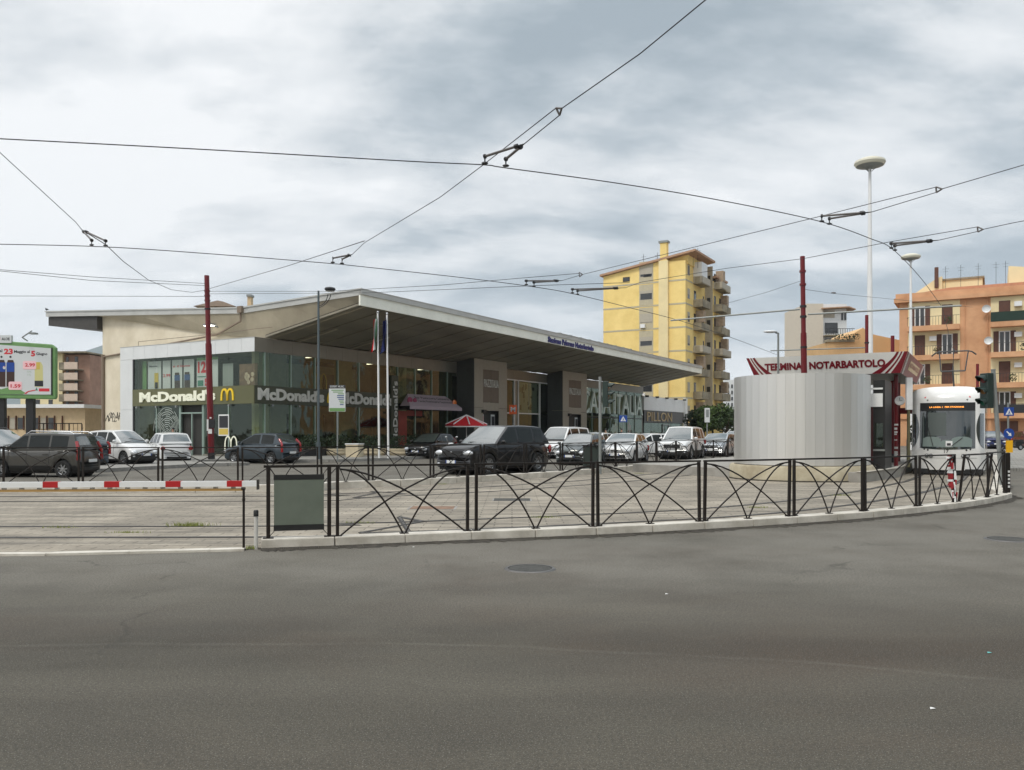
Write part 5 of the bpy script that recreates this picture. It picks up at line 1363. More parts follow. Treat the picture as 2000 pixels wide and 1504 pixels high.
def car(label, pos, rz, L, W, Hh, col, prof, cab, wins, r=.30, ax=None, cat='car', name='parked_car', z0=0.0, rails=False, dark_low=.0, grille='mid', rim='steel', belt_h=None, tail='high', lamp=None, extra=None, wind_white=False, bumper=None):
    """prof: (x, z) of bonnet/boot line; cab: x of (rear glass foot, roof rear, roof front, windscreen foot), belt z"""
    t = thing(name, label, cat, (pos[0], pos[1], z0), rz)
    h = L / 2; ax = ax or (-h + .72, h - .78); sill = r * .62
    xs = sorted(set([round(-h + L * i / 76, 4) for i in range(77)] + [round(a + d * (r + .05), 4) for a in ax for d in (-1, -.985, -.9, .9, .985, 1)] + [-h + .03, h - .03, -h + .07, h - .07]))
    def hw(x):
        u = abs(2 * x / L); return W / 2 * (1 - .05 * u ** 2 - .10 * u ** 9)
    cn = .16
    def bend(x, y):
        u = 2 * x / L; return x - math.copysign(cn * (2 * y / W) ** 2 * abs(u) ** 4, x)
    TT = [0, .07, .30, .55, .78, .92, 1.0, 1.0, 1.0]; WW = [.90, .965, 1.0, 1.0, .975, .945, .88, .5, 0]; CC = [0, 0, 0, 0, 0, 0, 0, .02, .028]
    def zbot(x):
        z = sill + max(0, abs(2 * x / L) - .9) * .5
        for a in ax:
            d = abs(x - a); ra = r + .055
            if d < ra: z = max(z, r + math.sqrt(ra * ra - d * d))
        return z
    def row(x, j, s_=1):
        zt = lerpP(prof, x); zb = zbot(x)
        fl = 1.0
        for a in ax: fl += .018 * max(0, 1 - abs(x - a) / (r + .2)) * (1 if j in (1, 2, 3) else 0)
        y = hw(x) * WW[j] * fl * s_
        return Vector((bend(x, y), y, zb + TT[j] * (zt - zb) + CC[j]))
    body = MB(); low = MB(); nj = 8
    for s_ in (1, -1):
        for i in range(len(xs) - 1):
            for j in range(nj):
                q = [row(xs[i], j, s_), row(xs[i + 1], j, s_), row(xs[i + 1], j + 1, s_), row(xs[i], j + 1, s_)]
                (low if (j == 0 or (dark_low and q[0].z < dark_low and j <= 1)) else body).add(q, [(0, 1, 2, 3)])
    for x in (xs[0], xs[-1]):
        for s_ in (1, -1):
            for j in range(nj):
                a, b = row(x, j, s_), row(x, j + 1, s_); body.add([a, b, Vector((b.x, 0, b.z)) if j < nj - 1 else b, Vector((bend(x, 0), 0, a.z))], [(0, 1, 2, 3)])
    body.build('body', col, t, smooth=True, sharp=42)
    low.build('sill', M_BLACK, t, smooth=True)
    g = MB()
    for a in ax: g.lathe([(r + .04, -W / 2 * .86), (r + .04, W / 2 * .86)], 20, cx=a, cz=r, axis='y')
    g.box(-h + .25, h - .25, -W / 2 * .84, W / 2 * .84, sill * .8, sill + .12); g.build('underbody', M_BLACK, t)
    # cabin
    x0, x1, x2, x3, zb = cab
    wr = W / 2 * .74; wb = W / 2 * .935
    def zr(x):
        if x < x1: u = max(0, (x - x0) / (x1 - x0)); return zb + (Hh - .03 - zb) * (u ** .82)
        if x > x2: u = max(0, (x3 - x) / (x3 - x2)); return zb + (Hh - .0 - zb) * (u ** .88)
        u = (x - x1) / (x2 - x1); return Hh - .03 + .03 * u + .035 * math.sin(math.pi * u)
    cx = sorted(set([x0 + (x3 - x0) * i / 60 for i in range(61)] + [x1, x2] + [w_ for p in wins for w_ in p if x0 <= w_ <= x3]))
    JV = [0, .10, .4, .7, .90, 1.0]
    def crow(x, j, s_, off=0.0):
        z1 = zr(x); hh = max(z1 - zb, .001); u = (z1 - zb) / (Hh - zb)
        if j <= 5:
            z = zb - .03 + (hh + .03) * JV[j] * (.965 if j < 5 else .965); f = max(0, (z - zb)) / (Hh - zb)
            y = wb + (wr - wb) * f ** 1.15 
        else:
            ys_ = {6: .90, 7: .5, 8: 0}[j]; zq = {6: 0.0, 7: .02, 8: .028}[j]
            f = hh / (Hh - zb); y = (wb + (wr - wb) * f ** 1.15) * ys_; z = z1 + zq * min(1, hh * 4)
        k_ = .10 * (y / (W / 2)) ** 2
        xx = x - (k_ if x > x2 - .3 else 0) * min(1, max(0, (x - x2 + .3) / .5)) + (k_ * .8 if x < x1 + .3 else 0) * min(1, max(0, (x1 + .3 - x) / .5))
        return Vector((xx, (y + off) * s_, z + (off if j > 5 else 0)))
    cabm = MB(); ws = MB(); rw = MB(); roof = MB()
    wm = {(k, s_): MB() for k in range(len(wins)) for s_ in (1, -1)}
    for s_ in (1, -1):
        for i in range(len(cx) - 1):
            xm = (cx[i] + cx[i + 1]) / 2
            for j in range(8):
                q = [crow(cx[i], j, s_), crow(cx[i + 1], j, s_), crow(cx[i + 1], j + 1, s_), crow(cx[i], j + 1, s_)]
                dst = cabm
                if j >= 6:
                    dst = roof
                    if x2 + .05 < xm < x3 - .02: dst = ws
                    elif x0 + .03 < xm < x1 - .05: dst = rw
                elif 1 <= j <= 3 and zr(xm) - zb > .06:
                    for k, p in enumerate(wins):
                        if p[0] < xm < p[1]: dst = wm[(k, s_)]
                dst.add(q, [(0, 1, 2, 3)])
    cabm.build('cabin', col, t, smooth=True); roof.build('roof', col, t, smooth=True)
    ws.build('windscreen', M_CARGL, t, smooth=True); rw.build('rear_window', M_CARGL, t, smooth=True)
    for q in wm.values():
        if q.f: q.build('side_window', M_SIDEGL, t, smooth=True)
    # wheels
    for a in ax:
        for s_ in (1, -1):
            yo = s_ * (W / 2 - .02); w_ = .19
            g = MB(); pr = [(r * .62, 0), (r * .66, -.012), (r * .93, -.02), (r * .985, .0), (r, .03), (r, w_ - .03), (r * .98, w_), (r * .6, w_)]
            g.lathe([(p_[0], -s_ * p_[1]) for p_ in pr], 28, cx=a, cy=yo, cz=r, axis='y', cap=False)
            wh = g.build('wheel', M_RUBBER, t, smooth=True)
            g = MB()
            g.lathe([(r * .63, 0), (r * .58, -s_ * .012), (r * .56, -s_ * .05)], 28, cx=a, cy=yo, cz=r, axis='y', cap=False)
            n = 5 if rim == 'five' else (7 if rim == 'steel' else 10)
            for i in range(n):
                an = 2 * math.pi * i / n + .3; ca, sa = math.cos(an), math.sin(an); wd = .028 if n > 5 else .035
                def Pp(rad, lat, yy): return (a + ca * rad - sa * lat, yo - s_ * yy, r + sa * rad + ca * lat)
                q = [Pp(r * .12, -wd, .012), Pp(r * .12, wd, .012), Pp(r * .58, wd * .75, .008), Pp(r * .58, -wd * .75, .008)]
                q2 = [Pp(r * .12, -wd, .04), Pp(r * .12, wd, .04), Pp(r * .58, wd * .75, .04), Pp(r * .58, -wd * .75, .04)]
                g.add(q + q2, [(0, 1, 2, 3), (0, 1, 5, 4), (2, 3, 7, 6), (1, 2, 6, 5), (3, 0, 4, 7)])
            g.lathe([(0, s_ * .002), (r * .17, -s_ * .004), (r * .18, -s_ * .03)], 14, cx=a, cy=yo, cz=r, axis='y', cap=False)
            g.build('rim', M_ALLOY, wh, smooth=True)
            MB().lathe([(0, 0), (r * .57, 0)], 20, cx=a, cy=yo - s_ * .055, cz=r, axis='y', cap=False).build('brake_disc', M_BLACK, wh)
    # nose and tail
    zn = prof[-2][1]; ztl = prof[1][1]
    def npatch(y0, y1, z0_, z1_, name_, m, end=1, off=.008, par=t, n=8):
        def fn(u, v):
            y = y0 + (y1 - y0) * u; z = z0_ + (z1_ - z0_) * v; xx = h
            return Vector((end * (xx - cn * (2 * y / W) ** 2 + off), y, z))
        g_ = MB().grid(fn, n, 3); return g_.build(name_, m, par, smooth=True)
    zl = sill + .1
    npatch(-.62 * W / 2, .62 * W / 2, zl, zl + .13, 'lower_grille', M_BLACK)
    if grille == 'mid': npatch(-.30 * W / 2, .30 * W / 2, zn - .17, zn - .06, 'grille', M_BLACK)
    elif grille == 'wide': npatch(-.50 * W / 2, .50 * W / 2, zn - .24, zn - .05, 'grille', M_BLACK); 
    elif grille == 'slim': npatch(-.2 * W / 2, .2 * W / 2, zn - .12, zn - .07, 'grille', M_BLACK)
    MB().ell(h + .005, 0, zn - .1, .012, .05, .035, 10).build('badge', M_CHROME, t)
    pl = MB().box(h + .006, h + .02, -.25, .25, zl + .10, zl + .21).build('number_plate', M_PLATE, t)
    MB().box(h + .020, h + .0215, -.25, -.21, zl + .10, zl + .21).box(h + .020, h + .0215, .21, .25, zl + .10, zl + .21).build('plate_band', M_SBLUE, pl)
    tz = ztl - .30
    pl = MB().box(-h - .02, -h - .006, -.25, .25, tz, tz + .11).build('number_plate', M_PLATE, t)
    npatch(-.6 * W / 2, .6 * W / 2, sill + .06, sill + .16, 'rear_valance', M_BLACK, end=-1)
    if bumper: npatch(-.93 * W / 2, .93 * W / 2, sill + .05, sill + .27, 'bumper', bumper, off=.004, n=14); npatch(-.93 * W / 2, .93 * W / 2, sill + .05, sill + .25, 'bumper', bumper, end=-1, off=.004, n=14)
    lx = lamp or (.17, .2, .09)
    for s_ in (1, -1):
        yy = W / 2 * .70; xx = h - cn * (2 * yy / W) ** 2
        MB().ell(xx - .07, s_ * yy, zn - .12, lx[0], lx[1], lx[2], 14).build('headlight', M_LENS, t, smooth=True)
        MB().ell(xx - .04, s_ * W / 2 * .74, zl + .08, .07, .07, .04, 10).build('fog_lamp', M_LENS, t, smooth=True)
        if tail == 'high':
            g = MB(); P_ = []
            for i in range(7):
                z = ztl - .22 + i * (Hh - ztl + .04) / 7
                f = max(0, z - zb) / (Hh - zb); y = (wb + (wr - wb) * f) * .99
                xb = x0 + (x1 - x0) * max(0, min(1, f)) ** 1.2 + .05 if z > zb else -h + .09
                P_.append((xb + .0, s_ * (y - .035), z))
            g.tube(P_, .06, 10)
            g.build('taillight', M_REDL, t, smooth=True)
        elif tail == 'round':
            MB().ell(-h + .05, s_ * (W / 2 - .13), ztl - .08, .07, .12, .11, 12).build('taillight', M_REDL, t, smooth=True)
        else:
            g = MB().ell(-h + .08, s_ * (W / 2 - .10), ztl - .1, .08, .085, .17, 12).build('taillight', M_REDL, t, smooth=True)
        g = MB().ell(x3 - .28, s_ * (W / 2 + .09), zb + .07, .065, .10, .065, 12)
        m_ = g.build('mirror', col if W < 1.95 else M_BLACK, t, smooth=True); MB().box(x3 - .345, x3 - .335, s_ * (W / 2 + .02) if s_ > 0 else -W / 2 - .16, (W / 2 + .16) if s_ > 0 else -W / 2 - .02, zb + .03, zb + .11).build('mirror_glass', M_CARGL, m_)
        # door seams and handles
        g = MB(); sx = [wins[0][0] + .0 if False else p[0] - .03 for p in wins[1:]] + [wins[-1][1] - .12]
        for x in sx:
            if min(abs(x - a) for a in ax) < r + .03: x += (r + .05) * (1 if x > 0 else -1) * -1
            g.tube([row(x, j, s_) + Vector((0, s_ * .001, 0)) for j in (1, 2, 3, 4, 5, 6)], .007, 5)
        g.build('door_seam', M_BLACK, t)
        g = MB()
        for x in sx[:-1] + ([wins[0][0] + .1] if len(wins) > 2 else []):
            p_ = row(x + .14, 4, s_); g.box(p_.x - .09, p_.x + .09, p_.y - .022, p_.y + .022, p_.z - .018, p_.z + .018)
        if g.f: g.build('door_handle', col, t)
        if rails:
            g = MB(); zz = Hh + .06; yy = wr * .93
            g.tube([(x1 + .05, s_ * yy, Hh - .03), (x1 + .2, s_ * yy, zz), (x2 - .25, s_ * yy, zz + .03), (x2 - .1, s_ * yy, Hh - .01)], .022, 8); g.build('roof_rail', M_CHROME if rails == 2 else M_BLACK, t, smooth=True)
    MB().tube([(x1 + .2, 0, Hh), (x1 + .05, 0, Hh + .22)], .005, 5).build('aerial', M_BLACK, t)
    MB().tube([(x3 - .04, -.5, zb + .05), (x3 - .12, .25, zb + .09)], .009, 5).tube([(x3 - .06, .1, zb + .05), (x3 - .14, .62, zb + .09)], .009, 5).build('wiper', M_BLACK, t)
    if wind_white:
        MB().grid(lambda u, v: crow(x2 + .12 + (x3 - x2 - .2) * v, 6 if abs(2 * u - 1) > .9 else 7, 1 if u > .5 else -1) if False else Vector((x2 + .15 + (x3 - x2 - .28) * v, (-.55 + 1.1 * u) * W / 2 * .9, zr(x2 + .15 + (x3 - x2 - .28) * v) - .01)), 6, 6).build('sunshade', M_CLADL, t)
    return t
def hatch(L, zb=.98, nose=.72, steep=.9, H_=1.48):
    h = L / 2
    prof = [(-h, .55), (-h + .04, zb - .16), (-h + .12, zb - .02), (-h + .5, zb), (h - 1.25 * steep, zb - .01), (h - .7, zb - .10), (h - .3, nose + .08), (h - .06, nose), (h, nose - .14)]
    cab = (-h + .06, -h + .42, h - 1.95 * steep, h - 1.08 * steep, zb)
    return prof, cab
def V(px, Y): return ((px - 1000) * Y / F, Y)
# 1 grey five-door, left foreground
pr, cb = hatch(3.6, .98, .80, .80, 1.5); h = 1.8
car('dark grey small five-door car with roof rails side-on at the far left', V(86, 29.7), 176, 3.62, 1.6, 1.53, P_OLDW, pr, (-h + .05, -h + .28, h - 1.45, h - .80, .98), [(-1.35, -.72), (-.66, .08), (.16, .92)], r=.29, ax=(-1.18, 1.12), rails=2, dark_low=.3, tail='high', rim='steel')
# 2 silver estate behind
h = 2.1; pr = [(-h, .6), (-h + .05, .9), (-h + .5, 1.02), (.9, 1.02), (1.4, .93), (1.9, .82), (h - .05, .74), (h, .6)]
car('silver people carrier with black roof rails behind the dark grey car at the far left', V(-18, 33.5), -22, 4.2, 1.75, 1.66, P_SILV, pr, (-h + .05, -h + .3, .35, 1.45, 1.02), [(-1.8, -1.0), (-.92, -.1), (0, .95)], rails=1, tail='low')
# 3 white small car facing right
h = 1.75; pr = [(-h, .6), (-h + .04, .85), (-h + .3, .97), (.75, .96), (1.2, .88), (1.6, .70), (h - .04, .64), (h, .5)]
car('small white hatchback facing right on the pavement before the cream wall', V(236, 38.3), -28, 3.5, 1.52, 1.5, P_WHITE, pr, (-h + .04, -h + .3, .20, .98, .96), [(-1.45, -.85), (-.8, -.12), (-.05, .62)], r=.275, z0=.14, ax=(-1.15, 1.15), grille='slim', lamp=(.17, .17, .12), bumper=M_BLACK)
t_ = D.objects['parked_car.002'] if 'parked_car.002' in D.objects else None
# dark car between
h = 1.9; pr, cb = hatch(3.9, 1.0, .74)
car('dark blue-grey hatchback half hidden between the dark grey car and the small white hatchback', V(126, 36.4), 160, 3.8, 1.65, 1.42, P_BLUEG, pr, cb, [(-1.4, -.75), (-.7, .05), (.1, .85)])
# 4 white small car from behind
pr, cb = hatch(3.7, .98, .74, .9, 1.5)
car('white rounded hatchback seen from behind with red tail lamps before the restaurant door', V(328, 43.0), 126, 3.7, 1.6, 1.5, P_WHITE, pr, (-1.78, -1.42, .10, .95, .98), [(-1.3, -.75), (-.68, .0), (.06, .72)], r=.28, tail='round', z0=0.02)
# 5 dark hatchback rear three-quarter
pr, cb = hatch(3.75, .96, .70, .9, 1.5)
car('dark blue-grey three-door hatchback parked right of the maroon pole', V(512, 42.3), 158, 3.78, 1.68, 1.5, P_BLUEG, pr, (-1.84, -1.30, .0, .98, .97), [(-1.35, -.55), (-.45, .75)], r=.29, tail='high')
# 6 black hatchback
pr, cb = hatch(3.95, .97, .70, .95)
car('black hatchback facing the camera in front of the red parasol', V(842, 50.5), 247, 3.95, 1.7, 1.47, P_BLACK, pr, (-1.9, -1.45, .0, 1.05, .97), [(-1.4, -.75), (-.68, .05), (.12, .8)], lamp=(.32, .13, .12), z0=.0)
# 7 large dark SUV
h = 2.42; pr = [(-h, .62), (-h + .05, 1.02), (-h + .3, 1.15), (.75, 1.16), (1.0, 1.16), (1.6, 1.13), (2.05, 1.08), (2.28, 1.02), (h - .05, .94), (h, .66)]
car('large black luxury off-roader with a pale windscreen in the road at mid picture', V(966, 32.3), 230, 4.85, 2.0, 1.81, P_BLACK, pr, (-h + .10, -h + .50, .12, 1.02, 1.15), [(-1.95, -1.35), (-1.28, -.38), (-.3, .62)], r=.385, ax=(-1.5, 1.42), cat='off-roader', rim='ten', grille='wide', lamp=(.14, .24, .10), tail='low')
# 8 white van
h = 2.15; pr = [(-h, .6), (-h + .04, 1.0), (-h + .2, 1.15), (.9, 1.12), (1.3, 1.02), (1.8, .88), (h - .04, .78), (h, .6)]
car('white small van with a tall body behind the large black off-roader', V(1100, 50.5), 238, 4.3, 1.8, 1.86, P_WHITE, pr, (-h + .05, -h + .14, .55, 1.35, 1.14), [(-1.85, -.75), (-.6, .35), (.45, 1.0)], cat='van', name='parked_van', tail='low')
# 9 dark hatchback facing camera
pr, cb = hatch(3.9, .97, .72, .9)
car('dark green-grey hatchback facing the camera behind the middle traffic light', V(1136, 41), 248, 3.9, 1.66, 1.47, P_GRN, pr, (-1.85, -1.5, .15, 1.0, .97), [(-1.4, -.8), (-.72, .05), (.12, .78)], lamp=(.15, .17, .10), tail='low')
# 10 white modern hatchback
pr, cb = hatch(4.2, .98, .74, .95)
car('white modern hatchback with swept headlights right of the middle traffic light', V(1220, 43.6), 248, 4.15, 1.78, 1.48, P_WHITE, pr, (-2.0, -1.5, .15, 1.2, .98), [(-1.5, -.8), (-.72, .1), (.18, .95)], lamp=(.30, .14, .09), grille='slim', tail='low')
# 11 white car side-on behind
pr, cb = hatch(4.4, .98, .74, 1.0)
car('white sedan partly hidden between the white hatchback and the white off-roader', V(1262, 53.5), 208, 4.4, 1.78, 1.45, P_WHITE, pr, (-2.0, -1.2, .1, 1.15, .98), [(-1.4, -.7), (-.62, .1), (.2, 1.0)], rim='five', tail='low')
# 12 white roof behind the dark hatchback
car('white hatchback of which only the roof shows behind the dark green-grey hatchback', V(1160, 54), 240, 4.1, 1.72, 1.5, P_WHITE, pr, (-2.0, -1.5, .0, 1.15, .98), [(-1.4, -.7), (-.62, .1), (.2, .95)], tail='low')
car('dark car of which only the roof shows left of the white off-roader', V(1300, 62), 215, 4.2, 1.75, 1.47, P_DGREY, pr, (-2.0, -1.3, .1, 1.15, .98), [(-1.4, -.7), (-.62, .1), (.2, .95)], tail='low')
# 14 white off-roader
h = 2.35; pr = [(-h, .7), (-h + .05, 1.08), (-h + .3, 1.16), (.8, 1.15), (1.1, 1.12), (1.8, 1.06), (h - .2, .98), (h - .05, .92), (h, .7)]
car('big white off-roader with a boxy bonnet in the row of parked cars', V(1332, 49.5), 244, 4.7, 1.9, 1.87, P_WHITE, pr, (-h + .08, -h + .35, .35, 1.15, 1.15), [(-1.9, -1.3), (-1.2, -.3), (-.22, .75)], r=.38, ax=(-1.42, 1.42), cat='off-roader', grille='wide', lamp=(.12, .18, .09), dark_low=.5, tail='low', bumper=M_BLACK)
# 15, 16
pr, cb = hatch(4.2, .98, .74, .95)
car('silver-grey hatchback behind the far railings right of the white off-roader', V(1404, 54.5), 240, 4.1, 1.75, 1.46, P_SILV, pr, (-2.0, -1.5, .15, 1.2, .98), [(-1.5, -.8), (-.72, .1), (.18, .95)], tail='low')
car('white car at the end of the row half hidden by the metal drum', V(1440, 62), 232, 4.3, 1.78, 1.6, P_WHITE, pr, (-2.1, -1.8, .3, 1.3, .98), [(-1.5, -.8), (-.72, .1), (.18, .95)], tail='low')
# right edge
car('dark blue car parked before the orange houses left of the leaning traffic light', V(1938, 72), 250, 4.0, 1.7, 1.5, P_BLUE, pr, (-1.9, -1.5, .15, 1.1, .98), [(-1.5, -.8), (-.72, .1), (.18, .9)], tail='low', z0=.12)
car('dark red car cut by the right edge before the orange houses', V(2012, 74), 260, 4.0, 1.7, 1.5, paint('dark_red', (.10, .01, .012, 1)), pr, (-1.9, -1.5, .15, 1.1, .98), [(-1.5, -.8), (-.72, .1), (.18, .9)], tail='low', z0=.12)
# two-wheelers
def scooter(label, pos, rz, col, z0=0):
    t = thing('motor_scooter', label, 'scooter', (pos[0], pos[1], z0), rz)
    for x in (-.55, .62):
        w_ = MB().lathe([(.13, -.05), (.21, -.055), (.235, -.03), (.235, .03), (.21, .055), (.13, .05)], 20, cx=x, cz=.235, axis='y', cap=False).build('wheel', M_RUBBER, t, smooth=True)
        MB().lathe([(0, -.03), (.14, -.04), (.14, .04), (0, .03)], 14, cx=x, cz=.235, axis='y').build('rim', M_ALLOY, w_)
    MB().prism([(-.85, .55), (-.7, .75), (-.1, .72), (.0, .38), (.35, .33), (.45, .95), (.55, .98), (.62, .5), (.48, .28), (-.3, .25), (-.45, .4)], -.15, .15, 'y').build('body', col, t, bevel=.04)
    MB().box(-.75, -.05, -.15, .15, .74, .84).build('seat', M_BLACK, t, bevel=.03)
    MB().tube([(.62, 0, .25), (.5, 0, .95)], .04, 8).build('fork', M_GREY, t); MB().tube([(.42, -.33, 1.03), (.48, 0, 1.0), (.42, .33, 1.03)], .018, 8).build('handlebar', M_BLACK, t)
    for s_ in (-1, 1): MB().tube([(.44, s_ * .25, 1.02), (.46, s_ * .32, 1.25)], .008, 6).ell(.46, s_ * .33, 1.29, .02, .075, .055, 10).build('mirror', M_CHROME, t)
    MB().ell(.56, 0, .9, .06, .09, .07, 10).build('headlight', M_LENS, t, smooth=True)
    return t
scooter('red and white motor scooter with a round mirror left of the large black off-roader', V(888, 47.5), 250, P_WHITE)
scooter('black motor scooter parked before the orange houses at the right edge', V(1981, 66), 190, P_BLACK, .12)

# ------------------------------------------------------------ people
def person(label, pos, rz, shirt, trousers, z0=.14, h=1.72, arm=.0):
    k_ = h / 1.75
    J = {'pelvis': (0, 0, .95), 'chest': (0, 0, 1.28), 'neck': (0, 0, 1.47), 'head': (0.01, 0, 1.56), 'crown': (.01, 0, 1.70)}
    pts = [J['pelvis'], J['chest'], J['neck'], J['head'], J['crown']]; rad = [(.15, .12), (.17, .12), (.055, .055), (.085, .075), (.075, .065)]
    ed = [(0, 1), (1, 2), (2, 3), (3, 4)]
    for s_ in (1, -1):
        b = len(pts); pts += [(0, s_ * .19, 1.40), (.02 + arm * .1, s_ * .25, 1.13), (.08 + arm * .2, s_ * .25, .90 + arm * .2), (.12 + arm * .2, s_ * .24, .80 + arm * .25)]; rad += [(.06, .06), (.045, .045), (.032, .032), (.04, .02)]
        ed += [(1, b), (b, b + 1), (b + 1, b + 2), (b + 2, b + 3)]
        b = len(pts); pts += [(0, s_ * .10, .88), (.03 * s_, s_ * .11, .49), (.02 * s_ - .02, s_ * .12, .08), (.14, s_ * .13, .04)]; rad += [(.095, .09), (.06, .06), (.04, .04), (.045, .03)]
        ed += [(0, b), (b, b + 1), (b + 1, b + 2), (b + 2, b + 3)]
    me = D.meshes.new('b'); me.from_pydata([tuple(x * k_ for x in p) for p in pts], ed, []); ob = D.objects.new('b', me); COL.objects.link(ob)
    md = ob.modifiers.new('s', 'SKIN'); 
    for v, r_ in zip(me.skin_vertices[0].data, rad): v.radius = (r_[0] * k_, r_[1] * k_)
    me.skin_vertices[0].data[0].use_root = True
    ob.modifiers.new('u', 'SUBSURF').levels = 1
    bpy.context.view_layer.update()
    m2 = D.meshes.new_from_object(ob.evaluated_get(bpy.context.evaluated_depsgraph_get())); D.objects.remove(ob); D.meshes.remove(me)
    m2.name = 'body'
    for m in (M_SKIN, shirt, trousers, M_BLACK): m2.materials.append(m)
    for p in m2.polygons:
        z = p.center.z / k_; y = abs(p.center.y)
        p.material_index = 3 if z < .07 else (2 if z < .95 and not (y > .19) else (0 if z > 1.45 or (z < .9 + arm * .2 and y > .19) else 1)); p.use_smooth = True
    t = thing('person', label, 'person', (pos[0], pos[1], z0), rz)
    o = D.objects.new('body', m2); COL.objects.link(o); o.parent = t
    MB().ell(-.012, 0, 1.665 * k_, .10, .085, .085, 12).build('hair', M_DARK, t, smooth=True)
    return t
C_DK = mat('cloth_dark', (.02, .02, .024, 1), .85); C_GR = mat('cloth_green', (.01, .13, .09, 1), .85); C_BL = mat('cloth_denim', (.06, .08, .13, 1), .85); C_OR = mat('cloth_tan', (.4, .25, .12, 1), .85)
person('person in dark clothes standing before the far glazed shop beside the crossing sign', V(1214, 66), 250, C_DK, C_BL)
person('person in a green top standing in the restaurant doorway', tuple(fr(-6.35, -.6)[:2]), 240, C_GR, C_DK)
person('person in a tan jacket standing before the far glazed shop left of the crossing sign', V(1183, 72), 200, C_OR, C_DK)

# ------------------------------------------------------------ billboard
q = at(111, 790, 40)
bb = thing('billboard', 'green framed supermarket billboard with bottles and prices on two dark posts', 'billboard', (q.x, 40, 0), 3)
zz = lambda py: at(0, py, 40).z
k_ = 40 / F
X = lambda px: (px - 111) * k_
Wb = 8.0
g = MB(); g.prism([(-Wb, zz(652)), (-Wb, zz(775)), (-.06, zz(780)), (0, zz(776)), (0, zz(680)), (-.2, zz(673))], -.12, .12, 'y'); g.build('frame', mat('billboard_green', c(108, 148, 92), .5, var=.12), bb, bevel=.05)
g = MB(); g.prism([(-Wb, zz(660)), (-Wb, zz(770)), (X(103), zz(771)), (X(103), zz(681))], -.15, -.125, 'y'); pan = g.build('panel', M_PW, bb)
MB().box(X(103), X(105), -.16, -.12, zz(772), zz(680)).build('inner_edge', M_DARK, bb)
for px in (4, 59): MB().box(X(px) - .17, X(px) + .17, .0, .25, 0, zz(776)).build('post', M_DARK, bb)
def bt(s, px0, px1, pyb, h_, m, b=.02): textmb(s, (px1 - px0) * k_, h_ * k_, b, 0, T((X(px0), -.153, zz(pyb))) @ RX90).build('panel_text', m, pan)
bt('dal', 1, 11, 689, 6, M_PK); bt('23', 14, 31, 693, 11, M_PR, .05); bt('Maggio al', 33, 63, 692, 7, M_PK, .03); bt('5', 65, 73, 697, 11, M_PR, .05); bt('Giugno', 75, 96, 696, 7, M_PK, .03)
def panbox(px0, px1, py0, py1, m, name='panel_picture', off=0): MB().box(X(px0), X(px1), -.153 - off, -.150, zz(py1), zz(py0)).build(name, m, pan)
for x in (2, 19):
    g = MB(); w_ = 15
    g.prism([(X(x), zz(756)), (X(x + w_), zz(756)), (X(x + w_), zz(712)), (X(x + w_ - 2.5), zz(704)), (X(x + 2.5), zz(704)), (X(x), zz(712))], -.155, -.151, 'y'); g.build('panel_picture', M_PBR, pan)
    panbox(x, x + w_, 709, 727, M_SBLUE, off=.006)
    MB().ell(X(x + 7.5), -.158, zz(698), .055, .004, .05, 10).build('panel_picture', M_PK, pan)
MB().ell(X(15), -.165, zz(719), .07, .004, .08, 10).build('panel_picture', M_PW, pan); MB().add([(X(13.4), -.171, zz(719)), (X(16.8), -.171, zz(717)), (X(15.5), -.171, zz(716))], [(0, 1, 2)]).build('panel_picture', M_PR, pan)
M_PINKL = mat('price_pink', c(244, 196, 200), .5)
def roundrect(px0, px1, py0, py1, m, off):
    r_ = 3; g = MB(); P = []
    for cx_, cy_, a0 in ((px1 - r_, py0 + r_, 0), (px0 + r_, py0 + r_, 90), (px0 + r_, py1 - r_, 180), (px1 - r_, py1 - r_, 270)):
        for i in range(5): a = R(a0 + i * 22.5); P.append((X(cx_ + r_ * math.cos(a)), zz(cy_ - r_ * math.sin(a))))
    g.prism(P, -.16 - off, -.15, 'y'); g.build('price_plate', m, pan)
roundrect(50, 75, 706, 722, M_PINKL, .002); roundrect(23, 48, 746, 762, M_PINKL, .006)
textmb('2.99', 19 * k_, 7 * k_, .03, 0, T((X(54), -.166, zz(717))) @ RX90).build('panel_text', M_PR, pan); textmb('1.59', 19 * k_, 7 * k_, .03, 0, T((X(27), -.172, zz(758))) @ RX90).build('panel_text', M_PR, pan)
g = MB(); g.prism([(X(72), zz(756)), (X(88), zz(756)), (X(87.5), zz(715)), (X(84), zz(708)), (X(77), zz(708)), (X(72), zz(718))], -.153, -.150, 'y'); g.build('panel_picture', mat('oil_bottle', c(206, 200, 140), .3), pan)
panbox(72, 88, 744, 755, M_PK, off=.004); panbox(75, 82, 708, 722, M_PY, off=.004)
for i, l in enumerate((('1.5 L', 58, 66, 728), ('1 L', 59, 65, 734))): bt(l[0], l[1], l[2], l[3], 3, M_PG, 0)
g = MB()
P = [(X(-90), zz(770.5))] + [(X(-90 + i * 9), zz(758 + 3 * math.sin(i * 1.3))) for i in range(15)] + [(X(55), zz(768)), (X(50), zz(770.5))]
g.prism(P, -.154, -.150, 'y'); g.build('panel_picture', M_PG, pan)
g = MB(); g.prism([(X(52), zz(769)), (X(60), zz(764)), (X(74), zz(761.5)), (X(74), zz(763)), (X(60), zz(766)), (X(56), zz(770))], -.158, -.151, 'y'); g.build('panel_picture', M_PR, pan)
MB().prism([(X(73), zz(763)), (X(78), zz(763)), (X(75.5), zz(757))], -.157, -.151, 'y').build('panel_picture', M_PT, pan)
panbox(80, 100, 759, 765, M_PR); 
hb = MB().box(X(-30), X(28), -.16, .0, zz(671), zz(656)).build('name_plate', M_PW, bb)
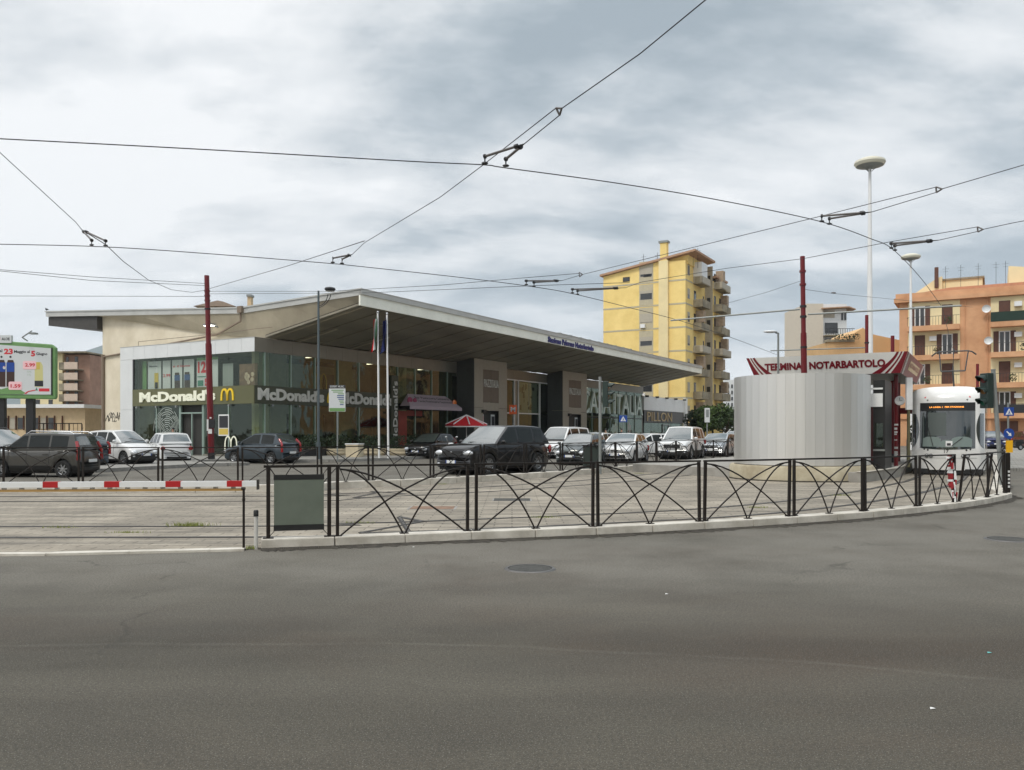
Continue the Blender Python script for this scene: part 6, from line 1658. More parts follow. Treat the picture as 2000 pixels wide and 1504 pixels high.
textmb('ALOE', 15 * k_, 5.5 * k_, .03, 0, T((X(10), -.165, zz(666))) @ RX90).build('plate_text', M_PK, hb); MB().box(X(-28), X(7), -.165, -.16, zz(665), zz(660)).build('plate_mark', M_PR, hb)
MB().tube([(X(55), 0, zz(666)), (X(58), -.6, zz(662)), (X(86), -1.1, zz(652))], .03, 6).box(X(82), X(94), -1.2, -.9, zz(658), zz(655)).build('flood_lamp', M_GREY, bb)

# ------------------------------------------------------------ apartment houses
M_YW = mat('yellow_render', c(240, 213, 140), .85, var=.14, vs=.35, dirt=c(226, 196, 120)); M_YB = mat('grey_band', c(186, 176, 150), .85, var=.1)
M_CON = mat('stained_concrete', c(158, 148, 126), .9, var=.3, vs=.6, dirt=c(110, 102, 86)); M_SHUT = mat('grey_shutter', c(176, 168, 152), .7, var=.1)
M_WIN = mat('window_dark', (.03, .032, .034, 1), .12, coat=.5); M_TERR = mat('roof_terracotta', c(176, 140, 112), .85, var=.2)
def win(par, fn, x0, x1, z0, z1, frame=M_CLADL, shut=0.0, shm=M_SHUT):
    """fn builds a box in facade space (u0,u1, out0,out1, z0,z1)"""
    w_ = fn(x0, x1, .0, .03, z0, z1).build('window', frame, par)
    fn(x0 + .1, x1 - .1, .03, .05, z0 + .1, z1 - .1).build('pane', M_WIN, w_)
    if shut: fn(x0 + .06, x1 - .06, .05, .08, z1 - (z1 - z0) * shut, z1 - .05).build('shutter', shm, w_)
    return w_
YO = Vector((25.1, 120, 0))
yb = thing('apartment_block', 'tall yellow apartment block with grey bands, a pale chimney shaft and stacked balconies', 'apartment block', YO, -30)
st_h = 3.42; n_st = 8; top_ = 26.2
g = MB(); g.prism([(-12.9, 0), (0, 0), (0, top_ + .2), (-4.0, top_ + .4), (-12.9, 25.2)], 0, 9.5, 'y'); g.build('wall', M_YW, yb)
MB().box(-12.9, 1.2, 9.5, 15.2, 0, 24.8).build('rear_wall', M_YW, yb)
MB().prism([(-13.3, 25.2), (1.6, top_ + 1.3), (1.6, top_ + 1.6), (-13.3, 25.5)], -.5, 9.5, 'y').build('roof', M_TERR, yb)
MB().prism([(-1.6, 24.9), (1.8, 25.3), (1.8, 25.6), (-1.6, 25.2)], 9.5, 15.8, 'y').build('roof', M_TERR, yb)
MB().box(-3.6, .2, .6, 9.2, top_ - .2, top_ + 1.2).build('attic', M_YW, yb)
LFn = lambda u0, u1, o0, o1, z0, z1: MB().box(u0, u1, -o1, -o0, z0, z1)
RFn = lambda u0, u1, o0, o1, z0, z1: MB().box(o0, o1, u0, u1, z0, z1)
zs = [3.1 + st_h * i for i in range(8)]
for z in zs[1:-1]: MB().box(-12.92, .02, -.03, 0, z - .12, z + .12).box(0, .03, 0, 3.3, z - .12, z + .12).build('band', M_YB, yb)
for i, z in enumerate(zs[:-1]):
    MB().box(-7.1, -4.9, -.02, 0, z + .14, z + 3.2).build('window_panel', M_YB, yb)
    win(yb, LFn, -7.0, -5.0, z + .9, z + 2.3, M_SHUT, [.55, .2, .8, .45, .9, .3, .7][i])
    win(yb, RFn, .9, 1.9, z + .8, z + 2.3, M_SHUT, [.5, .9, .3, .8, .4, .6, 0][i])
    if i % 3 == 1: MB().box(-6.8, -6.1, -.4, -.02, z + .2, z + .75).build('air_conditioner', M_WHITE, yb)
win(yb, LFn, -9.7, -8.6, 24.1, 24.8, M_DARK); win(yb, LFn, -6.4, -5.2, 24.5, 25.3, M_DARK)
MB().box(-3.9, -2.5, -.5, 0, 2.5, 26.6).build('chimney_shaft', mat('pale_shaft', c(232, 214, 166), .85, var=.15, vs=.3), yb)
MB().box(-3.7, -2.7, -.45, .4, 26.6, 29.4).build('chimney', M_YW, yb); MB().box(-3.9, -2.5, -.6, .5, 29.2, 29.5).build('chimney_cap', M_GREY, yb)
for x in (-7.2, -5.0, .5, 1.2): MB().tube([(x, 2, 25.5), (x, 2, 28.4)], .03, 5).tube([(x - .4, 2, 28), (x + .4, 2, 28)], .02, 5).tube([(x - .3, 2, 27.6), (x + .3, 2, 27.6)], .02, 5).build('aerial', M_DARK, yb)
# balcony bays on the right flank
for i, z in enumerate(zs[:-1]):
    jj = [0, .1, 0, .2, 0, .15, .1][i]
    for (y0, y1, o_) in ((3.6, 7.6, 1.3), (9.8, 12.2, 1.3 + 1.2), (12.6, 15.2, 1.1 + 1.2)):
        base_ = 0 if y0 < 9.5 else 1.2
        b_ = MB().box(base_, o_ + jj, y0, y1, z - .1, z + .08).build('balcony', M_CON, yb)
        g = MB(); g.box(o_ + jj - .06, o_ + jj, y0, y1, z + .08, z + 1.0).box(base_, o_ + jj, y0, y0 + .06, z + .08, z + 1.0); g.build('parapet', M_CON if (i + int(y0)) % 3 else M_SHUT, b_)
        if i == 6 and y0 < 9: MB().box(base_, o_, y0 + .02, y1 - 1.2, z + 1.0, z + 3.1).build('enclosure', M_CLADL, b_)
        if (i + int(y0)) % 2: MB().box(base_ + .02, o_ - .1, y0 + 1.2, y0 + 2.3, z + 1.2, z + 2.9).build('awning', mat('faded_cloth', c(170, 150, 128), .9, var=.3), b_)
        MB().box(base_ + .3, base_ + 1.0, y0 - .02, y0 + .3, z + .1, z + .9).build('stored_things', M_CON, b_)
        win(yb, lambda u0, u1, a, b, z0, z1: MB().box(base_ + a, base_ + b, u0, u1, z0, z1), y0 + .3, y0 + 1.3, z + .1, z + 2.4, M_DARK, .0)
    win(yb, RFn, 8.3, 8.9, z + 1.2, z + 2.2, M_SHUT)
    MB().box(0, 1.2, 9.42, 9.5, z, z + st_h - .02).build('flank_panel', M_SHUT, yb)
    win(yb, LFn, .3, .85, z + 1.2, z + 2.0, M_DARK).location = (0, 9.42, 0)
MB().box(-.1, .35, 1.0, 4.6, 2.6, 2.9).build('door_hood', M_CON, yb)
for y in (1.2, 3.4, 5.8, 8.0): RFn(y, y + 1.3, .0, .05, .2, 2.4).build('door', M_DARK, yb)

# orange apartment house on the right
OO = Vector((43.4, 93, 0))
ob_ = thing('apartment_house', 'orange and cream apartment house with balconies behind the tram', 'apartment house', OO, -30)
M_OR = mat('orange_render', c(208, 162, 124), .85, var=.25, vs=.4, dirt=c(188, 138, 100)); M_CRM = mat('cream_facade', c(236, 220, 176), .85, var=.12, vs=.3); M_GAR = mat('brown_shutter', c(92, 58, 44), .6, var=.2)
MB().box(0, 34, .3, 14, 0, 16.2).build('wall', M_OR, ob_)
MB().box(-.5, 34.3, -.3, 14.3, 16.0, 16.5).box(-.35, 34, -.1, 14, 16.5, 17.0).build('cornice', M_OR, ob_)
MB().prism([(-.2, 16.9), (34, 16.9), (34, 17.5), (5, 17.5)], 1.2, 14, 'y').build('roof', mat('orange_roof', c(192, 138, 108), .85, var=.15), ob_)
MB().prism([(.5, 17.0), (4.1, 17.0), (4.1, 19.3), (3.4, 19.0)], 4, 12, 'y').build('stair_tower', M_CRM, ob_)
MB().box(4.1, 8.1, 5, 12, 17.0, 18.9).build('roof_flat', M_CRM, ob_); MB().box(4.1, 8.3, 4.8, 12.2, 18.9, 19.1).build('roof_slab', M_CON, ob_)
MB().prism([(10.6, 17.0), (20, 17.0), (20, 18.2), (13.2, 19.4), (10.6, 19.8)], 4, 12, 'y').build('stair_tower', M_CRM, ob_)
MB().box(3.35, 3.75, 3.6, 4.0, 18.0, 20.3).build('chimney', M_GAR, ob_)
for x in (4.5, 6.0, 7.7, 9.4, 10.3, 13): MB().tube([(x, 3, 17.2), (x, 3, 20.2)], .02, 5).tube([(x - .35, 3, 19.9), (x + .35, 3, 19.9)], .012, 5).tube([(x - .25, 3, 19.6), (x + .25, 3, 19.6)], .012, 5).build('aerial', M_DARK, ob_)
OFn = lambda u0, u1, o0, o1, z0, z1: MB().box(u0, u1, .22 - o1, .22 - o0, z0, z1)
bays = [(.9, 6.0), (8.9, 16.0)]
fl = [3.55 + 3.22 * i for i in range(4)]
for bi, (x0, x1) in enumerate(bays):
    MB().box(x0, x1, .22, .3, 3.6, 15.95).build('facade_panel', M_CRM, ob_)
    for i, z in enumerate(fl):
        bal = MB().box(x0, x1, -1.0, .22, z - .55, z).build('balcony', M_OR, ob_)
        g = MB(); g.box(x0, x1, -.98, -.95, z + .95, z + .99)
        for j in range(int((x1 - x0) / .28)): g.box(x0 + j * .28, x0 + j * .28 + .03, -.98, -.95, z, z + .95)
        g.box(x0, x0 + .03, -.98, .2, z + .95, z + .99); rl_ = g.build('railing', M_DARK, bal)
        if bi and i == 3: MB().box(x0, x1, -1.03, -.98, z, z + 1.0).build('green_screen', mat('screen_green', c(30, 52, 42), .8), bal)
        if bi and i == 0: MB().box(x0 + .3, x1, -1.02, -.98, z, z + .9).build('dark_screen', M_DARK, bal)
        for k, u in enumerate((.65, 3.35) if bi == 0 else (.75, 5.0)):
            full = (k + i + bi) % 2 == 0
            if full:
                w_ = win(ob_, OFn, x0 + u, x0 + u + 1.05, z + .02, z + 2.3, M_GAR, 0, M_GAR); OFn(x0 + u + .08, x0 + u + .97, .05, .09, z + .05, z + 2.22).build('shutter', M_GAR, w_)
            else:
                w_ = win(ob_, OFn, x0 + u, x0 + u + 1.05, z + .02, z + 2.3, M_WHITE, 0)
                OFn(x0 + u + .47, x0 + u + .58, .05, .08, z + .1, z + 2.2).build('window_bar', M_WHITE, w_)
                OFn(x0 + u - .5, x0 + u - .02, .0, .07, z + .05, z + 2.3).build('shutter', M_GAR, w_); OFn(x0 + u + 1.07, x0 + u + 1.55, .0, .07, z + .05, z + 2.3).build('shutter', M_GAR, w_)
        if (i + bi) % 2 == 0 or bi: MB().box(x0 + 2.15, x0 + 2.85, -.2, .2, z + 1.6, z + 2.1).build('air_conditioner', M_WHITE, ob_)
        if bi: MB().box(x0 + 3.2, x0 + 3.9, -.2, .2, z + 1.5, z + 2.0).build('air_conditioner', M_WHITE, ob_)
        g = MB(); leafball(g, (x0 + 1.0 + i * 1.0, -.7, z + .5), (.4, .2, .4), 60, .22); g.build('balcony_plant', M_LEAF, bal)
for x in (6.5, 8.6): MB().tube([(x, .2, .5), (x, .2, 16.0)], .05, 6).build('downpipe', M_OR, ob_)
for (x, z) in ((8.5, 14.7), (8.7, 11.3)): MB().lathe([(0, -.05), (.25, -.08), (.42, -.2)], 20, cx=x, cy=-.2, cz=z, axis='y', cap=False).build('satellite_dish', M_CLADL, ob_)
for x in (1.0, 3.9, 7.0, 9.8, 13.0): OFn(x, x + 1.6, .0, .05, .12, 2.7).build('door', M_GAR if int(x) % 2 else M_DARK, ob_)
MB().box(0, 34, .1, .3, 3.0, 3.25).build('string_course', M_OR, ob_)
# low orange house and cream block left of it
lo = thing('low_house', 'low orange house with a sloping roofline left of the orange apartment house', 'house', (0, 0, 0))
a = at(1618, 690, 100); b = at(1752, 690, 100)
MB().prism([(a.x, 0), (b.x + 2, 0), (b.x + 2, at(0, 670, 100).z), (at(1700, 0, 100).x, at(0, 652, 100).z), (at(1686, 0, 100).x, at(0, 640, 100).z), (at(1668, 0, 100).x, at(0, 651, 100).z), (at(1668, 0, 100).x, at(0, 668, 100).z), (a.x, at(0, 668, 100).z)], 100, 108, 'y').build('wall', mat('tan_render', c(214, 176, 128), .85, var=.15, vs=.3), lo)
MB().box(a.x - .2, at(1668, 0, 100).x, 99.8, 101, at(0, 668, 100).z, at(0, 668, 100).z + .3).build('coping', M_CON, lo)
g = MB()
for i in range(5): leafball(g, (a.x + .8 + i * .6, 99.4, at(0, 667, 100).z + .5), (.4, .3, .35), 40, .25)
g.build('roof_plants', M_LEAFD, lo)
cb_ = thing('tower_block', 'grey-cream tower block with enclosed balconies behind the low orange house', 'apartment block', (0, 0, 0))
Yc = 150; zc = lambda py: at(0, py, Yc).z; xc = lambda px: at(px, 0, Yc).x
MB().box(xc(1575), xc(1608), Yc, Yc + 12, 0, zc(593)).build('wall', mat('grey_cream', c(206, 196, 180), .85, var=.08), cb_)
MB().box(xc(1601), xc(1658), Yc + 1, Yc + 12, 0, zc(592)).build('wall', M_CLADL, cb_)
MB().prism([(xc(1604), zc(604)), (xc(1656), zc(601)), (xc(1669), zc(606)), (xc(1669), zc(604)), (xc(1656), zc(599)), (xc(1604), zc(602))], Yc - .6, Yc + 12, 'y').build('roof', M_TERR, cb_)
MB().box(xc(1658), xc(1668), Yc + 4, Yc + 12, 0, zc(606)).box(xc(1668), xc(1680), Yc + 8, Yc + 16, 0, zc(626)).build('wall', M_BEIGE, cb_)
for (p0, p1, q0, q1) in ((1609, 1648, 629, 650), (1609, 1640, 660, 678)):
    b_ = MB().box(xc(p0), xc(1664), Yc - 1.2, Yc + 1, zc(q1 + 7) , zc(q1 + 5)).build('balcony', M_CON, cb_)
    MB().box(xc(p0 + 6), xc(p1 - 8), Yc + .9, Yc + 1.0, zc(q1), zc(q0)).build('window', M_WIN, cb_)
    g = MB()
    for i in range(12): g.box(xc(p0) + i * .42, xc(p0) + i * .42 + .06, Yc - 1.2, Yc - 1.14, zc(q1 + 5), zc(q1 - 6))
    g.box(xc(p0), xc(1664), Yc - 1.2, Yc - 1.14, zc(q1 - 6), zc(q1 - 7)); g.build('railing', M_DARK, b_)
for i in range(3): MB().box(xc(1641 + i * 6), xc(1645 + i * 6), Yc + .9, Yc + 1, zc(608), zc(624)).build('window', M_WIN, cb_) if i else MB().box(xc(1610), xc(1634), Yc + .9, Yc + 1, zc(605), zc(619)).build('window', M_SHUT, cb_)
# far white blocks between yellow block and drum
fb = thing('far_block', 'far pale white apartment block just left of the metal drum', 'apartment block', (0, 0, 0))
Yc = 230; MB().box(xc(1417) if False else at(1417, 0, 230).x, at(1436, 0, 230).x, 230, 245, 0, at(0, 742, 230).z).build('wall', M_CLADL, fb)
for i in range(6):
    for j in range(2): MB().box(at(1421 + j * 7, 0, 230).x, at(1424 + j * 7, 0, 230).x, 229.8, 230, at(0, 758 + i * 12, 230).z, at(0, 751 + i * 12, 230).z).build('window', M_WIN, fb)
# left: balcony block and annex
M_PKB = mat('pink_beige', c(206, 186, 168), .85, var=.1)
lb_ = thing('apartment_block', 'cream and rust apartment block with stacked balconies behind the billboard', 'apartment block', (0, 0, 0))
Yl = 120; xl = lambda px: at(px, 0, Yl).x; zl = lambda py: at(0, py, Yl).z
MB().box(xl(40), xl(122), Yl, Yl + 14, 0, zl(690)).build('wall', M_CRM, lb_); MB().box(xl(120), xl(172), Yl + .5, Yl + 14, 0, zl(692)).build('wall', mat('rust_wall', c(168, 134, 116), .9, var=.3, vs=.5), lb_)
MB().box(xl(38), xl(174), Yl - .8, Yl + 14, zl(690), zl(687)).build('roof_slab', M_CON, lb_)
for i in range(8):
    zt_ = zl(716 + i * 20.5)
    b_ = MB().box(xl(124), xl(160), Yl - 1.2, Yl + .5, zt_ - .55, zt_ - .4).build('balcony', M_CON, lb_)
    MB().box(xl(134), xl(160), Yl - 1.25, Yl - 1.2, zt_ - .45, zt_ + .55).build('parapet', M_PKB, b_); MB().box(xl(124), xl(134), Yl - 1.25, Yl - 1.2, zt_ - .45, zt_ + .5).build('parapet', M_CON, b_)
    MB().box(xl(126), xl(131), Yl + .4, Yl + .5, zt_ - .3, zt_ + 1.4).build('window', M_WIN, lb_); MB().box(xl(143), xl(149), Yl + .4, Yl + .5, zt_ - .3, zt_ + 1.5).build('window', M_WIN, lb_)
    for px in (50, 70, 95): MB().box(xl(px), xl(px + 8), Yl - .05, Yl, zt_, zt_ + 1.3).build('window', M_WIN, lb_)
an = thing('annex', 'low beige annex with a white flat roof left of the station', 'annex', (0, 0, 0))
Ya = 64; xa = lambda px: at(px, 0, Ya).x; za = lambda py: at(0, py, Ya).z
MB().box(xa(-60), xa(166), Ya, Ya + 10, 0, za(797)).build('wall', M_BEIGE, an); MB().box(xa(-64), xa(172), Ya - .6, Ya + 10, za(797), za(790)).build('roof', M_WHITE, an)
for i in range(9):
    px = -10 + i * 15
    if px < 110: MB().box(xa(px), xa(px + 10), Ya - .05, Ya, za(838), za(816)).build('window', M_WIN if i % 2 else M_SHUT, an)
    MB().box(xa(px + 12), xa(px + 13), Ya - .15, Ya, za(840), za(812)).build('pilaster', M_GAR, an) if px < 115 else None
fn_ = thing('fence', 'dark iron fence in front of the beige annex', 'fence', (0, 0, 0))
g = MB(); Yf = 52; a = at(60, 828, Yf); b = at(160, 828, Yf)
for i in range(13): x = a.x + (b.x - a.x) * i / 12; MB().box(x - .03, x + .03, Yf - .03, Yf + .03, .14, a.z).build('post', M_FENCE, fn_) if i % 3 == 0 else g.box(x - .012, x + .012, Yf - .01, Yf + .01, .14, a.z)
g.box(a.x, b.x, Yf - .025, Yf + .025, a.z, a.z + .06).box(a.x, b.x, Yf - .02, Yf + .02, .5, .55); g.build('bars', M_FENCE, fn_)

# ------------------------------------------------------------ trees
def tree(label, x, y, h, r, n, leaf, z0=.1, mats=(M_LEAF,), squash=.75, name='street_tree'):
    t = thing(name, label, 'tree', (x, y, z0), rnd.uniform(0, 360))
    th = h - r * 1.3
    g = MB(); g.tube([(0, 0, 0), (.05, 0, th * .5), (0, .05, th), (.05, .1, th + r * .6)], [.16, .13, .11, .05], 8)
    for i in range(5):
        a = i * 1.3; g.tube([(0, .03, th * .9), (.5 * r * math.cos(a), .5 * r * math.sin(a), th + r * .4), (.75 * r * math.cos(a), .75 * r * math.sin(a), th + r * .7)], [.07, .045, .02], 6)
    g.build('trunk', M_BARK, t, smooth=True)
    g = MB()
    for i in range(9):
        a = rnd.uniform(0, 6.28); d = rnd.uniform(.2, .65) * r
        leafball(g, (d * math.cos(a), d * math.sin(a), th + r * rnd.uniform(.25, 1.2) * squash), (r * rnd.uniform(.35, .55),) * 2 + (r * rnd.uniform(.3, .42),), n // 9, leaf)
    g.build('crown', mats[0], t)
    return t
M_LEAF2 = mat('bright_foliage', (.085, .14, .03, 1), .65, var=.5, vs=.8)
for i, (px, Y, h, r, m, lb) in enumerate(((1372, 100, 4.6, 2.2, M_LEAFD, 'dark round street tree right of the end of the yellow block, leftmost of three'), (1392, 98, 4.9, 2.3, M_LEAF2, 'brighter green street tree between its two neighbours before the yellow block'), (1419, 97, 4.6, 2.5, M_LEAF, 'dark green street tree next to the metal drum'))):
    p = V(px, Y); tree(lb, p[0], p[1], h, r, 2600, .34, mats=(m,))
p = V(1945, 84); 
# box sign on a post before the trees
p = at(1381, 815, 58); t = thing('box_sign', 'white upright box sign on a post before the street trees', 'sign', (p.x, 58, 0))
MB().tube([(0, 0, 0), (0, 0, at(0, 800, 58).z)], .05, 8).build('post', M_GREY, t); MB().box(-.16, .16, -.12, .12, at(0, 825, 58).z, at(0, 797, 58).z).build('box', M_CLADL, t); MB().box(-.1, .1, -.13, -.12, at(0, 815, 58).z, at(0, 800, 58).z).build('face', M_GREY, t)

# houses behind the camera, mirrored in the glass and drum
for i, (x, y, w_, h_, m) in enumerate(((-75, -42, 34, 15, M_BEIGE), (-34, -46, 30, 18, M_CRM), (6, -46, 30, 17, M_CON), (44, -26, 30, 22, M_CON))):  # the tall right one is unseen, added to darken the drum's reflection
    t = thing('opposite_house', ['beige house across the road behind the viewer, far left', 'cream house across the road behind the viewer', 'grey house across the road behind the viewer', 'unseen tall grey house added right of the viewer, darkening the drum reflection'][i], 'house', (x, y, 0))
    dp = 36 if i == 3 else 10
    MB().box(0, w_, 0, dp, 0, h_).build('wall', m, t); MB().box(-.3, w_ + .3, -.3, dp + .4, h_, h_ + .5).build('roof', M_CON, t)
    g = MB()
    for a in range(int(w_ / 3.4)):
        for b in range(int(h_ / 3.3)): g.box(1.2 + a * 3.4, 2.6 + a * 3.4, dp, dp + .06, 1 + b * 3.3, 2.8 + b * 3.3)
    if i == 3:
        for a in range(10):
            for b in range(6): g.box(-.06, 0, 1 + a * 3.5, 2.6 + a * 3.5, 1 + b * 3.4, 3 + b * 3.4)
    o = g.build('windows', M_WIN, t)
# ------------------------------------------------------------ overhead line
def wire(label, pts, r=.010, name='contact_wire', group='overhead tram wires', m=M_WIRE, sag=0, sub=1):
    P = [Vector(p) for p in pts]
    if sub > 1:
        Q = []
        for i in range(len(P) - 1):
            for k in range(sub):
                t = k / sub; Q.append(P[i].lerp(P[i + 1], t) - Vector((0, 0, sag * 4 * t * (1 - t))))
        P = Q + [P[-1]]
    o = MB().tube(P, r, 6).build(name, m, smooth=True)
    tag(o, label, 'wire', group); return o
def wz(px, py, z): Y = (z - H) * F / (HY - py); return Vector(((px - 1000) * Y / F, Y, z))
def sm3(pts, n=6):
    P = [Vector(p) for p in pts]; out = []
    for i in range(len(P) - 1):
        p0 = P[max(i - 1, 0)]; p1 = P[i]; p2 = P[i + 1]; p3 = P[min(i + 2, len(P) - 1)]
        for k in range(n):
            t = k / n; out.append(0.5 * ((2 * p1) + (p2 - p0) * t + (2 * p0 - 5 * p1 + 4 * p2 - p3) * t * t + (3 * p1 - p0 - 3 * p2 + p3) * t ** 3))
    return out + [P[-1]]
W1 = [wz(x, y, 6.0) for x, y in ((-180, 262), (0, 271), (400, 292), (800, 315), (945, 322), (988, 328), (1200, 357), (1400, 390), (1600, 432), (1700, 466), (1745, 488), (1800, 545), (1840, 600))]
wire('black contact wire crossing the whole sky above the near track', sm3(W1), .0088)
W2 = [wz(x, y, 6.0) for x, y in ((-180, 474), (0, 477), (200, 482), (400, 495), (650, 515), (690, 519), (900, 542), (1040, 560), (1120, 574), (1230, 601), (1330, 627), (1430, 660), (1520, 694))]
wire('black contact wire running above the far track towards the metal drum', sm3(W2), .010)
M_INS = mat('insulator_grey', (.12, .11, .105, 1), .5)
def arms(label, wire_pts, joint, extra=None, r=.022, grp='insulated wire hangers'):
    t = thing('wire_hanger', label, 'wire hanger', joint, 0, grp)
    for p in wire_pts:
        v = Vector(p) - Vector(joint)
        e0 = v + Vector((0, 0, .13))
        MB().tube([e0, e0 * .22], r, 8).build('insulator_rod', M_INS, t, smooth=True)
        MB().tube([v, e0], .012, 6).ell(v.x, v.y, v.z + .02, .06, .03, .025, 8).tube([e0 * .98, e0 * 1.02], .04, 8).tube([e0 * .24, e0 * .16], .04, 8).build('clamp', M_DARK, t)
        MB().tube([e0 * .2, (0, 0, 0)], .009, 6).build('link', M_WIRE, t)
    return t
def triangle(label, a, b, c_, grp='wire spreader triangles'):
    t = thing('wire_spreader', label, 'wire spreader', a, 0, grp)
    A_, B_, C_ = [Vector(q) - Vector(a) for q in (a, b, c_)]
    for p, q in ((A_, B_), (B_, C_), (C_, A_)): MB().tube([p, q], .016, 6).build('bar', M_INS, t)
# big diagonal span, upper middle
YA = 12.9
j1 = at(1024, 281, YA + .4); w_a = wz(947, 321, 6.0); w_b = wz(988, 326, 6.0)
arms('large pair of insulator rods holding the near wire at mid sky', (w_a, w_b), j1)
sp_a = at(1086, 211, 12.2); sp_b = at(1093, 225, 12.2); sp_c = at(1097, 212, 12.1)
triangle('small triangle spreader on the diagonal span at top centre', sp_a, sp_b, sp_c)
wire('span wire from the triangle spreader up out of the top edge', [sp_c, at(1250, 105, 10.6), at(1385, -6, 9.6), at(1600, -190, 8)], .0078, 'span_wire')
wire('short span wire between spreader and the large insulator rods', [sp_b, j1], .0078, 'span_wire')
jx = at(712, 474, 23.0)
wire('long diagonal span wire down from the triangle spreader to the second wire', [sp_a, at(940, 325, 15.6), at(860, 385, 18), jx], .0078, 'span_wire')
j2 = at(688, 497, 21.8)
arms('pair of insulator rods holding the second wire above the station roof apex', (wz(650, 514, 6.0), wz(668, 516, 6.0)), j2)
wire('short span wire above the second wire left of the lamp', [jx, j2], .0078, 'span_wire')
p1 = Vector((pole1.location.x - .22, pole1.location.y, 0)); pz = lambda py: Vector((p1.x, p1.y, at(0, py, p1.y).z))
wire('thin span wire from the left maroon pole to the second wire crossing', [pz(565), at(560, 520, 33), jx + Vector((0, 0, .05))], .011, 'span_wire')
# left crossing
j3 = at(160, 449, 20.6)
wire('span wire from the left edge down to the left insulator rods', [at(-120, 160, 16), at(0, 298, 17.6), at(148, 434, 20.2), j3], .0078, 'span_wire')
arms('pair of insulator rods holding the second wire at the left', (wz(179, 480, 6.0), wz(206, 481, 6.0)), j3)
wire('sagging span wire from the left insulator rods to the left maroon pole', [j3, at(207, 478, 21.5), at(240, 510, 26), at(290, 547, 32), at(335, 566, 38), at(375, 571, 42), pz(566)], .011, 'span_wire')
wire('upper of the two thin wires from the left edge to the left maroon pole', [at(-60, 522, 34), at(180, 541, 38), pz(554)], .012, 'span_wire')
wire('lower of the two thin wires from the left edge to the left maroon pole', [at(-60, 523, 33), at(180, 548, 37), pz(558)], .012, 'span_wire')
wire('level thin wire from the left edge to the left maroon pole', [at(-60, 578, 40), pz(579)], .012, 'span_wire')
# right-going spans of the left pole
jr = at(1131, 534, 30)
wire('thin span wire from the left pole over the canopy to the far hanger', [pz(569), at(640, 569, 38), at(860, 557, 33), at(1020, 543, 31), jr], .010, 'span_wire')
wire('lower thin span wire from the left pole over the canopy edge', [pz(574), at(720, 572, 38), at(1040, 558, 29), at(1230, 552, 30)], .010, 'span_wire')
arms('slanting pair of insulator rods right of the canopy top', (wz(1028, 557, 6.0), wz(1043, 560, 6.0)), at(1098, 548, 26.5), grp='insulated wire hangers')
triangle('small triangle spreader left of the yellow block', at(1131, 532, 27), at(1132, 541, 27), at(1138, 536, 27))
wire('span wire from the far hanger across the yellow block to the right wire', [at(1098, 548, 26.5), at(1138, 536, 27), at(1330, 489, 22), at(1580, 428, 18.2), at(1826, 366, 16.6)], .0078, 'span_wire')
arms('slanting pair of insulator rods before the yellow block left edge', (wz(1118, 573, 6.0), wz(1128, 576, 6.0)), at(1222, 562, 27))
wire('span wire across the yellow block below the first one', [at(1222, 562, 27), at(1252, 551, 27), at(1420, 524, 25), at(1570, 505, 23), at(1740, 472, 20.5), at(1910, 443, 18.5)], .0078, 'span_wire')
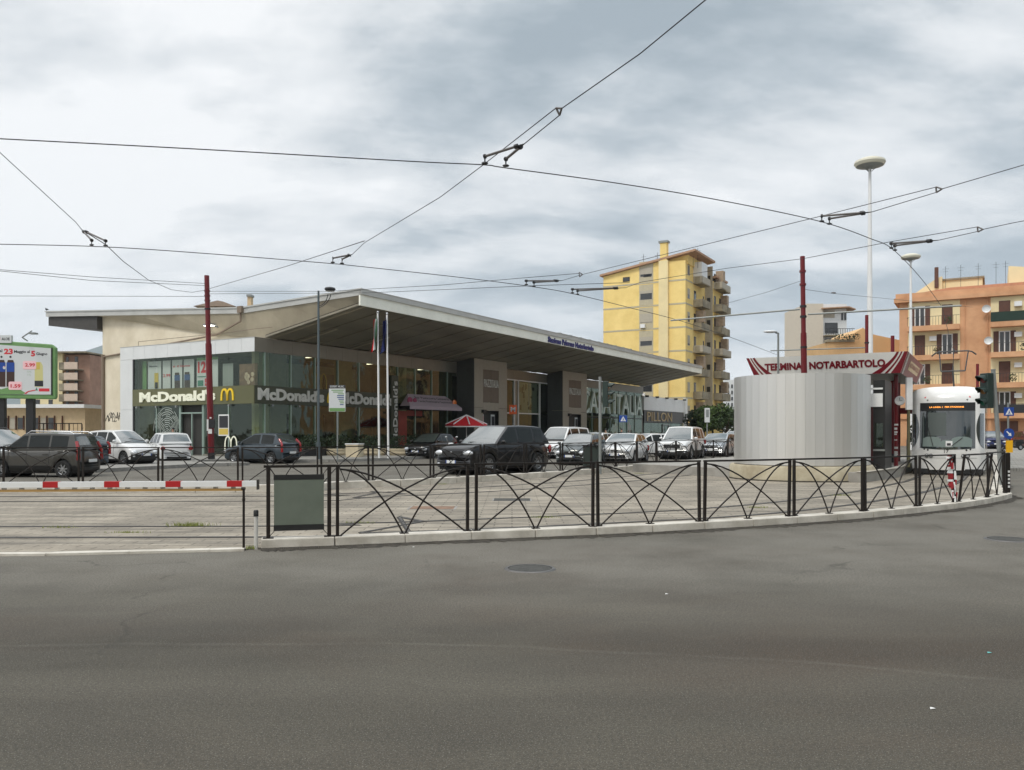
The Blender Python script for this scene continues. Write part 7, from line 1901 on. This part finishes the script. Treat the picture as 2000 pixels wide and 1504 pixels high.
# right side
j4 = at(1703, 414, 17.0)
arms('pair of insulator rods at the right holding the near wire', (wz(1605, 434, 6.0), wz(1620, 439, 6.0)), j4)
wire('span wire from the right insulator rods to the right spreader', [j4, at(1831, 375, 16.6)], .0078, 'span_wire')
triangle('small triangle spreader at the upper right', at(1828, 365, 16.6), at(1829, 376, 16.6), at(1840, 369, 16.5))
wire('span wire from the upper right spreader out of the right edge', [at(1840, 369, 16.5), at(2000, 322, 15.6), at(2200, 262, 14.6)], .0078, 'span_wire')
j5 = at(1834, 469, 18.6)
arms('pair of insulator rods at the far right holding the near wire end', (wz(1741, 486, 6.0), wz(1748, 490, 6.0)), j5)
wire('span wire from the far right rods to the second right spreader', [j5, at(1910, 452, 18.4)], .0078, 'span_wire')
triangle('small triangle spreader near the right edge', at(1909, 443, 18.4), at(1910, 453, 18.4), at(1920, 448, 18.3))
wire('span wire from the right-edge spreader out of the picture', [at(1920, 448, 18.3), at(1980, 435, 17.8), at(2200, 395, 16.5)], .0078, 'span_wire')
# bracket arms of the drum pole
bx = pole2.location.x; byy = pole2.location.y
def bar(label, a, b, r=.028):
    o = MB().tube([a, b], r, 8).build('bracket_arm', M_GREY, smooth=True); tag(o, label, 'bracket arm', 'horizontal bracket arms'); return o
bar('long bracket arm reaching left from the drum pole across the yellow block', at(1310, 626, 30.5), at(1562, 604, byy), .030)
bar('long bracket arm reaching right from the drum pole towards the orange house', at(1578, 614, byy), at(1878, 597, 26.5), .030)
bar('thin bracket arm low behind the drum pole over the terminal sign', at(1505, 685, 41.5), at(1692, 679, 40.8), .03)
wire('thin stay wire rising left from the drum pole', [at(1569, 547, byy), at(1500, 570, 30), at(1400, 598, 34)], .006, 'span_wire')
wire('thin stay wire from the drum pole to the right behind the white mast', [at(1570, 565, byy), at(1625, 573, 31), at(1750, 585, 38), at(1900, 600, 50)], .007, 'span_wire')
for y_, lb in ((7.35, 'left'),):
    t = thing('wire_insulator', 'small dark insulator bead on the stay wire right of the drum pole', 'insulator', at(1628, 572, 31)); MB().ell(0, 0, 0, .1, .03, .03, 10).build('bead', M_INS, t, smooth=True)
wire('drop wire behind the far right of the picture over the tram roof', [at(1840, 600, 26.8), at(1860, 680, 33.5)], .008, 'span_wire')
# ------------------------------------------------------------ air between here and the hills
m = D.materials.new('haze'); m.use_nodes = True
t = m.node_tree; t.nodes.clear()
o_ = t.nodes.new('ShaderNodeOutputMaterial'); v = t.nodes.new('ShaderNodeVolumePrincipled')
v.inputs['Color'].default_value = (.80, .86, .93, 1); v.inputs['Density'].default_value = .00016; v.inputs['Anisotropy'].default_value = .2
t.links.new(v.outputs[0], o_.inputs['Volume'])
hz_o = MB().box(-3200, 3200, -400, 3300, -6, 420).build('haze', m); hz_o['kind'] = 'stuff'
